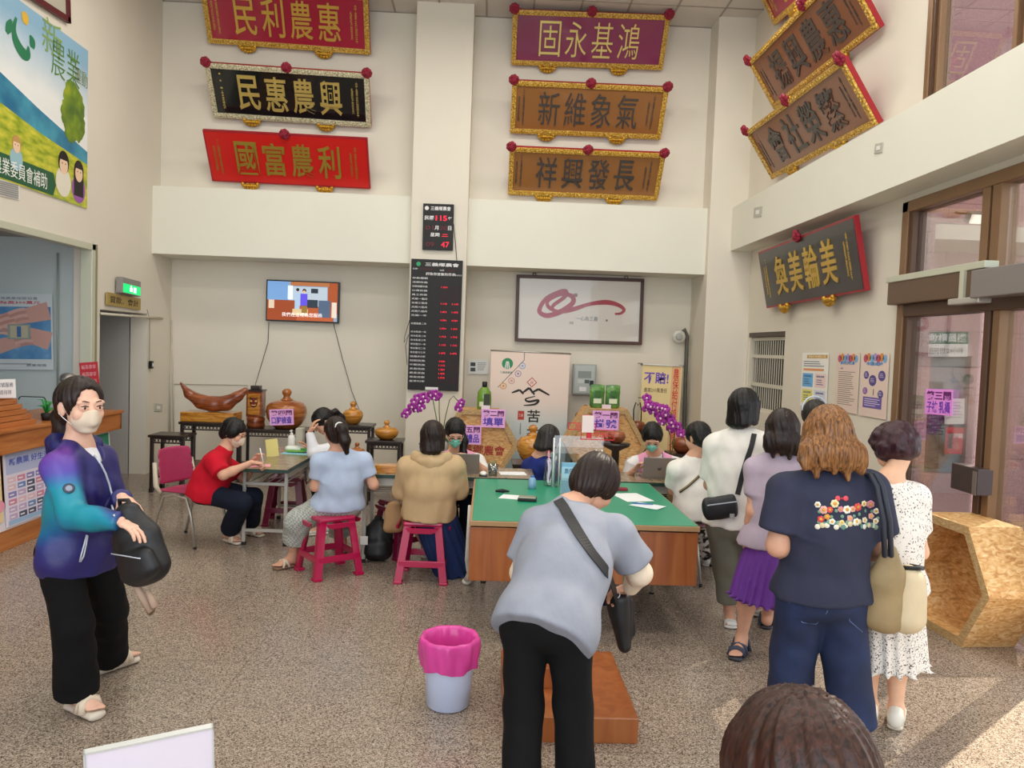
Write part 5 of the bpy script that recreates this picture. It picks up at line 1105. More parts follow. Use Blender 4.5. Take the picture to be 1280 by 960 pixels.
pink_sign('pink paper sign at the top of the lettered hexagon', ((602, 511), (632, 512), (631, 535), (601, 534)), on_back(9.46), '第二關', '填單')
pink_sign('pink paper sign half hidden by the laptop woman at the lettered hexagon', ((572, 531), (602, 532), (601, 556), (571, 555)), on_back(9.44), '第五關', '領禮品')
pink_sign('pink paper sign on the hexagon under the snack bags', ((741, 513), (774, 514), (773, 538), (740, 537)), on_back(9.46), '第一關', '掛號')
# big open hexagon by the door
fc = (pZ(1208, 809, 0)+pZ(1159, 778, 0))/2; sl = .445
t3, ri = hexbox('big open strand board hexagon lying before the entrance door', (3.05, fc[1], sl*math.sin(math.pi/3)+.001), (1, 0.06, 0), sl, .365, .30, 0, .065)
w = MB(); w.box((3.30, 4.28, 0), (3.46, 4.46, .20), m_osb, bevel=.004); tag(w.build('wooden_block'), 'pale strand board block at the right edge behind the big hexagon', 'block')
# detergent bottle, snack bags
p = pY(605, 509, 9.6); t = thing('detergent_bottle', 'green detergent bottle on the lettered hexagon', 'bottle', mtx((p[0], 9.62, hp[2]+.50*math.sin(math.pi/3))))
w = MB(); w.lathe([(.080, 0), (.088, .02), (.09, .14), (.082, .22), (.045, .27), (.028, .29)], mat('green liquid plastic', '#6f9a2e', .2, coat=.3), Matrix.Diagonal((1, .6, 1, 1)), 24); w.build('body', t)
w = MB(); w.lathe([(.03, .285), (.032, .30), (.032, .345), (.02, .35)], m_blk2, n=16); w.build('cap', t); w = MB(); w.box((-.005, -.058, .05), (.07, -.050, .20), flat('#3b3f34'), bevel=.003); w.box((-.06, -.058, .04), (-.01, -.051, .10), flat('#d8dfc0')); w.build('label_sheet', t)
w = MB(); w.box((hp[0]+.02, 9.52, hp[2]+.434), (hp[0]+.13, 9.55, hp[2]+.49), flat('#f3e6ea')); tag(w.build('price_card'), 'small white card in front of the green detergent bottle', 'card')
m_bag = ramp_mat('green snack pouch', [(.35, '#2c5a24'), (.6, '#5c9440'), (.8, '#b4cf8c')], 9, .3, (1, 1, 1), coat=.4)
for k, (x, y, lab) in enumerate(((746, 511, 'left of two green snack pouches on the right hexagon'), (766, 511, 'right of two green snack pouches on the right hexagon'))):
    p = pY(x, y, 9.6); t = thing('snack_pouch', lab, 'snack bag', mtx((p[0], 9.62+.03*k, hp2[2]+.52*math.sin(math.pi/3))), 'green snack pouches')
    c = SDF(.02); c.ecap((0, 0, .03), (0, 0, .20), .092, .045, .092, .045, (1, 0, 0)); c.ecap((0, 0, .2), (0, 0, .29), .092, .035, .096, .008, (1, 0, 0)); c.plane((0, 0, 0), (0, 0, -1), .003); v, q = c.mesh(.009, folds(k+20, .002)); sdf_obj('pouch', [(v, q, m_bag)], t)
    w = MB(); w.box((-.05, -.052, .06), (.05, -.046, .12), flat('#dfe8c8'), bevel=.002); w.box((-.04, -.050, .15), (.04, -.044, .22), flat('#39702f'), bevel=.002); w.build('label_panel', t)
w = MB(); w.box((hp2[0]-.06, 9.515, hp2[2]+.451), (hp2[0]+.05, 9.545, hp2[2]+.50), flat('#f5dfe6')); tag(w.build('price_card'), 'small white card in front of the green snack pouches', 'card')
# ---------------------------------------------------------------- orchids
m_pet = mat('purple orchid petal', '#a3209a', .5, var=.2, scale=30, sheen=.2); m_pet2 = mat('pale orchid throat', '#f1d5ea', .5); m_stem = mat('orchid stem', '#5a6a34', .5); m_leaf = mat('orchid leaf', '#3f5a24', .4, var=.15, scale=8); m_leaf2 = mat('yellow green leaf', '#a3b23a', .45, var=.15, scale=8)
def bloom(M, k):
    w = MB()
    for a, L, wd in ((90, .040, .016), (215, .038, .015), (325, .038, .015), (10, .042, .024), (170, .042, .024)):
        a = math.radians(a); d = (math.cos(a), math.sin(a)); n_ = (-d[1], d[0])
        v = [(0, 0, .002)]+[(d[0]*L*u+n_[0]*wd*s_, d[1]*L*u+n_[1]*wd*s_, .006*u) for u, s_ in ((.35, .8), (.7, 1), (1, .35), (1, -.35), (.7, -1), (.35, -.8))]
        v += [(q[0], q[1], q[2]-.004) for q in v]; f = [(0, 1, 2, 3, 4, 5, 6), (13, 12, 11, 10, 9, 8, 7)]+[(i, 7+i, 7+(i+1) % 7, (i+1) % 7) for i in range(7)]
        w.add([(q[0]*k, q[1]*k, q[2]*k) for q in v], f, m_pet, M, True)
    w.sphere((0, -.006*k, .008*k), (.010*k, .012*k, .010*k), m_pet2, M, 8, 6); return w
def orchid(label, base, pot_z, stems, leafm, seed):
    t = thing('orchid', label, 'potted plant', mtx(base)); rr = np.random.default_rng(seed); B = np.array(base, float)
    w = MB(); w.lathe([(.07, 0), (.095, .12), (.105, .15), (.09, .155), (.085, .13)], mat('white glazed pot', '#dedad2', .25), mtx((0, 0, pot_z)), 24); w.build('pot', t)
    for k in range(6):
        a = k*1.05+.3; w = MB(); L = .26; pts = [(math.cos(a)*L*u, math.sin(a)*L*u*.8, pot_z+.14+.16*u-.18*u*u) for u in (0, .3, .6, .85, 1)]
        v = []; f = []
        for i, q in enumerate(pts):
            wd = (.014, .034, .038, .026, .004)[i]; v += [(q[0]-math.sin(a)*wd, q[1]+math.cos(a)*wd, q[2]), (q[0], q[1], q[2]-.008), (q[0]+math.sin(a)*wd, q[1]-math.cos(a)*wd, q[2])]
            if i: f += [(3*i-3, 3*i, 3*i+1, 3*i-2), (3*i-2, 3*i+1, 3*i+2, 3*i-1)]
        w.add(v, f, leafm, None, True); w.build('leaf', t)
    for pts, flowers in stems:
        P = [(0, 0, pot_z+.14)]+[tuple(np.array(pY(*q))-B) for q in pts]; w = MB(); w.tube(P, .006, m_stem, n=6); st_ = w.build('stem', t)
        for q in flowers:
            o = np.array(pY(*q[:3]))-B; y = nrm(rr.normal(size=3)*.25+np.array([0, 0, 1])); z = nrm(np.array([rr.uniform(-.5, .5), -1, rr.uniform(-.3, .3)])); x = nrm(np.cross(y, z)); y = np.cross(z, x)
            bloom(mtx(o, x=x, y=y, z=z), q[3]).build('flower', t)
    return t
YO = 8.7; bx_ = pY(551, 560, YO)
fl = [(518+rr*1., y, YO-.05, 1.25) for rr, y in ((0, 502), (4, 497), (8, 501), (-3, 508), (11, 495), (2, 512), (-9, 515), (6, 506), (14, 500), (21, 493), (26, 492), (25, 497), (-12, 519), (9, 510))]
t = thing('plant_stand', 'round dark plant stand hidden behind the beige coat', 'stand', mtx((bx_[0], YO, 0))); w = MB(); w.lathe([(.16, 0), (.14, .03), (.05, .08), (.04, .45), (.12, .52), (.14, .545), (.135, .56)], m_dwood, n=20); w.build('pedestal', t)
orchid('purple orchid left of the laptop woman, in front of the column', (bx_[0], YO, .56), 0, [([(545, 520, YO), (541, 499, YO), (533, 494, YO), (515, 505, YO), (508, 520, YO)], fl), ([(549, 515, YO), (549, 498, YO), (545, 492, YO)], [(543, 492, YO, 1.3), (548, 494, YO, 1.2), (546, 497, YO, 1.2)]), ([(557, 520, YO), (562, 500, YO), (567, 495, YO), (574, 503, YO)], [(575, 506, YO, 1.3), (573, 511, YO, 1.2), (577, 502, YO, 1.)])], m_leaf, 2)
YO = 8.45; bx_ = pY(838, 575, YO); rr_ = np.random.default_rng(9)
fl = [(805+t_*45+rr_.uniform(-5, 5), 499+t_*42+rr_.uniform(-5, 6), YO-.08+rr_.uniform(-.05, .05), 1.3) for t_ in np.linspace(0, 1, 22)]+[(812+q*5, 507+q, YO-.1, 1.3) for q in range(5)]
t = thing('plant_stand', 'round dark plant stand under the right orchid', 'stand', mtx((bx_[0], YO, 0))); w = MB(); w.lathe([(.16, 0), (.14, .03), (.05, .08), (.04, .35), (.12, .42), (.14, .445), (.135, .46)], m_dwood, n=20); w.build('pedestal', t)
orchid('big cascading purple orchid before the insurance banner', (bx_[0], YO, .46), 0, [([(838, 545, YO), (826, 510, YO), (810, 498, YO), (798, 497, YO)], fl[:14]), ([(843, 548, YO), (845, 525, YO), (832, 508, YO)], fl[14:])], m_leaf2, 4)
w = MB(); 
p0, p1, p2 = pY(512, 566, 8.3), pY(516, 548, 8.3), pY(517, 539, 8.3)
# ---------------------------------------------------------------- tables
def folding_table(label, M, L, W_, z, group='folding tables', top=None, apron=True):
    t = thing('folding_table', label, 'table', M, group); b = MB(); b.box((-W_/2, -L/2, z-.03), (W_/2, L/2, z), top or m_table, bevel=.004); b.build('top', t)
    b = MB()
    for a in ((-W_/2-.004, -L/2-.004, -W_/2+.002, L/2+.004), (W_/2-.002, -L/2-.004, W_/2+.004, L/2+.004), (-W_/2, -L/2-.004, W_/2, -L/2+.002), (-W_/2, L/2-.002, W_/2, L/2+.004)): b.box((a[0], a[1], z-.033), (a[2], a[3], z-.004), m_tedge)
    b.build('edge', t)
    for sx in (-1, 1):
        for sy in (-1, 1):
            b = MB(); x0, y0 = sx*(W_/2-.05), sy*(L/2-.16); b.box((x0-.014, y0-.014, .03), (x0+.014, y0+.014, z-.03), m_steel, bevel=.003); b.box((x0-.016, y0-.016, 0), (x0+.016, y0+.016, .03), m_blk2); b.build('leg', t)
    for sy in (-1, 1):
        b = MB(); y0 = sy*(L/2-.16); b.box((-W_/2+.05, y0-.01, .12), (W_/2-.05, y0+.01, .145), m_steel); b.box((-W_/2+.05, y0-.01, z-.17), (W_/2-.05, y0+.01, z-.145), m_steel); b.build('stretcher', t)
    for sx in (-1, 1): b = MB(); b.box((sx*(W_/2-.05)-.012, -L/2+.16, z-.10), (sx*(W_/2-.05)+.012, L/2-.16, z-.03), m_steel); b.build('side_rail', t)
    b = MB()
    for k in range(5): xx = -W_/2+.08+(W_-.16)*k/4; b.tube([(xx, -L/2+.16, z-.155), (xx, L/2-.16, z-.155)], .005, m_steel, n=6)
    b.build('shelf', t); return t
TZ = .70
a, b_, c_ = pZ(301, 584, TZ), pZ(359, 587, TZ), pZ(402, 563, TZ); dv = nrm(c_-b_); nv_ = np.array([dv[1], -dv[0], 0]); Wt = .46; Lt = 1.35
ctr = b_-nv_*Wt/2+dv*Lt/2; TLM = mtx((ctr[0], ctr[1], 0), x=(nv_[0], nv_[1], 0), y=(dv[0], dv[1], 0), z=(0, 0, 1))
folding_table('brown folding table at the left with the woman in red writing on it', TLM, Lt, Wt, TZ)
def on_tl(u, v): q = ctr+nv_*u+dv*v; return (q[0], q[1], TZ+.001)
TM = .74; xa, xb = -1.12, .42
Mx = lambda x0, x1, y0, d: mtx(((x0+x1)/2, y0+d/2, 0), x=(0, 1, 0), y=(-1, 0, 0), z=(0, 0, 1))
folding_table('folding table in the middle with the first laptop on it', Mx(xa, xb, 6.20, .5), xb-xa, .5, TM)
folding_table('folding table at the right with the second laptop on it', Mx(.95, 1.86, 6.20, .5), .91, .5, TM)
# ---------------------------------------------------------------- green topped desk
DZ = .74; dx0, dx1 = -.075, 1.345; dy0, dy1 = 4.64, 6.14
t = thing('green_desk', 'large desk with a green vinyl top and brown front panels', 'desk', mtx(((dx0+dx1)/2, dy0, 0))); wx = (dx1-dx0)/2
w = MB(); w.box((-wx, 0, DZ-.035), (wx, dy1-dy0, DZ-.004), m_tan, bevel=.004); w.build('top', t)
w = MB(); w.box((-wx+.015, .012, DZ-.004), (wx-.01, dy1-dy0-.01, DZ), m_green, bevel=.002); w.build('desk_mat', t)
zp = float(pY(600, 727, dy0)[2])
w = MB(); w.box((-wx+.004, .015, zp), (wx*.345, .04, DZ-.045), m_ply, bevel=.003); w.build('front_panel', t)
w = MB(); w.box((wx*.475, .015, zp), (wx-.006, .04, DZ-.045), m_ply, bevel=.003); w.build('front_panel', t)
w = MB(); w.box((-wx+.004, .04, zp), (-wx+.024, 1.1, DZ-.04), m_ply); w.box((wx-.024, .04, zp), (wx-.004, 1.1, DZ-.04), m_ply); w.build('side_panel', t)
w = MB(); w.box((-wx+.024, .3, DZ-.30), (wx-.024, .32, DZ-.04), mat('dark kneehole board', '#3a1d14', .5)); w.build('inner_board', t)
for x, y in ((-wx+.10, 1.15), (wx+.0-.06, .98), (-.25, .12), (.12, .12), (-wx+.1, 1.44), (wx-.1, 1.44)):
    w = MB(); w.tube([(x, y, DZ-.04), (x, y, .012)], .014, m_steel); w.lathe([(.02, 0), (.02, .012)], m_blk2, mtx((x, y, 0)), 12); w.build('leg', t)
p = pZ(583, 731, 0); w = MB(); w.tube([(dx0-.012, dy0+.62, .70), (dx0-.016, dy0+.66, .5), (dx0-.02, dy0+.7, .3), (p[0]+.02, p[1]-.05, .1), (p[0], p[1], .03)], [.012, .014, .016, .020, .028], mat('white cloth cord', '#d9d4ca', .8), n=8); w.sphere((p[0], p[1], .028), (.034, .03, .028), mat('white cloth cord', '#d9d4ca', .8)); tag(w.build('knotted_cloth'), 'white knotted cloth cord hanging at the left side of the green desk', 'cloth')
# ---------------------------------------------------------------- bank counter at the left
t = thing('bank_counter', 'long wooden bank counter along the left side', 'counter', mtx((-3.85, 8.2, 0))); cl = 8.2-FRONT-.4
w = MB(); w.box((-.75, -cl, .97), (.04, 0, 1.0), m_oak, bevel=.005); w.build('worktop', t)
w = MB(); w.box((-.02, -cl, .80), (.02, -.01, .97), m_oak, bevel=.004); w.box((-.72, -.03, .80), (.02, -.01, .97), m_oak); w.build('fascia', t)
w = MB(); w.box((-.60, -cl, .17), (-.10, -.12, .80), mat('warm brown counter front', '#a0602f', .5)); w.build('body', t)
w = MB(); w.box((-.62, -cl, 0), (-.02, -.10, .17), m_oak, bevel=.004); w.build('plinth', t)
def cposter(label, y0, y1, z0, z1, draw, base):
    M = mtx((-3.87, (y0+y1)/2, (z0+z1)/2), x=(0, 1, 0), y=(-.06, 0, .998), z=(.998, 0, .06)); t = thing('poster_board', label, 'poster', M, 'poster boards along the counter'); w, h = y1-y0, z1-z0
    b = MB(); b.box((-w/2, -h/2, -.006), (w/2, h/2, 0), flat(base, .4), bevel=.002); b.build('sheet', t); s = MB(); draw(s, w, h); s.build('print', t)
def dA(s, w, h):
    s.rect(-w*.46, h*.2, w*.46, h*.48, .001, flat('#b9c3e6')); s.text('新農業 好生活', 0, h*.36, w*.8, h*.10, .0018, flat('#5a6ac0'), bold=.02, res=1)
    rr = np.random.default_rng(3)
    for r_ in range(6):
        for c_ in range(5): x0, y0 = -w*.44+w*.18*c_, h*(.16-.1*r_); s.rect(x0, y0-h*.075, x0+w*.15, y0, .001, flat(('#d38aa8', '#8a86c0', '#c9b2d8', '#4a5570', '#e6c4cf', '#6f8fc4')[rr.integers(6)])); s.rect(x0+w*.02, y0-h*.05, x0+w*.1, y0-h*.03, .0018, flat('#f3ecf2'))
    s.rect(-w*.46, -h*.48, w*.46, -h*.42, .001, flat('#9fc0e2'))
def dB(s, w, h):
    for k, c in enumerate(('#e88a3a', '#f2c23a', '#e0604a', '#7fb34a', '#f0a0b4')): s.disc((-.3+.16*k)*w, (.3-.14*k)*h, w*.2, .001+.0003*k, flat(c), ry=h*.11)
    s.rect(-w*.4, -h*.45, w*.4, -h*.3, .003, flat('#3a7a5a'))
def dC(s, w, h): s.rect(-w*.45, 0, w*.45, h*.46, .001, flat('#2f8a6a')); s.disc(0, -h*.2, w*.3, .001, flat('#3a66a0'), ry=h*.16); s.disc(w*.15, h*.15, w*.2, .0018, flat('#7fb86a'), ry=h*.1)
cposter('lilac poster board with small squares behind the woman in the jacket', 6.30, 7.02, .19, .80, dA, '#e9e1f0'); cposter('orange yellow poster board cut by the left edge of the picture', 5.62, 6.26, .25, .80, dB, '#f3d9a8'); cposter('green blue poster board at the far end of the counter', 7.55, 8.05, .22, .80, dC, '#e8ecec')
cposter('white poster board under the lilac one at the counter', 5.4, 7.1, .17, .36, lambda s, w, h: s.rect(w*.3, -h*.3, w*.45, h*.45, .001, flat('#d9a25a')), '#efe9ee')
# things on the counter
t = thing('slatted_rack', 'stepped slatted wooden brochure rack on the counter', 'rack', mtx((-4.02, 6.42, 1.0))); w = MB()
for k in range(7): w.box((-.20, -.6, .044*k), (.12-.022*k, .36-.03*k, .040+.044*k), m_oak, bevel=.003)
w.build('steps', t)
def small_sign(label, cor, fn, draw, base='#f4f3f0', cat='sign', name='counter_card'): return poster(label, cor, fn, draw, base, cat, name)
small_sign('white lettered card standing on the slatted rack', ((-6, 474), (19, 474), (20, 497), (-6, 498)), on_back(6.40), lambda s, w, h: (s.text('取號服務', 0, h*.2, w*.8, h*.25, .001, flat('#6a6a70'), res=1), s.text('請排隊', 0, -h*.2, w*.6, h*.25, .001, flat('#8a7a80'), res=1)))
M, w_, h_ = frame_px((97, 453), (119, 453), (129, 509), (106, 512), on_back(7.95)); t = thing('red_calendar_panel', 'leaning red panel covered with white lettering on the counter end', 'panel', M); b = MB(); b.box((-w_/2, -h_/2, -.01), (w_/2, h_/2, 0), flat('#c02a3a')); b.build('board', t); s = MB()
for k in range(6): s.text('福壽康寧', 0, h_*(.40-.155*k), w_*.8, h_*.09, .001, flat('#f0cfd0'), bold=-.01, res=1)
s.build('lettering', t)
p = pY(58, 523, 7.0); t = thing('small_plant', 'small bright green plant on the counter behind the acrylic screen', 'plant', mtx((p[0], 7.0, 1.0))); w = MB(); w.lathe([(.035, 0), (.045, .06), (.04, .065)], m_blk2, n=14); w.build('pot', t)
for k in range(12): a = k*.9; w = MB(); w.tube([(0, 0, .06), (math.cos(a)*.03, math.sin(a)*.03, .1+.008*k), (math.cos(a)*.07, math.sin(a)*.07, .10+.008*k)], [.004, .009, .002], mat('fresh green leaf', '#2f9a4a', .4), n=6); w.build('leaf', t)
t = thing('acrylic_screen', 'clear rounded acrylic screen with a black edge on the counter', 'screen', mtx((pY(40, 530, 7.1)[0], 7.1, 1.0))); w = MB(); poly = [(-.12, 0), (.12, 0), (.12, .17)]+[(.09+.03*math.cos(a), .17+.03*math.sin(a)) for a in (.5, 1.0, 1.57)]+[(-.09+.03*math.cos(a), .17+.03*math.sin(a)) for a in (1.57, 2.1, 2.6)]+[(-.12, .17)]
w.prism(poly, -.004, .004, glass_mat('acrylic', (.93, .95, .95), .12), mtx((0, 0, 0), x=(1, 0, 0), y=(0, 0, 1), z=(0, -1, 0))); w.build('sheet', t); w = MB(); w.tube([(q[0], 0, q[1]) for q in poly[1:]], .005, m_blk2, n=6); w.build('edge', t)
p = pY(85, 474, 7.5); w = MB(); w.lathe([(.08, 0), (.082, .02), (.02, .05), (.02, p[2]-1.06), (.055, p[2]-1.04), (.075, p[2]-1.0), (.06, p[2]-.955), (.02, p[2]-.94)], mat('brushed steel dome', '#8d8a88', .3, metal=.7), mtx((p[0], 7.5, 1.0)), 20); tag(w.build('steel_bell'), 'steel dome on a thin post behind the woman in the jacket', 'bell')
def dH(s, w, h):
    s.rect(-w*.48, -h*.36, w*.48, h*.33, .001, m_hand); s.disc(-w*.36, h*.41, h*.06, .001, flat('#1f4a86')); s.text('台灣農業保險協會', w*.08, h*.44, w*.5, h*.035, .001, flat('#5a6a86'), res=1); s.text('保障高300萬元', w*.08, h*.385, w*.56, h*.045, .001, flat('#c03a4a'), bold=.015, res=1)
    for x0, y0, x1, y1 in ((-.48, -.02, .05, .20), (.46, .28, .0, .16), (.47, -.12, .02, .02), (-.48, -.30, .10, -.12)):
        a, b_ = (w*x0, h*y0), (w*x1, h*y1); stroke(s, [(*a, .10), ((a[0]+b_[0])/2, (a[1]+b_[1])/2, .085), (*b_, .06)], flat('#c79c92'), .003)
        d_ = nrm((b_[0]-a[0], b_[1]-a[1], 0)); nn = (-d_[1], d_[0])
        for k in range(4): o_ = (k-1.5)*.035; stroke(s, [(b_[0]+nn[0]*o_-d_[0]*.05, b_[1]+nn[1]*o_-d_[1]*.05, .017), (b_[0]+nn[0]*o_+d_[0]*.06, b_[1]+nn[1]*o_+d_[1]*.06, .016), (b_[0]+nn[0]*o_*1.1+d_[0]*.15, b_[1]+nn[1]*o_*1.1+d_[1]*.15-.02, .011)], flat(('#b98a82', '#d0a89c')[k % 2]), .0036+.0004*k)
    s.rect(-w*.03, -h*.10, w*.24, h*.10, .006, flat('#8d9a94')); s.rect(w*.0, -h*.08, w*.21, h*.08, .0066, flat('#b9b49a')); s.rect(w*.08, -h*.07, w*.13, h*.07, .0072, flat('#3a6aa0')); lines(s, -w*.4, w*.35, -h*.42, h*.05, 1, '#9aa0a8'); s.text('農業保險', w*.3, -h*.44, w*.24, h*.035, .001, flat('#3a4a6a'), res=1)
m_hand = ramp_mat('printed blue sea', [(.3, '#2f6aa6'), (.6, '#5f97c4'), (.8, '#b9d0e0')], 3.5, .45)
poster('large poster of joined hands inside the bank office', ((-40, 366), (67, 368), (65, 462), (-40, 462)), on_back(yo+.02), dH, '#c9d3d6')
w = MB(); q0 = pY(73, 310, yo+.02); w.tube([pY(72, 316, yo+.02), pY(72, 500, yo+.02)], .010, mat('grey green seam', '#9aa59f', .5), n=6); tag(w.build('wall_conduit'), 'thin vertical conduit beside the hands poster in the office', 'pipe')
# ---------------------------------------------------------------- stools
def stool(label, x, y, rz, m, h=.46, group='plastic stools'):
    t = thing('plastic_stool', label, 'stool', mtx((x, y, 0), rz), group); b = MB(); b.box((-.15, -.15, h-.035), (.15, .15, h), m, bevel=.016); b.lathe([(.028, h-.001), (.03, h+.003), (.018, h+.001)], m_mag_d, n=14); b.build('seat', t)
    for sx in (-1, 1):
        for sy in (-1, 1):
            b = MB(); tp = [(sx*.142, sy*.142), (sx*.142-sx*.055, sy*.142), (sx*.142-sx*.055, sy*.142-sy*.02), (sx*.142-sx*.02, sy*.142-sy*.055), (sx*.142, sy*.142-sy*.055)]; B = [(px_+sx*.055, py_+sy*.055) for px_, py_ in tp]
            v = [(q[0], q[1], h-.02) for q in tp]+[(q[0], q[1], .02) for q in B]; n = 5; f = [tuple(range(n)), tuple(range(2*n-1, n-1, -1))]+[(i, n+i, n+(i+1) % n, (i+1) % n) for i in range(n)]
            if sx*sy < 0: f = [q[::-1] for q in f]
            b.add(v, f, m); cx, cy = sum(q[0] for q in B)/5, sum(q[1] for q in B)/5; b.box((cx-.034, cy-.034, 0), (cx+.034, cy+.034, .022), m, bevel=.006); b.build('leg', t)
    for k in range(4):
        R_ = Matrix.Rotation(k*math.pi/2, 4, 'Z'); b = MB(); b.box((-.17, .166, .125), (.17, .182, .175), m, R_, bevel=.005); b.build('rail', t)
        b = MB(); P = [(-.12, h-.03), (.12, h-.03), (.105, h-.055), (.07, h-.068), (-.07, h-.068), (-.105, h-.055)]; b.prism(P, 0, .012, m, R_ @ mtx((0, .148, 0), x=(1, 0, 0), y=(0, .14, .99), z=(0, -.99, .14))); b.build('arch', t)
    return t
a = pZ(401, 724, 0); stool('magenta plastic stool under the girl in pale blue', a[0]+.02, a[1]+.19, .62, m_mag); SA = (a[0]+.02, a[1]+.19)
b_ = pZ(530, 731, 0); stool('magenta plastic stool under the woman in the beige coat', b_[0]-.02, b_[1]+.19, -.04, m_mag); SB = (b_[0], b_[1]+.19)
c_ = pZ(482, 695, 0); stool('wine red empty stool between the two magenta ones', c_[0]+.12, c_[1]+.12, .75, m_mag_d); d_ = pZ(352, 660, 0); stool('wine red stool under the left folding table', d_[0]-.02, d_[1]+.25, .1, m_mag_d)
# shell chairs
def chair(label, x, y, rz, back, seat, group='tube frame chairs'):
    t = thing('shell_chair', label, 'chair', mtx((x, y, 0), rz), group)
    s = SDF(.01); s.ecap((0, -.215, .52), (0, -.255, .80), .20, .016, .185, .014, (1, 0, 0), end=.02); v, q = s.mesh(.010, lambda x, y, z: 0*x+0*y+0*z); v[:, 1] += .9*v[:, 0]**2; sdf_obj('backrest', [(v, q, back)], t)
    s = SDF(.01); s.ecap((0, -.20, .455), (0, .19, .46), .205, .018, .21, .016, (1, 0, 0), end=.03); v, q = s.mesh(.010); v[:, 2] += .25*np.clip(np.abs(v[:, 0])-.1, 0, 1)**1.5; sdf_obj('seat', [(v, q, seat)], t)
    for sx in (-1, 1):
        b = MB(); b.tube([(sx*.20, -.16, .44), (sx*.215, -.205, .5), (sx*.205, -.235, .70)], [.014, .022, .018], mat('beige plastic bracket', '#c3b8a4', .5)); b.build('back_bracket', t)
        b = MB(); b.tube([(sx*.19, -.27, .012), (sx*.19, -.20, .28), (sx*.19, -.14, .415), (sx*.19, -.02, .44), (sx*.19, .12, .42), (sx*.19, .17, .28), (sx*.19, .22, .012)], .012, m_chrome); b.sphere((sx*.19, -.27, .012), .016, m_blk2, nu=8, nv=6); b.sphere((sx*.19, .22, .012), .016, m_blk2, nu=8, nv=6); b.build('leg_frame', t)
    b = MB(); b.tube([(-.19, 0, .43), (.19, 0, .43)], .010, m_chrome); b.build('cross_tube', t)
    return t
m_pinkp = mat('dusty pink seat plastic', '#a8325a', .5, var=.06, scale=9); m_wbk = mat('ivory chair shell', '#d9d2c8', .45); m_pks = mat('pale pink seat pad', '#b98a98', .7)
ca = pZ(232, 680, 0); CA = (ca[0]+.02, ca[1]+.10); chair('dusty pink shell chair under the woman in red', CA[0], CA[1], -2.0, m_pinkp, m_pinkp)
cb = pZ(886, 722, 0); CB = (cb[0]-.02, cb[1]+.06); chair('ivory shell chair with pink pad at the right of the green desk', CB[0], CB[1], .25, m_wbk, m_pks)
# ---------------------------------------------------------------- bin, step boxes, floor board
p = pZ(558, 897, 0); BX, BYY = p[0], p[1]+.14
t = thing('waste_bin', 'pale blue waste bin with a pink liner bag on the floor', 'waste bin', mtx((BX, BYY, 0))); m_bin = mat('pale blue bin plastic', '#cfdcfb', .4, sss=.05)
w = MB(); w.lathe([(.098, 0), (.108, .008), (.128, .30), (.133, .335), (.125, .335), (.12, .30), (.10, .012), (.0, .010)], m_bin, n=40); w.build('bucket', t)
m_lin = mat('pink liner film', '#d8469c', .22, var=.08, scale=8, bump=.2, bscale=18)
w = MB(); n = 60; v = []; f = []; rr = np.random.default_rng(3); ph = rr.uniform(0, 6, 6)
prof = [(.086, .03), (.100, .12), (.112, .26), (.119, .335), (.130, .350), (.144, .352), (.150, .335), (.150, .30), (.148, .26), (.143, .225), (.141, .205)]
for i, (r, z) in enumerate(prof):
    for k in range(n):
        a = 2*math.pi*k/n; am = .0 if i < 3 else (.0035 if i < 7 else .006); v.append(((r+am*(math.sin(9*a+ph[0]+i*.4)+.6*math.sin(17*a+ph[1]-i*.7)))*math.cos(a), (r+am*(math.sin(9*a+ph[0]+i*.4)+.6*math.sin(17*a+ph[1]-i*.7)))*math.sin(a), z+(.008*math.sin(5*a+ph[2]) if i > 8 else 0)))
for i in range(len(prof)-1):
    for k in range(n): f.append((i*n+k, i*n+(k+1) % n, (i+1)*n+(k+1) % n, (i+1)*n+k))
w.add(v, f, m_lin, None, True); w.build('liner', t)
a, b_ = pZ(629, 927, 0), pZ(796, 927, 0); c_ = pZ(763, 828, .0)
x0, x1, y0 = a[0], b_[0], a[1]; hs_ = .118; dpt = .78; mid = x0+(x1-x0)*.52
t = thing('wooden_step', 'low orange brown wooden step box beside the woman in grey', 'step', mtx(((x0+x1)/2, y0, 0))); W2 = (x1-x0)/2; w = MB(); w.box((-W2, 0, 0), (W2, dpt, hs_), m_ply, bevel=.004); w.build('box', t)
w = MB(); w.box((-W2+.02, .30, hs_), (-W2+.36, .62, hs_+.10), m_ply, bevel=.004); w.build('upper_step', t)
c1, c2 = pY(106, 941, 1.9), pY(265, 908, 2.02); x = nrm(c2-c1); y = np.array([0, -.12, 1.]); y = nrm(y-x*(x@y)); wd_ = np.linalg.norm(c2-c1); hh = .95
M = mtx((c1+c2)/2-y*hh/2, x=x, y=y, z=np.cross(x, y)); t = thing('white_board', 'white display board whose slanting top edge shows at the bottom left', 'board', M); w = MB(); w.box((-wd_/2, -hh/2, -.012), (wd_/2, hh/2-.004, 0), mat('white sheet board', '#ded6e2', .4)); w.build('sheet', t); w = MB(); w.box((-wd_/2-.004, hh/2-.006, -.016), (wd_/2+.004, hh/2, .004), mat('pale aluminium edge', '#cfd0cc', .35, metal=.3)); w.box((-wd_/2-.004, -hh/2, -.016), (-wd_/2, hh/2, .004), mat('pale aluminium edge', '#cfd0cc', .35, metal=.3)); w.box((wd_/2, -hh/2, -.016), (wd_/2+.004, hh/2, .004), mat('pale aluminium edge', '#cfd0cc', .35, metal=.3)); w.build('edge', t)
lz = float(((c1+c2)/2-y*hh)[2])
w = MB(); 
for q in (-1, 1): w.box((q*wd_*.35-.02, -hh/2-lz-.0, -.15), (q*wd_*.35+.02, -hh/2, .10), m_steel)
w.build('foot', t)
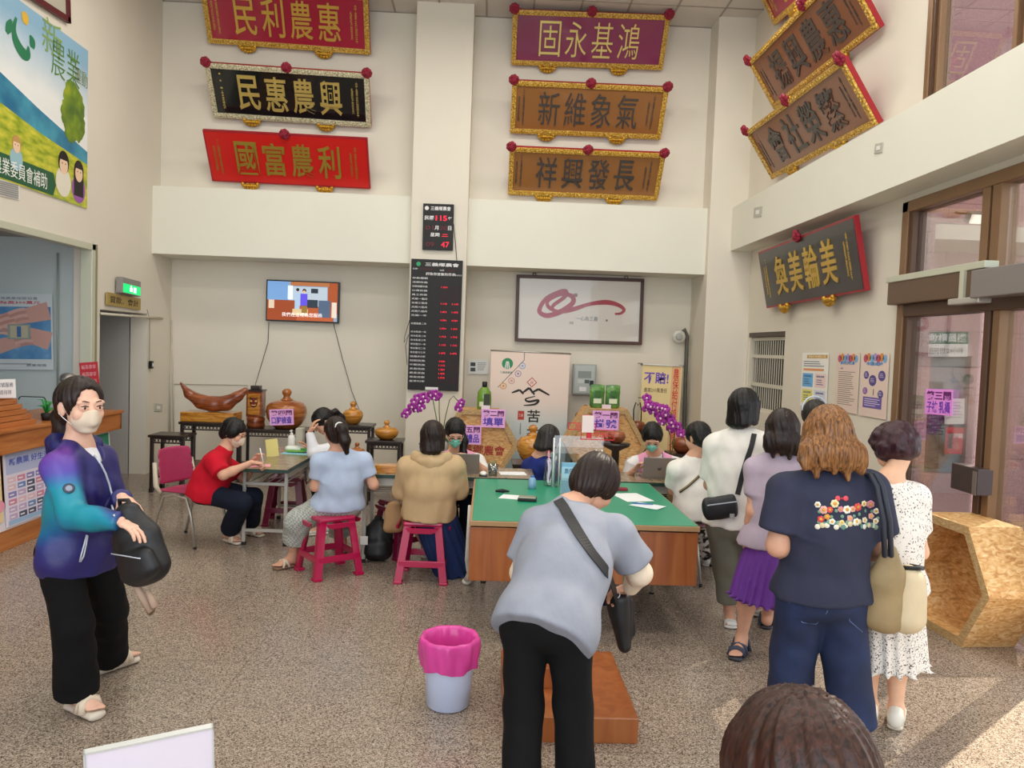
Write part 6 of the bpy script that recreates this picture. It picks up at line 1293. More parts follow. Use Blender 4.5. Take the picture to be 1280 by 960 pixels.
# ---------------------------------------------------------------- things on tables
def laptop(label, px_, py_, Y, wpx, rz=0., ang=105):
    p = pY(px_, py_, Y); t = thing('laptop', label, 'laptop', mtx((p[0], Y, TM), rz), 'open laptops'); m = mat('grey brown laptop shell', '#8f867f', .35, metal=.4); W_ = wpx*Y/F; D_ = W_*.68
    w = MB(); w.box((-W_/2, 0, 0), (W_/2, D_, .016), m, bevel=.004); b = w.build('base', t); w = MB(); w.box((-W_*.45, D_*.08, .016), (W_*.45, D_*.58, .018), m_blk2); w.build('keyboard', b)
    R_ = mtx((0, .0, .014)) @ Matrix.Rotation(math.radians(-12), 4, 'X').inverted(); w = MB(); w.box((-W_/2, -.006, 0), (W_/2, .004, D_*.95), m, R_, bevel=.003); l = w.build('screen_lid', t)
    w = MB(); w.box((-W_*.47, .004, .012), (W_*.47, .005, D_*.92), flat('#2a3a55', emit=.5), R_); w.build('display', l); w = MB(); w.lathe([(.018, 0), (.018, .001)], flat('#5f5955'), R_ @ mtx((0, -.0065, D_*.45), x=(1, 0, 0), y=(0, 0, 1), z=(0, -1, 0)), 20); w.build('emblem', l); return t
laptop('grey laptop before the masked woman at the middle table', 580, 600, 6.36, 37, .06); laptop('grey laptop before the bowed woman at the right table', 823, 601, 6.36, 41, -.03)
w = MB(); w.tube([(0, 0, 0)]*2, .001, m_blk2)
t = thing('tissue_pack', 'white and green wet tissue pack on the left table', 'tissue pack', mtx(on_tl(.06, .34), -.1)); s = SDF(.02); s.ecap((-.11, 0, .035), (.11, 0, .035), .055, .03, .055, .03, (0, 1, 0)); s.plane((0, 0, .001), (0, 0, -1), .003); v, q = s.mesh(.008, folds(5, .004)); sdf_obj('pouch', [(v, q, mat('white film', '#e6ece2', .35))], t)
w = MB(); w.box((-.11, -.062, .012), (.06, -.05, .03), flat('#7fb84a')); w.box((.03, -.060, .02), (.10, -.05, .05), flat('#4a9a3a')); w.build('print', t)
w = MB(); w.box((-.14, -.09, 0), (.13, .08, .004), flat('#8fd0e0')); o = w.build('blue_sheet'); o.matrix_basis = mtx(on_tl(.06, .28)[:2]+(TZ,), -.1); tag(o, 'pale blue sheet under the tissue pack', 'sheet')
t = thing('pump_bottle', 'white pump bottle on the left table', 'bottle', mtx(on_tl(-.07, .52))); w = MB(); w.lathe([(.034, 0), (.037, .01), (.037, .11), (.03, .135), (.014, .15)], m_white, n=20); w.build('body', t); w = MB(); w.lathe([(.015, .148), (.015, .165), (.006, .17), (.006, .19)], m_white, n=12); w.box((-.008, -.045, .185), (.008, .012, .198), m_white, bevel=.003); w.build('pump', t)
w = MB(); w.box((-.09, -.07, 0), (.10, .07, .002), flat('#f3a9b9')); o = w.build('pink_form'); o.matrix_basis = mtx(on_tl(-.06, -.53), .25); tag(o, 'pink form under the pen of the woman in red', 'paper')
w = MB(); w.box((-.055, -.003, 0), (.055, .003, .165), flat('#e6dc8a')); o = w.build('yellow_card'); o.matrix_basis = mtx(on_tl(-.10, .02)) @ Matrix.Rotation(.35, 4, 'Z') @ Matrix.Rotation(-.12, 4, 'Y'); tag(o, 'standing yellow card on the left table', 'card')
t = thing('file_box', 'pale grey upright file box on the left table', 'box', mtx(on_tl(-.09, .60))); w = MB(); w.box((.05, -.05, 0), (.12, .06, .21), mat('pale grey card', '#b7b3a4', .6), bevel=.004); w.build('body', t)
t = thing('water_bottle', 'blue capped water bottle behind the tissue pack', 'bottle', mtx(on_tl(.09, .60))); w = MB(); w.lathe([(.026, 0), (.028, .05), (.026, .10), (.012, .125)], mat('blue plastic', '#2f4f8a', .3), n=16); w.build('body', t); w = MB(); w.lathe([(.013, .124), (.013, .14)], m_white, n=12); w.build('cap', t)
w = MB(); p = pZ(479, 596, TM); w.box((-.09, -.055, 0), (.095, .06, .065), m_wood_y, bevel=.004); o = w.build('wooden_tray'); o.matrix_basis = mtx((p[0], 6.30, TM)); tag(o, 'small wooden box on the middle table by the beige coat', 'box')
def paper(label, x, y, z, w_, d_, rz, c='#eef0f0', name='paper_sheet', group=None):
    w = MB(); w.box((-w_/2, -d_/2, 0), (w_/2, d_/2, .002), flat(c, .6)); o = w.build(name); o.matrix_basis = mtx((x, y, z), rz); return tag(o, label, 'paper', group)
def dpt_(x, y, z=DZ): return pZ(x, y, z)
p = dpt_(645, 622); paper('crumpled white sheet at the left of the desk mat', p[0], p[1], DZ+.001, .22, .15, -.25)
p = dpt_(659, 626); t = thing('stamp_pad', 'dark edged metal stamp pad on the white sheet', 'stamp pad', mtx((p[0], p[1], DZ+.003), -.1)); w = MB(); w.box((-.065, -.04, 0), (.065, .04, .018), m_blk2, bevel=.004); w.build('base', t); w = MB(); w.box((-.06, -.035, .018), (.06, .035, .028), mat('steel lid', '#a9a693', .3, metal=.6), bevel=.003); w.build('lid', t)
p = dpt_(628, 616); w = MB(); w.tube([(-.05, 0, .012), (0, .01, .014), (.05, 0, .012)], [.008, .014, .006], m_blk2); o = w.build('glasses_case'); o.matrix_basis = mtx((p[0], p[1], DZ)); tag(o, 'small black glasses case on the green mat', 'case')
p = dpt_(790, 622); paper('big white form sheet on the right of the desk mat', p[0], p[1], DZ+.001, .21, .30, .25); p = dpt_(806, 633); paper('white sheet tilted under the blue pen', p[0]+.02, p[1], DZ+.0035, .15, .21, .9, '#e6eef2')
p = dpt_(803, 632); w = MB(); w.tube([(-.07, 0, .012), (.07, .02, .012)], [.005, .004], flat('#3a6fb0'), n=8); o = w.build('pen'); o.matrix_basis = mtx((p[0], p[1], DZ), -.3); tag(o, 'blue pen lying on the white sheets', 'pen')
p = dpt_(776, 613); w = MB(); w.box((-.05, -.03, 0), (.05, .03, .02), flat('#8a2030'), bevel=.003); o = w.build('ink_pad'); o.matrix_basis = mtx((p[0], p[1], DZ)); tag(o, 'red ink pad near the back of the desk mat', 'ink pad')
p = dpt_(665, 611); t = thing('water_cup', 'clear blue water bottle lying by the acrylic stand', 'bottle', mtx((p[0], p[1], DZ))); w = MB(); w.lathe([(.03, 0), (.032, .03), (.03, .07), (.014, .09)], mat('blue tinted plastic', '#7fa6c4', .15), n=16); w.build('body', t); w = MB(); w.lathe([(.015, .088), (.015, .10)], flat('#3a6fb0'), n=12); w.build('cap', t)
# acrylic stand with the red sign
m_acr = glass_mat('clear acrylic', (.95, .96, .97), .10); p = dpt_(716, 606); t = thing('acrylic_stand', 'clear acrylic screen stand with red sign on the green desk', 'stand', mtx((p[0], p[1]-.12, DZ)))
w = MB(); w.box((-.17, -.005, .0), (.21, .0, .40), m_acr); w.build('sheet', t)
for x in (-.17, -.125, .155, .20): w = MB(); w.tube([(x, .0, .0), (x, .0, .38 if x < 0 else .30)], .007, mat('white acrylic edge', '#e4e2e0', .2)); w.build('post', t)
k_ = (p[1]-.12)/F; sx = lambda x: (x-716)*k_; sz = lambda y: float(pY(716, y, p[1]-.12)[2])-DZ; m_redt = flat('#d8283a')
w = MB()
for a in ((705, 528, 740, 537), (721, 536, 764, 549)):
    for b in ((a[0], a[1], a[2], a[1]+1), (a[0], a[3]-1, a[2], a[3]), (a[0], a[1], a[0]+1, a[3]), (a[2]-1, a[1], a[2], a[3])): w.box((sx(b[0]), -.009, sz(b[3])), (sx(b[2]), -.006, sz(b[1])), m_redt)
R_ = mtx((0, -.007, 0), x=(1, 0, 0), y=(0, 0, 1), z=(0, -1, 0)); w.box((sx(728), -.009, sz(547)), (sx(735), -.006, sz(538)), m_redt); w.text('受理中', sx(748), sz(542.5), .13, .05, 0, m_redt, R_, bold=.01); w.text('服務', sx(722), sz(532.5), .10, .035, 0, m_redt, R_); w.box((sx(722), -.009, sz(536)), (sx(732), -.006, sz(518)), flat('#e0606a')); w.build('red_sign', t)
w = MB(); R2 = mtx((sx(727), -.012, sz(530)), x=(1, 0, 0), y=(0, 0, 1), z=(0, -1, 0)); w.box((-.03, -.06, 0), (.06, .07, .003), flat('#f1dad6'), R2); w.build('slip_card', t)
p2 = dpt_(708, 609); t = thing('brochure_holder', 'blue brochure holder beside the acrylic stand', 'brochure holder', mtx((p2[0]+.02, p2[1]-.28, DZ))); w = MB(); w.box((-.09, 0, 0), (.10, .03, .23), flat('#7db2d0', .3), bevel=.003); w.box((-.09, -.006, .10), (.10, 0, .20), flat('#a9d0e2', .3)); w.text('農保 申請', 0, .17, .14, .04, 0, flat('#2f5a8a'), mtx((0, -.007, 0), x=(1, 0, 0), y=(0, 0, 1), z=(0, -1, 0)), res=1); w.build('brochure', t); w = MB(); w.box((-.10, -.014, 0), (.11, -.010, .12), m_acr); w.build('pocket', t)
p3 = dpt_(683, 600); t = thing('pen_bag', 'clear plastic bag with a pink brush and pens by the acrylic stand', 'bag', mtx((p3[0]+.02, p3[1]-.25, DZ))); s = SDF(.02); s.ecap((0, 0, .02), (0, 0, .20), .07, .04, .05, .015, (1, 0, 0)); s.plane((0, 0, .001), (0, 0, -1), .003); v, q = s.mesh(.009, folds(9, .007)); sdf_obj('film', [(v, q, glass_mat('thin film', (.9, .94, .93), .18, .1))], t)
for k, c in enumerate(('#e88a9a', '#3a7a5a', '#f0e6e8', '#c8403a')): w = MB(); w.tube([(-.02+.015*k, 0, .02), (-.03+.03*k, .0, .27-.02*k)], .006, flat(c), n=8); w.build('pen', t)
# more papers and cups on the staff tables
p = dpt_(640, 588, TM); paper('white paper with a dark clip on the middle table', p[0], 6.42, TM+.001, .22, .16, .1); p = dpt_(613, 597, TM); t = thing('plastic_cup', 'clear plastic cup right of the first laptop', 'cup', mtx((p[0]+.02, 6.3, TM))); w = MB(); w.lathe([(.035, 0), (.045, .09), (.042, .09), (.032, .005)], glass_mat('cup plastic', (.82, .9, .93), .2, .05), n=20); w.build('body', t)
p = dpt_(604, 598, TM); t = thing('computer_mouse', 'black and white mouse beside the first laptop', 'mouse', mtx((p[0], 6.27, TM))); w = MB(); w.sphere((0, 0, .018), (.03, .05, .02), m_white); w.build('shell', t); w = MB(); w.box((-.035, -.055, 0), (.035, .055, .006), m_blk2); w.build('pad', t)
p = dpt_(778, 596, TM); t = thing('clear_box', 'clear box of forms left of the second laptop', 'box', mtx((1.03, 6.33, TM))); w = MB(); w.box((-.06, -.06, 0), (.06, .06, .09), glass_mat('cup plastic', (.82, .9, .93), .2, .05)); w.build('shell', t); w = MB(); w.box((-.05, -.05, .005), (.05, .05, .05), m_white); w.build('forms', t)
t = thing('tape_roll', 'white paper roll at the left end of the right table', 'roll', mtx((.99, 6.5, TM))); w = MB(); w.lathe([(.06, -.05), (.06, .05)], m_white, mtx((0, 0, .06), x=(0, 1, 0), y=(0, 0, 1), z=(1, 0, 0)), 24); w.build('roll', t)
p = pY(773, 553, 7.6); t = thing('wooden_teapot', 'round red brown wooden carving right of the centre woman', 'carving', mtx((p[0], 7.75, .0))); zz = float(pY(773, 556, 7.6)[2]); w = MB(); w.lathe([(.05, zz), (.085, zz+.03), (.10, zz+.07), (.085, zz+.11), (.03, zz+.125)], m_wood_r, n=24); w.sphere((-.09, 0, zz+.05), (.04, .03, .035), m_wood_r); w.build('body', t); w = MB(); w.lathe([(.16, 0), (.14, .03), (.04, .07), (.04, zz-.08), (.14, zz-.03), (.15, zz)], m_dwood, n=20); w.build('pedestal', t)
# ---------------------------------------------------------------- people
from mathutils.bvhtree import BVHTree
def Gd(px_, py_, z=.085): p = pZ(px_, py_, 0); return ('w', p[0], p[1], z)
def part_of(t, name): return [c for c in t.children if c.name.split('.')[0] == name][0]
def surf(t, names):
    V = []; Fc = []
    for n_ in names:
        o = part_of(t, n_); k = len(V); lo = t.location
        V += [(v.co.x+lo.x, v.co.y+lo.y, v.co.z+lo.z) for v in o.data.vertices]; Fc += [[i+k for i in p.vertices] for p in o.data.polygons]
    bv = BVHTree.FromPolygons(V, Fc)
    def hit(px_, py_, lift=.012):
        d = Vector(ray(px_, py_)).normalized(); r = bv.ray_cast(Vector((0, 0, CH)), d)
        if r[0] is None:
            return None, None
        n = r[1] if r[1].dot(d) < 0 else -r[1]
        return np.array(r[0]+n*lift), np.array(n)
    return hit
def strap(parent, t, names, pts, wd, m, lift=.006, name='strap', extra=()):
    """a flat band lying on the clothes, through pixels of the photograph"""
    h = surf(t, names); P = []; Nn = []
    for i in range(len(pts)-1):
        for k in range(6):
            u = k/6; x = pts[i][0]+(pts[i+1][0]-pts[i][0])*u; y = pts[i][1]+(pts[i+1][1]-pts[i][1])*u; p, n = h(x, y, lift)
            if p is not None: P.append(p); Nn.append(n)
    p, n = h(*pts[-1], lift)
    if p is not None: P.append(p); Nn.append(n)
    for e_ in extra: P.append(np.array(e_, float)); Nn.append(Nn[-1])
    P = np.array(P); Nn = np.array(Nn)
    for _ in range(2):
        Q = P.copy(); Q[1:-1] = (P[:-2]+2*P[1:-1]+P[2:])/4; P = Q; Q = Nn.copy(); Q[1:-1] = (Nn[:-2]+Nn[1:-1]+Nn[2:])/3; Nn = Q
    d = np.gradient(P, axis=0); v = []; f = []; off = np.array(parent.location)
    for i in range(len(P)):
        s_ = nrm(np.cross(d[i], Nn[i])); n = nrm(Nn[i])
        for a, b in ((-1, 0), (1, 0), (1, 1), (-1, 1)): v.append(P[i]+s_*wd*a+n*(.0045*b-.002)-off)
        if i:
            for k in range(4): f.append((4*i-4+k, 4*i-4+(k+1) % 4, 4*i+(k+1) % 4, 4*i+k))
    f += [(0, 3, 2, 1), tuple(4*len(P)-4+k for k in range(4))]
    w = MB(); w.add(v, f, m); return w.build(name, parent)
def bag(label, cat, name, loc): return thing(name, label, cat, mtx(loc))
H_BLK = ('black hair', '#050404', '#171211'); H_DK = ('dark brown hair', '#0d0706', '#2f1c16'); H_BR = ('light brown hair', '#3d2113', '#ad7743'); H_PUR = ('dark purple brown hair', '#190b0f', '#4b2833'); H_GR = ('greying black hair', '#0d0b0b', '#3a3634')
cloth = lambda n, c, r=.85, **k: mat(n, c, r, var=k.pop('var', .05), scale=14, bump=k.pop('bump', .42), bscale=13, spec=.25, stretch=(1, 1, .55), **k)
m_beige_mask = mat('beige face mask', '#d9c6b0', .8); m_green_mask = mat('green face mask', '#7fd0bd', .8); m_white_mask = mat('white face mask', '#e6e6e4', .8)
m_sand = mat('cream sandal', '#d9cab4', .55); m_sole = mat('cream sole', '#d6cbbb', .6); m_wsh = mat('white sneaker', '#e4e3de', .5); m_wsole = mat('white rubber sole', '#e9e8e2', .5); m_nsand = mat('navy sandal strap', '#3d4558', .6)
sandal = dict(mat=m_sand, solemat=m_sole, style='sandal', sw=.016); sneak = dict(mat=m_wsh, solemat=m_wsole, lace=mat('green shoe lace', '#9fae6a', .6))
m_blkpant = cloth('black trousers', '#0a0a0c', bump=.35); m_navypant = cloth('dark navy trousers', '#141b2c')
# --- woman in the navy, purple and teal jacket
def jacket_col(V, W):
    z = V[:, 2]; c = np.tile(np.array([38., 36, 98]), (len(V), 1)); fr = nrm(np.array([.78, -.62, 0])); sd = np.array([-.62, -.78, 0])
    ctr = (W['shR']+W['shL'])/2; q = (V-ctr)@sd; fw = (V-ctr)@fr
    zz = z-.06*np.sin(fw*9); g = np.clip((q-.045)/.05, 0, 1)
    stops = ((1.34, (58, 42, 120)), (1.22, (104, 58, 150)), (1.13, (84, 70, 165)), (1.06, (30, 140, 165)), (.98, (18, 135, 150)), (.90, (24, 110, 150)), (.82, (44, 52, 120)), (.72, (40, 36, 100)))
    xs = [s_[0] for s_ in stops][::-1]; G = np.stack([np.interp(zz, xs, [s_[1][i] for s_ in stops][::-1]) for i in range(3)], 1)
    return c*(1-g[:, None])+G*g[:, None]
m_jack = mat('shiny jacket cloth', '#2a2a60', .40, vcol=True, bump=.45, bscale=13, spec=.45)
J = dict(face=(.80, -.58, -.06), body=(-.62, -.78, 0), head=(101, 509, 3.58), neck=(98, 553, 3.62), shR=(75, 584, 3.47), shL=(125, 576, 3.73), pelvis=(97, 684, 3.62), elR=(92, 646, 3.38), wrR=(152, 652, 3.27), hintL=(-.3, .6, -.6), wrL=(153, 622, 3.52), handL=(.7, -.35, -.45), backL=(.2, -.3, .9), handR=(.8, -.4, -.2), anR=Gd(96, 889), toeR=Gd(120, 899), anL=Gd(134, 839), toeL=Gd(160, 830), khint=(.8, -.5, 0))
d = dict(straight=True, size=1.0, head=1.10, girth=.94, res=.0085, hres=.0046, hndres=.0040, hairres=.0050, hair=dict(len='tail', mat=H_DK, tail=[(0, -.10, -.03), (0, -.13, -.06), (0, -.125, -.12), (0, -.10, -.17)], tr=(.035, .05, .045, .018), fringe=.112, seed=4), mask=dict(mat=m_beige_mask, pleat=False), skin='#e2b49c', skinname='fair skin',
    top=dict(name='undershirt', mat=mat('white undershirt', '#e8e6ea', .8), sleeve=0, ease=.008, hem=0, fold=0),
    vest=dict(name='jacket', vneck=.17, mat=m_jack, color=jacket_col, sleeve=1.98, ease=.028, hem=.115, hemw=.135, hemf=.115, girth=.96, hipg=.80, cuff=.040, slr=.052, slr2=.048, fold=.0065, seed=2),
    pants=dict(mat=m_blkpant, knee=.074, thigh=.080, cuff=.088, len=.96, ease=.012, fold=.006), shoe=dict(mat=m_sand, solemat=m_sole, style='sandal', sw=.019, sole=.04), sole=.040)
tJ, WJ, _ = person('person', 'woman in a navy jacket with purple and teal sleeve standing at the left', J, d)
def front_zip(t, W, fr, wd=.0):
    pass
h = surf(tJ, ['jacket']); off = np.array(tJ.location)
def on_cloth(t, names, pts, r, m, name, lift=.004, n=6):
    hh = surf(t, names); P = [hh(*q, lift)[0] for q in pts]; P = [p-np.array(t.location) for p in P if p is not None]
    if len(P) > 1: w = MB(); w.tube([tuple(p) for p in P], r, m, n=n); return w.build(name, t)
m_zip = mat('silver zip', '#c6cbd6', .35, metal=.3)
on_cloth(tJ, ['jacket'], [(119, 572), (125, 580), (131, 592), (136, 606), (139, 618), (141, 632), (143, 645)], .005, m_zip, 'zip'); on_cloth(tJ, ['jacket'], [(112, 560), (116, 566), (119, 572)], .005, m_zip, 'zip')
on_cloth(tJ, ['jacket'], [(108, 668), (105, 680), (101, 694), (99, 702)], .004, m_zip, 'pocket_zip'); on_cloth(tJ, ['jacket'], [(109, 669), (107, 682), (104, 695), (100, 702)], .004, m_zip, 'pocket_zip')
p, n_ = h(86, 611, .003)
if p is not None: w = MB(); zc_ = nrm(n_); xx = nrm(np.cross((0, 0, 1), zc_)); w.lathe([(.022, 0), (.024, .002), (.018, .003)], mat('grey sleeve badge', '#39404f', .5), mtx(p-off, x=xx, y=np.cross(zc_, xx), z=zc_), 20); w.lathe([(.014, .003), (.012, .0035)], mat('grey badge ring', '#8b93a8', .5), mtx(p-off, x=xx, y=np.cross(zc_, xx), z=zc_), 16); w.build('sleeve_badge', tJ)
fr = nrm((.78, -.62, 0)); sd = np.array([-.62, -.78, 0]); up3 = np.array([0, 0, 1.])
s = SDF(.02); nk_ = WJ['neck']

for k in range(14):
    a0, a1 = (-1.95+3.9*(k+u)/14 for u in (0, 1)); P_ = [nk_-fr*(.072*math.cos(a)+.012)+sd*.088*math.sin(a)+up3*(.022*math.cos(a)-.012) for a in (a0, a1)]; s.cap(P_[0], P_[1], .030-.008*abs(a0)/2, k=.02)
s.ecap(nk_-fr*.10+up3*.0, nk_-fr*.125-up3*.11, .105, .045, .085, .030, sd, k=.04)
v, q = s.mesh(.007, folds(8, .004)); sdf_obj('hood', [(v-off, q, cloth('navy jacket hood', '#25265e', .45))], tJ)
# her backpack
pB = pY(172, 682, 3.30); tb = bag('black backpack held in front by the woman in the navy jacket', 'backpack', 'backpack', pB); bx3 = nrm(np.array([.85, -.3, -.1])); s = SDF(.04)
X_ = np.array([.88, -.35, 0.]); Zt = nrm(np.array([-.32, .1, .9])); Y_ = np.cross(Zt, X_); 
s.ecap(-Zt*.10, Zt*.04, .130, .075, .115, .065, X_); s.ecap(Zt*.04, Zt*.15, .112, .06, .06, .04, X_); s.ecap(-Zt*.095-Y_*.055+X_*.03, -Zt*.03-Y_*.06+X_*.03, .110, .045, .10, .035, X_, k=.012)
if Y_[1] > 0: pass
v, q = s.mesh(.008, folds(12, .008, 25, 60)); sdf_obj('body', [(v, q, mat('black nylon', '#16171a', .5, bump=.1, bscale=90))], tb)
w = MB(); w.tube([Zt*.15-X_*.04, Zt*.20-X_*.03, Zt*.205+X_*.02, Zt*.15+X_*.04], .010, m_blk2); w.build('handle', tb); w = MB(); w.tube([-Zt*.02-Y_*.098*np.sign(-Y_[1])*-1+X_*(.02+k*.028) for k in (-3, -1, 1, 3)], .003, m_zip); w.build('zip', tb)
w = MB(); w.tube([-X_*.09-Zt*.10, -X_*.07-Zt*.22, -X_*.03-Zt*.30, -X_*.0-Zt*.27, -X_*.02-Zt*.2], [.012, .016, .018, .016, .012], mat('beige webbing', '#b59a86', .7)); w.build('strap', tb)
# --- woman in red writing at the left table
m_redtee = cloth('red cotton', '#c4122a')
J = dict(face=(.88, -.12, -.42), head=(292, 541, 6.62), neck=(282, 561, 6.62), shR=(268, 578, 6.45), shL=(274, 574, 6.79), body=(-.05, -1, 0), pelvis=(258, 613, 6.62), elR=(279, 594, 6.38), wrR=(315, 578, 6.45), handR=(.85, .2, -.1), wrL=(318, 577, 6.70), hintL=(.1, .4, -1), knR=(302, 628, 6.48), knL=(316, 622, 6.76), anR=Gd(286, 677), toeR=Gd(299, 681), anL=Gd(312, 668), toeL=Gd(326, 671))
d = dict(size=1.0, girth=1.08, curlR=.9, hair=dict(len='short', mat=H_BLK, fringe=.06, seed=5), mask=dict(mat=m_beige_mask), top=dict(mat=m_redtee, sleeve=.78, ease=.028, hem=.06, hemw=.2, slr=.058, slr2=.062, seed=6, fold=.007), pants=dict(mat=m_navypant, len=.86, cuff=.075, knee=.07), shoe=sandal)
tR, WR, _ = person('person', 'woman in a red T-shirt writing at the end of the left table', J, d)
p = WR['wrR']; w = MB(); o_ = p+np.array([.09, .03, -.02]); w.tube([o_, o_+np.array([-.03, -.02, .14])], .005, m_white); tag(w.build('pen'), 'pen in the hand of the woman in red', 'pen')
# --- woman in white bending over the far end of the left table
m_wht = cloth('white cotton', '#dfe0e4'); m_wht2 = cloth('warm white cotton', '#e6e2da')
J = dict(face=(-.62, -.42, -.62), head=(404, 527, 7.32), neck=(416, 547, 7.42), body=(-.1, 1, 0), shR=(417, 556, 7.60), shL=(421, 560, 7.26), pelvis=(428, 596, 7.42), elL=(392, 566, 7.14), wrL=(387, 540, 7.18), handL=(.35, .1, .9), backL=(-.9, -.3, .1), wrR=(386, 563, 7.55), hintR=(0, .3, -1), knL=(400, 612, 7.22), knR=(400, 610, 7.6), anL=Gd(402, 668), anR=Gd(398, 661), toeL=Gd(392, 669), toeR=Gd(388, 661))
d = dict(size=1.0, hair=dict(len='tail', mat=H_BLK, seed=6, fringe=.06, tail=[(0, -.105, .02), (0, -.15, -.01), (0, -.165, -.09), (0, -.15, -.2)]), top=dict(mat=m_wht, sleeve=1.95, ease=.022, hem=.05, seed=7), pants=dict(mat=m_blkpant, len=.95), shoe=sneak)
person('person', 'woman in a white shirt with forehead on her hand behind the girl in pale blue', J, d)
# --- girl in pale blue
m_blue = cloth('pale blue ribbed cotton', '#b3c2da'); m_plaid = ramp_mat('grey checked cotton', [(.2, '#8f9490'), (.8, '#b9bcb5')], 70, .85, kind='checker')
J = dict(face=(-.45, .88, -.1), head=(419, 541, 5.97), neck=(424, 562, 5.98), body=(.93, .36, 0), shL=(399, 578, 5.90), shR=(455, 576, 6.06), pelvis=(424, 630, 6.02), elL=(394, 608, 5.93), wrL=(404, 598, 6.16), elR=(467, 606, 6.06), wrR=(456, 594, 6.27), knL=(372, 652, 5.98), knR=(424, 648, 6.42), anL=Gd(366, 708), toeL=Gd(352, 711), anR=Gd(428, 690), toeR=Gd(418, 684))
d = dict(size=1.0, girth=1.12, hipg=1.1, hair=dict(len='tail', mat=H_DK, seed=8, tail=[(.0, -.10, .05), (.01, -.145, .03), (.03, -.15, -.06), (.05, -.13, -.15)], tr=(.022, .04, .042, .02)), top=dict(mat=m_blue, sleeve=.62, ease=.016, hem=.025, seed=9, fold=.006, slr=.056, slr2=.054), pants=dict(mat=m_plaid, len=.55, cuff=.085, knee=.085, thigh=.095, fold=.008), shoe=dict(mat=m_sand, solemat=mat('brown sole', '#8a6a54', .6), style='sandal', straps=((.06, .12, .045), (.12, .06, .045), (-.02, .0, .05))))
tP, WP, _ = person('person', 'girl with a ponytail in a pale blue top on a magenta stool', J, d)
w = MB(); HAo = rot_frame((-.45, .88, -.1)); o_ = WP['head']+HAo.T@np.array([0, -.115, .05])-np.array(tP.location); w.tube([o_+HAo.T@np.array([.03*math.cos(a), .0, .03*math.sin(a)]) for a in np.linspace(0, 6.28, 13)], .006, m_white); w.build('hair_tie', tP)
# dark backpack beside the stool
pb3 = pZ(467, 702, 0); tb = bag('black backpack with a white tag on the floor beside the magenta stool', 'backpack', 'backpack', (pb3[0]+.02, pb3[1]+.05, 0)); s = SDF(.04); s.ecap((0, 0, .08), (0, .02, .22), .13, .09, .12, .08, (1, 0, 0)); s.ecap((0, .02, .22), (0, .03, .30), .12, .08, .06, .05, (1, 0, 0)); s.ecap((0, -.08, .08), (0, -.08, .15), .10, .045, .09, .035, (1, 0, 0)); s.plane((0, 0, .002), (0, 0, -1), .004); v, q = s.mesh(.010, folds(3, .006)); sdf_obj('body', [(v, q, mat('black nylon', '#16171a', .5, bump=.1, bscale=90))], tb); w = MB(); w.box((-.12, -.135, .16), (-.06, -.128, .23), m_white, bevel=.002); w.build('tag', tb); w = MB(); w.tube([(-.04, .03, .30), (-.02, .03, .36), (.02, .03, .36), (.04, .03, .30)], .01, m_blk2); w.build('handle', tb)
# --- woman in the beige coat
m_coat = cloth('beige trench cloth', '#c3a67e', .75); m_nskirt = cloth('navy skirt cloth', '#22335f')
J = dict(face=(.08, .98, -.12), head=(541, 546, 5.84), neck=(540, 567, 5.86), body=(1, -.04, 0), shL=(509, 584, 5.84), shR=(569, 583, 5.84), pelvis=(536, 634, 5.86), elL=(503, 613, 5.93), wrL=(514, 600, 6.16), elR=(574, 613, 5.93), wrR=(560, 600, 6.18), knL=(520, 650, 6.26), knR=(556, 650, 6.26), anL=Gd(532, 696), toeL=Gd(532, 686), anR=Gd(574, 696), toeR=Gd(574, 686))
d = dict(size=1.0, girth=1.12, hair=dict(len='bob', mat=H_DK, seed=11), top=dict(name='coat', mat=m_coat, sleeve=1.9, ease=.028, hem=.085, hemw=.19, hemf=.15, cuff=.045, slr=.062, slr2=.060, fold=.008, seed=13, bust=False, girth=1.05), skirt=dict(mat=m_nskirt, bottom=lambda W: np.array([W['pelvis'][0]+.19, W['pelvis'][1]+.18, .045]), r=(.17, .14, .15, .20)), shoe=sneak)
tC, WC, _ = person('person', 'woman in a beige hooded coat and navy skirt seen from behind on a magenta stool', J, d)
s = SDF(.02); o_ = WC['neck']-np.array(tC.location); s.ecap(o_+(-.13, -.055, -.02), o_+(0, -.10, -.055), .05, .03, .06, .04, (0, 0, 1)); s.ecap(o_+(.13, -.055, -.02), o_+(0, -.10, -.055), .05, .03, .06, .04, (0, 0, 1)); s.ecap(o_+(0, -.10, -.05), o_+(0, -.105, -.13), .10, .035, .05, .02, (1, 0, 0)); v, q = s.mesh(.008, folds(15, .005)); sdf_obj('hood', [(v, q, m_coat)], tC)
# paper bag between the stools
pb4 = pZ(494, 700, 0); tb = bag('crumpled brown cloth bag hanging beside the beige coat', 'bag', 'cloth_bag', (float(pY(494, 640, 6.08)[0])-.01, 6.08, 0)); s = SDF(.03); s.ecap((0, 0, .34), (0, 0, .52), .085, .05, .06, .03, (1, 0, 0)); v, q = s.mesh(.009, folds(16, .010)); sdf_obj('body', [(v, q, cloth('brown cloth', '#a5825c'))], tb); w = MB(); w.tube([(-.03, 0, .52), (-.02, .03, .62), (.02, .06, .70), (.03, .02, .6), (.04, 0, .52)], .006, cloth('brown cloth', '#a5825c')); w.build('handle', tb)
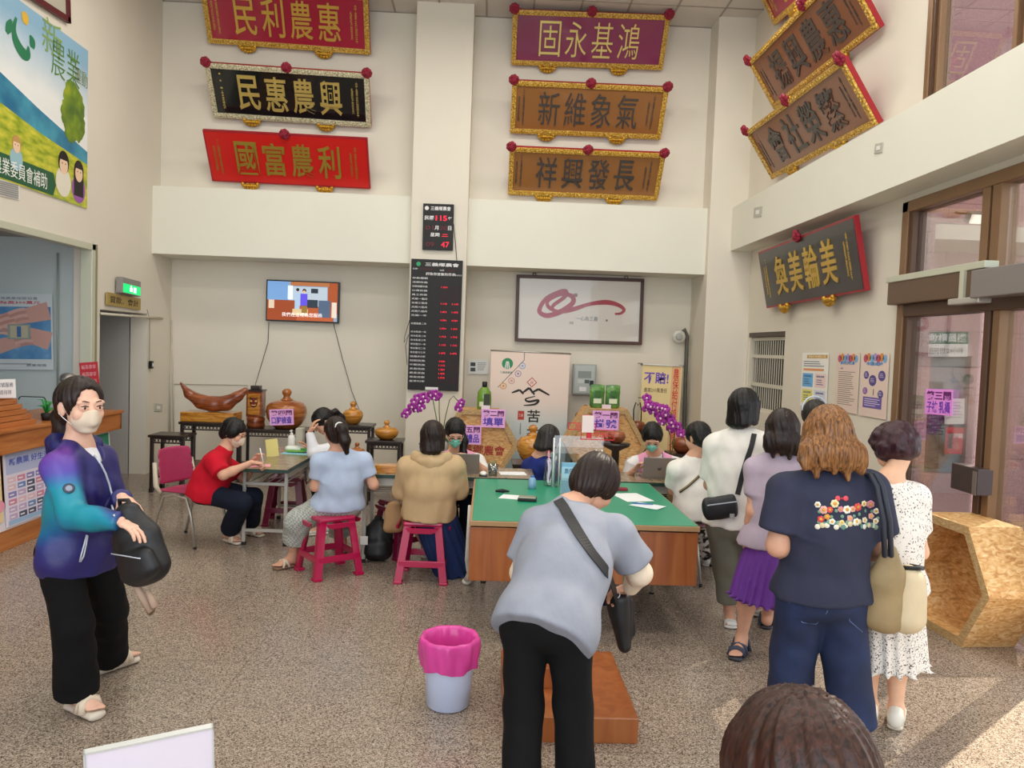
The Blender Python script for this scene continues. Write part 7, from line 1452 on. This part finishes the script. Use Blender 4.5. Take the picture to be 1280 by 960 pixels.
# --- laptop woman in the pink vest
m_pvest = mat('pink vest cloth', '#e7a2c0', .85, vcol=True)
def vest_col(V, W):
    sd_ = nrm(W['shR']-W['shL']); c_ = (W['shR']+W['shL'])/2; q = np.abs((V-c_)@sd_); C = np.tile(np.array([232., 160, 192]), (len(V), 1))
    C[q < .066] = (84, 60, 120); C[q < .058] = (226, 220, 216); C[q > .150] = (232, 228, 224); return C
m_stripe = ramp_mat('striped grey cotton', [(.4, '#b9b2b0'), (.6, '#e3dfdc')], 30, .85, (0, 0, 1), kind='wave')
J = dict(face=(.10, -.84, -.52), head=(569, 541, 6.62), neck=(572, 563, 6.74), body=(-1, .04, 0), shR=(547, 577, 6.76), shL=(598, 577, 6.74), pelvis=(573, 618, 6.86), elR=(546, 600, 6.66), wrR=(566, 592, 6.52), elL=(608, 594, 6.62), wrL=(591, 573, 6.50), handL=(-.6, -.2, .3), knR=(560, 630, 6.46), knL=(586, 630, 6.46), anR=Gd(566, 690), anL=Gd(584, 692), toeR=Gd(565, 702), toeL=Gd(584, 704))
d = dict(size=1.0, hair=dict(len='tail', mat=H_BLK, seed=12, fringe=.066, tail=[(-.06, -.07, -.05), (-.085, -.01, -.10), (-.075, .07, -.17), (-.05, .10, -.28)], tr=(.035, .036, .032, .020)), mask=dict(mat=m_green_mask), top=dict(mat=m_wht2, sleeve=.7, ease=.012, hem=.03, seed=17), vest=dict(name='vest', mat=m_pvest, color=vest_col, sleeve=0, ease=.022, hem=.04, seed=18), pants=dict(mat=m_navypant, len=.95), shoe=sneak)
tL, WL, _ = person('person', 'woman in a pink vest and green mask looking down at the middle laptop', J, d)
w = MB(); A4 = mtx(WL['head']-np.array(tL.location), x=rot_frame((.10, -.84, -.52))[0], y=rot_frame((.10, -.84, -.52))[1], z=rot_frame((.10, -.84, -.52))[2])
for q in (-1, 1): w.tube([(q*.033+.024*math.cos(a), .108, .006+.019*math.sin(a)) for a in np.linspace(0, 6.28, 15)], .0016, m_blk2, A4, 6); w.tube([(q*.057, .106, .008), (q*.078, .04, .010), (q*.082, -.01, .008)], .0016, m_blk2, A4, 6)
w.tube([(-.009, .108, .008), (.009, .108, .008)], .0016, m_blk2, A4, 6); w.build('glasses', tL)
# --- woman in navy in the centre, her back turned
m_navytee = cloth('deep blue cotton', '#26357e')
J = dict(face=(.62, .62, -.42), head=(686, 549, 6.75), neck=(673, 571, 6.78), body=(.62, -.78, 0), shR=(688, 583, 6.64), shL=(662, 583, 6.94), pelvis=(668, 622, 6.84), wrR=(706, 600, 6.80), wrL=(700, 596, 7.05), hintR=(.2, -.2, -1), hintL=(.1, .1, -1), knR=(705, 625, 7.0), knL=(690, 622, 7.2), anR=Gd(706, 678), anL=Gd(690, 672))
d = dict(size=1.0, hair=dict(len='bob', mat=H_GR, seed=13), top=dict(mat=m_navytee, sleeve=.6, ease=.022, hem=.05, seed=19), pants=dict(mat=m_navypant), shoe=sneak)
person('person', 'woman in a deep blue T-shirt with short dark hair behind the acrylic stand', J, d)
t = thing('round_stool', 'round stool under the woman in deep blue', 'stool', mtx((float(pY(668, 620, 6.84)[0]), 6.86, 0))); w = MB(); w.lathe([(.15, .38), (.16, .40), (.15, .43)], m_mag_d, n=20); w.build('seat', t)
for k in range(4): w = MB(); a = k*1.57+.78; w.tube([(math.cos(a)*.11, math.sin(a)*.11, .39), (math.cos(a)*.16, math.sin(a)*.16, 0)], .014, m_mag_d); w.build('leg', t)
t = thing('round_stool', 'round stool under the woman at the middle laptop', 'stool', mtx((float(pY(573, 620, 6.86)[0]), 6.88, 0))); w = MB(); w.lathe([(.15, .38), (.16, .40), (.15, .43)], m_mag_d, n=20); w.build('seat', t)
for k in range(4): w = MB(); a = k*1.57+.78; w.tube([(math.cos(a)*.11, math.sin(a)*.11, .39), (math.cos(a)*.16, math.sin(a)*.16, 0)], .014, m_mag_d); w.build('leg', t)
# --- second vest woman, bowed
J = dict(face=(-.10, -.70, -.70), head=(815, 546, 6.62), neck=(818, 566, 6.78), body=(-1, .02, 0), shR=(790, 581, 6.80), shL=(845, 581, 6.80), pelvis=(817, 618, 6.92), elR=(783, 600, 6.68), wrR=(792, 588, 6.50), handR=(.3, -.3, .5), elL=(852, 602, 6.7), wrL=(836, 594, 6.54), knR=(802, 632, 6.54), knL=(832, 632, 6.54), anR=Gd(803, 690), anL=Gd(832, 692))
d = dict(size=1.0, girth=1.05, hair=dict(len='short', mat=H_BLK, seed=14, fringe=.07), mask=dict(mat=m_green_mask), top=dict(mat=m_stripe, sleeve=.75, ease=.014, hem=.03, seed=21), vest=dict(name='vest', mat=m_pvest, color=vest_col, sleeve=0, ease=.024, hem=.04, seed=22), pants=dict(mat=m_navypant), shoe=sneak)
tV, WV, _ = person('person', 'woman in a pink vest with bowed head behind the right laptop', J, d)
t = thing('round_stool', 'round stool under the woman at the right laptop', 'stool', mtx((float(pY(817, 620, 6.92)[0]), 6.94, 0))); w = MB(); w.lathe([(.15, .38), (.16, .40), (.15, .43)], m_mag_d, n=20); w.build('seat', t)
for k in range(4): w = MB(); a = k*1.57+.78; w.tube([(math.cos(a)*.11, math.sin(a)*.11, .39), (math.cos(a)*.16, math.sin(a)*.16, 0)], .014, m_mag_d); w.build('leg', t)
# --- woman in white on the ivory chair
m_pat = ramp_mat('black white patterned cloth', [(.48, '#1d1c20'), (.56, '#e4e0dc')], 22, .85)
J = dict(face=(-.52, .80, -.30), head=(872, 548, 5.80), neck=(868, 570, 5.82), body=(.86, .5, 0), shL=(846, 588, 5.76), shR=(890, 586, 5.94), pelvis=(872, 634, 5.80), elL=(842, 613, 5.86), wrL=(842, 603, 6.10), elR=(895, 614, 6.0), wrR=(868, 602, 6.2), knL=(846, 652, 6.08), knR=(874, 650, 6.2), anL=Gd(862, 704), anR=Gd(882, 706), toeL=Gd(857, 696), toeR=Gd(877, 697))
d = dict(size=1.0, girth=1.15, hair=dict(len='tail', mat=H_BLK, seed=15, tail=[(.01, -.105, .0), (.02, -.13, -.05), (.03, -.12, -.12), (.03, -.10, -.18)], tr=(.03, .04, .038, .02)), top=dict(mat=m_wht2, sleeve=.7, ease=.024, hem=.10, hemw=.19, seed=23, slr=.058, slr2=.062), pants=dict(mat=m_pat, len=.9, cuff=.08, knee=.075), shoe=sneak)
tW, WW, _ = person('person', 'woman in white with a striped bag strap sitting on the ivory chair', J, d)
tb = bag('small bag with a tan striped strap of the woman in white', 'bag', 'shoulder_bag', tuple(WW['pelvis']+np.array([-.17, .12, .06]))); s = SDF(.02); s.ecap((0, -.05, 0), (0, .05, 0), .06, .03, .06, .03, (0, 0, 1)); v, q = s.mesh(.009); sdf_obj('body', [(v, q, cloth('tan bag cloth', '#8a7350'))], tb)
strap(tb, tW, ['shirt'], [(884, 584), (872, 597), (860, 608), (850, 615)], .010, mat('tan striped webbing', '#8f7a52', .7), name='strap'); strap(tb, tW, ['shirt'], [(884.7, 584.5), (872.6, 597.6), (860.6, 608.6), (850.6, 615.6)], .0035, m_blk2, lift=.011, name='stripe')
# --- standing woman in white tee
m_gpant = cloth('grey green trousers', '#77776a')
J = dict(face=(.72, .62, -.10), head=(931, 510, 4.95), neck=(926, 537, 4.95), body=(.90, -.40, 0), shL=(896, 557, 5.04), shR=(957, 556, 4.86), pelvis=(918, 654, 4.95), elL=(887, 606, 5.12), wrL=(906, 618, 5.30), elR=(966, 606, 4.94), wrR=(956, 618, 5.14), anL=Gd(911, 776), toeL=Gd(913, 785), anR=Gd(948, 770), toeR=Gd(962, 772), khint=(.4, .9, 0))
d = dict(straight=True, size=1.0, head=1.03, girth=1.08, res=.0095, hres=.0052, hair=dict(len='bob', mat=H_BLK, seed=16), mask=dict(mat=m_white_mask), skin='#dba88c', top=dict(mat=m_wht2, sleeve=.80, ease=.030, hem=.02, hemw=.19, seed=25, slr=.064, slr2=.066, fold=.007, girth=1.06), pants=dict(mat=m_gpant, len=.82, cuff=.066, knee=.072, thigh=.09), shoe=sneak)
tT, WT, _ = person('person', 'woman in a white T-shirt and grey cropped trousers with a black crossbody bag', J, d)
hh = surf(tT, ['shirt', 'trousers']); pc, nn = hh(906, 632, .05); pc = np.array(pY(904, 632, WT['pelvis'][1]-.20)) if pc is None else pc
tb = bag('black crossbody bag at the hip of the woman in the white T-shirt', 'bag', 'crossbody_bag', tuple(pc)); X_ = nrm((.97, -.1, .18)); s = SDF(.02); s.ecap(-X_*.085, X_*.085, .075, .035, .075, .035, (0, 0, 1), end=.02); v, q = s.mesh(.008, folds(26, .003)); sdf_obj('body', [(v, q, mat('black nylon', '#16171a', .5, bump=.1, bscale=90))], tb); w = MB(); w.box((-.095, -.042, .03), (.095, -.034, .036), m_zip, mtx((0, 0, 0), x=X_, y=(.1, .99, 0), z=(0, 0, 1))); w.build('zip', tb); w = MB(); w.box((.045, -.048, -.06), (.075, -.040, -.03), mat('grey tag', '#9a9a98', .5), bevel=.002); w.build('label_tag', tb)
strap(tb, tT, ['shirt'], [(943, 543), (940, 556), (934, 573), (929, 590), (925, 606), (922, 618)], .016, m_blk2)
# --- woman in the purple skirt
m_lav = cloth('lavender grey cotton', '#b5a6b6'); m_pskirt = cloth('violet pleated skirt', '#6b3a94', .7)
J = dict(face=(.30, .93, -.15), head=(978, 538, 4.42), neck=(972, 566, 4.42), body=(.95, -.3, 0), shL=(944, 586, 4.47), shR=(1006, 586, 4.36), pelvis=(964, 678, 4.42), elL=(941, 640, 4.42), wrL=(935, 677, 4.50), handL=(0, .1, -1), backL=(-1, 0, 0), wrR=(1000, 650, 4.62), hintR=(.5, -.3, -.8), anL=Gd(926, 816), toeL=Gd(920, 824), anR=Gd(958, 784), toeR=Gd(958, 776), khint=(.3, .95, 0))
d = dict(straight=True, size=.96, head=1.05, girth=.98, res=.0095, hair=dict(len='long', mat=H_DK, drop=.05, wide=.095, seed=17), top=dict(mat=m_lav, sleeve=.60, ease=.020, hem=.03, hemw=.165, seed=27), skirt=dict(mat=m_pskirt, bottom=lambda W: np.array([W['pelvis'][0]-.055, W['pelvis'][1], float(pY(948, 750, 4.42)[2])]), r=(.135, .11, .165, .15), n=19, pleat=.010), shoe=dict(mat=m_nsand, solemat=mat('dark sole', '#3a3c46', .6), style='sandal', sw=.014, straps=((.11, .13, .045), (.06, .07, .05), (-.03, .03, .07))))
tU, WU, _ = person('person', 'woman in a lavender top and violet skirt, mostly behind the woman in the dark T-shirt', J, d)
# --- woman in the dark T-shirt
m_dtee = cloth('charcoal navy cotton', '#33364a', .8); m_jean = ramp_mat('blue denim', [(.3, '#121c36'), (.6, '#1e2d52'), (.8, '#2d4270')], 5, .8, bump=.06, detail=8)
J = dict(face=(.10, .97, -.22), head=(1034, 545, 3.48), neck=(1035, 589, 3.48), body=(.99, -.08, 0), shL=(984, 615, 3.48), shR=(1086, 613, 3.46), pelvis=(1028, 737, 3.50), elL=(972, 682, 3.46), wrL=(1006, 700, 3.70), elR=(1098, 682, 3.52), wrR=(1066, 700, 3.74), anL=Gd(984, 912), toeL=Gd(984, 888), anR=Gd(1066, 926), toeR=Gd(1070, 900), khint=(.1, 1, 0))
d = dict(straight=True, size=1.03, head=1.08, girth=1.2, hipg=1.26, legg=1.15, armg=1.25, res=.0085, hairres=.005, hndres=.004, skin='#dba88c', hair=dict(len='long', mat=H_BR, drop=.065, wide=.125, seed=18), top=dict(mat=m_dtee, sleeve=.72, ease=.028, hem=.025, hemw=.150, hemf=.125, seed=28, slr=.060, slr2=.066, fold=.0065, girth=1.0, hipg=.92), pants=dict(mat=m_jean, name='jeans', len=1.02, cuff=.088, knee=.076, thigh=.090, fold=.006), shoe=sneak)
tD, WD, _ = person('person', 'woman in a dark T-shirt with a flower print on the back and wide blue jeans', J, d)
hh = surf(tD, ['shirt']); rr = np.random.default_rng(31); w = MB(); off = np.array(tD.location)
def blob(x, y, r, c, lift=.0015):
    p, n = hh(x, y, lift)
    if p is None: return
    z_ = nrm(n); xx = nrm(np.cross((0, 0, 1), z_)); w.lathe([(r, 0), (r*.97, .0012), (.0005, .0014)], flat(c), mtx(p-off, x=xx, y=np.cross(z_, xx), z=z_), 12)
for k in range(26):
    x = 1022+k*2.9; y = 655+rr.uniform(-3, 4); c = ('#e9e4d2', '#7fa08a', '#d9c9a0', '#5f8a80')[k % 4]; blob(x, y, .012, c, .0012+.0004*(k % 3))
for x, y, c, r in ((1026, 649, '#d8404a', .013), (1034, 646, '#e8933a', .011), (1040, 652, '#ecebe2', .012), (1052, 653, '#e8d9a0', .010), (1062, 648, '#e8a0a8', .012), (1070, 652, '#f0ece0', .014), (1080, 650, '#e9e0c8', .012), (1088, 645, '#e6a9a0', .013), (1094, 651, '#efe8dc', .012)):
    for a in range(5): blob(x+r*230*.7*math.cos(a*1.257), y+r*230*.7*math.sin(a*1.257), r*.62, c, .003)
    blob(x, y, r*.5, '#e2b03a', .0045)
for k in range(11):
    x, y = 1022+k*7.2+rr.uniform(-1, 1), 636+rr.uniform(-7, 5); c = ('#f0ece0', '#e8b0a4', '#e0504c', '#f0e2b0', '#d98aa0')[k % 5]; r = .012+.004*(k % 2)
    for a in range(6): blob(x+r*250*.7*math.cos(a*1.047+k), y+r*250*.7*math.sin(a*1.047+k), r*.58, c, .002)
    blob(x, y, r*.5, '#d9a03a', .0042); blob(x+2, y+9, .008, '#6f9a80', .001)
w.build('flower_print', tD); w = MB()
for x in (1047, 1057): blob(x, 622+(x % 2), .012, '#e0505c', .002)
blob(1052, 623, .005, '#c03a4a', .003)
w.build('bow_print', tD)
for pts in ([(984, 724), (986, 752), (1003, 778), (1020, 780), (1034, 765), (1034, 738)], [(1056, 745), (1062, 776), (1078, 790), (1088, 788)]):
    on_cloth(tD, ['jeans'], pts, .0025, mat('denim seam thread', '#5a6f9c', .7), 'pocket_seam', .001)
# shoulder bag of the woman in the dark T-shirt
m_tanbag = mat('tan cotton bag', '#9a8560', .7, var=.12, scale=9, bump=.15, bscale=40); m_cream = mat('cream cotton bag', '#d5c4a2', .7, var=.06, scale=9, bump=.1, bscale=40)
pb5 = pY(1120, 742, 3.40); tb = bag('slouchy tan and cream shoulder bag beside the woman in the dark T-shirt', 'bag', 'shoulder_bag', tuple(pb5)); s = SDF(.04); s.ecap((-.03, .03, -.12), (-.04, .02, .06), .10, .075, .085, .06, (1, 0, 0)); s.ecap((-.04, .02, .06), (-.045, .0, .20), .085, .06, .035, .025, (1, 0, 0)); v, q = s.mesh(.008, folds(33, .010, 25, 55)); sdf_obj('body', [(v, q, m_tanbag)], tb)
s = SDF(.04); s.ecap((.065, .02, -.11), (.075, .02, .06), .085, .08, .065, .07, (1, 0, 0)); v, q = s.mesh(.008, folds(34, .007, 25, 55)); sdf_obj('side_panel', [(v, q, m_cream)], tb)
w = MB(); w.tube([(.02, .02, .115), (.08, -.02, .125), (.13, .02, .115), (.09, .06, .115)], .010, m_blk2); w.build('rim', tb)
for x0, x1 in ((1088, 1096), (1095, 1104)):
    P0 = [np.array(pY(x0-8, 592, 3.46)), np.array(pY(x0, 594, 3.36)), np.array(pY(x0+8, 608, 3.31)), np.array(pY(x1+8, 650, 3.29)), np.array(pY(x1+10, 695, 3.31)), pb5+np.array([-.045, -.01, .20])]
    w = MB(); w.tube([tuple(p-pb5) for p in P0], .012, mat('dark blue bag strap', '#2a2f3c', .6)); w.build('strap', tb)
# --- curly haired woman with bowed head
m_lace = ramp_mat('white lace with black dots', [(.50, '#efe9e2'), (.63, '#e8e0d8'), (.67, '#3a3438')], 105, .8, detail=1); m_dots = ramp_mat('white skirt with dark dots', [(.58, '#ece6de'), (.63, '#5a4a4c')], 130, .8, detail=1)
J = dict(face=(-.12, .74, -.62), head=(1118, 563, 3.72), neck=(1110, 600, 3.64), body=(.99, .08, 0), shL=(1076, 620, 3.64), shR=(1143, 622, 3.66), pelvis=(1112, 735, 3.66), elL=(1070, 680, 3.68), wrL=(1092, 672, 3.92), elR=(1150, 690, 3.70), wrR=(1124, 680, 3.94), handR=(-.5, .6, .3), anL=Gd(1086, 902), toeL=Gd(1084, 886), anR=Gd(1119, 908), toeR=Gd(1122, 893), khint=(0, 1, 0))
d = dict(straight=True, size=.97, girth=1.08, res=.009, hndres=.004, hairres=.0055, skin='#e8b898', skinname='light skin', hair=dict(len='curly', mat=H_PUR, seed=19), top=dict(mat=m_lace, sleeve=.60, ease=.018, hem=.02, seed=35, slr=.060, slr2=.060), skirt=dict(mat=m_dots, bottom=lambda W: np.array([W['pelvis'][0]+.03, W['pelvis'][1], float(pY(1118, 830, 3.66)[2])]), r=(.15, .12, .17, .15), n=13, pleat=.009), shoe=dict(mat=mat('white slip-on', '#e6e2d6', .5), solemat=mat('pale slip-on sole', '#cfc4b2', .6), lace=mat('white slip-on', '#e6e2d6', .5)))
person('person', 'woman with short curly hair, lace top and dotted skirt, head bowed, near the door', J, d)
# --- woman in grey bending over her bag
m_gtee = cloth('cool grey cotton', '#8f939f', .8); m_cuff = cloth('cream arm sleeve', '#e6d3bd', .75)
Fw = lambda px_, Y: ('w', float(pY(px_, 1000, Y)[0]), Y, .085)
J = dict(face=(.46, .62, -.62), up=(.35, .25, 1), head=(743, 606, 3.38), neck=(710, 634, 3.26), body=(.96, -.22, 0), shL=(672, 658, 3.24), shR=(772, 668, 3.18), pelvis=(683, 772, 2.93), elL=(652, 716, 3.22), wrL=(690, 742, 3.42), elR=(800, 716, 3.20), wrR=(788, 735, 3.28), handR=(-.35, .5, -.3), backR=(.5, -.4, .7), hintL=(-1, 0, -.5), anL=Fw(650, 2.80), anR=Fw(720, 2.84), toeL=Fw(650, 3.0), toeR=Fw(728, 3.02), khint=(.2, 1, 0))
d = dict(straight=True, size=1.02, head=1.08, girth=1.14, hipg=1.02, armg=1.05, res=.0085, hndres=.0040, hairres=.005, curl=.8, hair=dict(len='short', mat=H_DK, seed=20), top=dict(mat=m_gtee, sleeve=.75, ease=.024, hem=.085, hemw=.158, hemf=.125, seed=37, slr=.060, slr2=.066, fold=.0055, girth=1.03), pants=dict(mat=m_blkpant, len=.95, cuff=.062, knee=.060, thigh=.076), shoe=sneak)
tG, WG, _ = person('person', 'woman in a grey T-shirt and black trousers bending over her bag in the middle', J, d)
s = SDF(.02); off = np.array(tG.location); el, wr = WG['elR']-off, WG['wrR']-off; sh = WG['shR']-off; s.cap(el+(sh-el)*.22, el, .052, .052); s.cap(el, wr+(el-wr)*.08, .052, .036); v, q = s.mesh(.008, folds(39, .004)); sdf_obj('arm_sleeve', [(v, q, m_cuff)], tG)
s = SDF(.02); el, wr = WG['elL']-off, WG['wrL']-off; sh = WG['shL']-off; s.cap(el+(sh-el)*.22, el, .052, .050); s.cap(el, wr+(el-wr)*.08, .050, .036); v, q = s.mesh(.008, folds(40, .004)); sdf_obj('arm_sleeve', [(v, q, m_cuff)], tG)
pb6 = np.array(pY(776, 778, 3.34)); tb = bag('long black bag hanging from the strap of the woman in grey', 'bag', 'shoulder_bag', tuple(pb6)); s = SDF(.03); s.ecap((.02, 0, -.105), (-.015, 0, .10), .030, .03, .060, .035, (1, 0, 0)); s.ecap((.045, .03, -.06), (.02, .03, .08), .03, .02, .045, .02, (1, 0, 0)); v, q = s.mesh(.007, folds(41, .005)); sdf_obj('body', [(v, q, mat('black leather', '#131215', .45, bump=.1, bscale=70))], tb)
w = MB(); w.box((-.16, .03, .06), (-.05, .07, .17), cloth('navy pouch cloth', '#1f2c52'), bevel=.01); w.build('pouch', tb)
strap(tb, tG, ['shirt'], [(698, 626), (704, 634), (712, 648), (725, 670), (738, 690), (750, 705), (760, 718)], .022, mat('black webbing', '#17171a', .6), extra=[pb6+np.array([-.03, -.02, .14]), pb6+np.array([-.02, -.01, .09])])
w = MB(); w.tube([pb6-pb6+np.array([-.03+.014*math.cos(a), -.035, .135+.014*math.sin(a)]) for a in np.linspace(0, 6.28, 12)], .003, m_zip); w.build('ring', tb)
# --- head in the foreground and a half hidden person
W3 = lambda x, y, z: ('w', x, y, z)
hx = np.array(pY(997, 992, 1.02)); J = dict(face=(.05, .97, -.18), head=('w', *hx), neck=W3(hx[0], hx[1]-.03, hx[2]-.14), body=(1, 0, 0), shL=W3(hx[0]-.15, hx[1]-.03, hx[2]-.19), shR=W3(hx[0]+.15, hx[1]-.03, hx[2]-.19), pelvis=W3(hx[0], hx[1]-.05, .66), wrL=W3(hx[0]-.16, hx[1]+.05, .62), wrR=W3(hx[0]+.16, hx[1]+.05, .62), anL=W3(hx[0]-.08, hx[1]-.05, .08), anR=W3(hx[0]+.08, hx[1]-.05, .08))
d = dict(size=.86, head=1.30, res=.012, hairres=.0042, hair=dict(len='short', mat=('dark warm brown hair', '#1a0d0a', '#4a2a20'), seed=21), top=dict(mat=cloth('plum cotton', '#5a3a48'), sleeve=.6, seed=41), pants=dict(mat=m_blkpant), shoe=sneak)
person('person', 'dark brown head of a person in the foreground at the bottom edge', J, d)
hx = np.array(pY(1018, 521, 5.4)); J = dict(face=(.1, .98, -.1), head=('w', *hx), neck=W3(hx[0], hx[1]-.03, hx[2]-.15), body=(1, 0, 0), shL=W3(hx[0]-.16, hx[1], hx[2]-.21), shR=W3(hx[0]+.16, hx[1], hx[2]-.21), pelvis=W3(hx[0], hx[1], .80), wrL=W3(hx[0]-.17, hx[1]+.15, .82), wrR=W3(hx[0]+.17, hx[1]+.15, .82), anL=W3(hx[0]-.08, hx[1], .08), anR=W3(hx[0]+.08, hx[1], .08))
d = dict(size=.96, res=.013, hair=dict(len='short', mat=H_GR, seed=22), top=dict(mat=cloth('grey cotton', '#8a8684'), sleeve=.6, seed=43), pants=dict(mat=m_navypant), shoe=sneak)
tH, WH, _ = person('person', 'grey haired person with a head band, only the crown showing behind the brown hair', J, d)
w = MB(); o_ = WH['head']-np.array(tH.location); w.tube([o_+np.array([.095*math.cos(a), -.01+.02*math.sin(a), .045+.10*math.sin(a)]) for a in np.linspace(0, math.pi, 15)], .006, mat('pale hair band', '#b9c4d0', .4)); w.build('hair_band', tH)
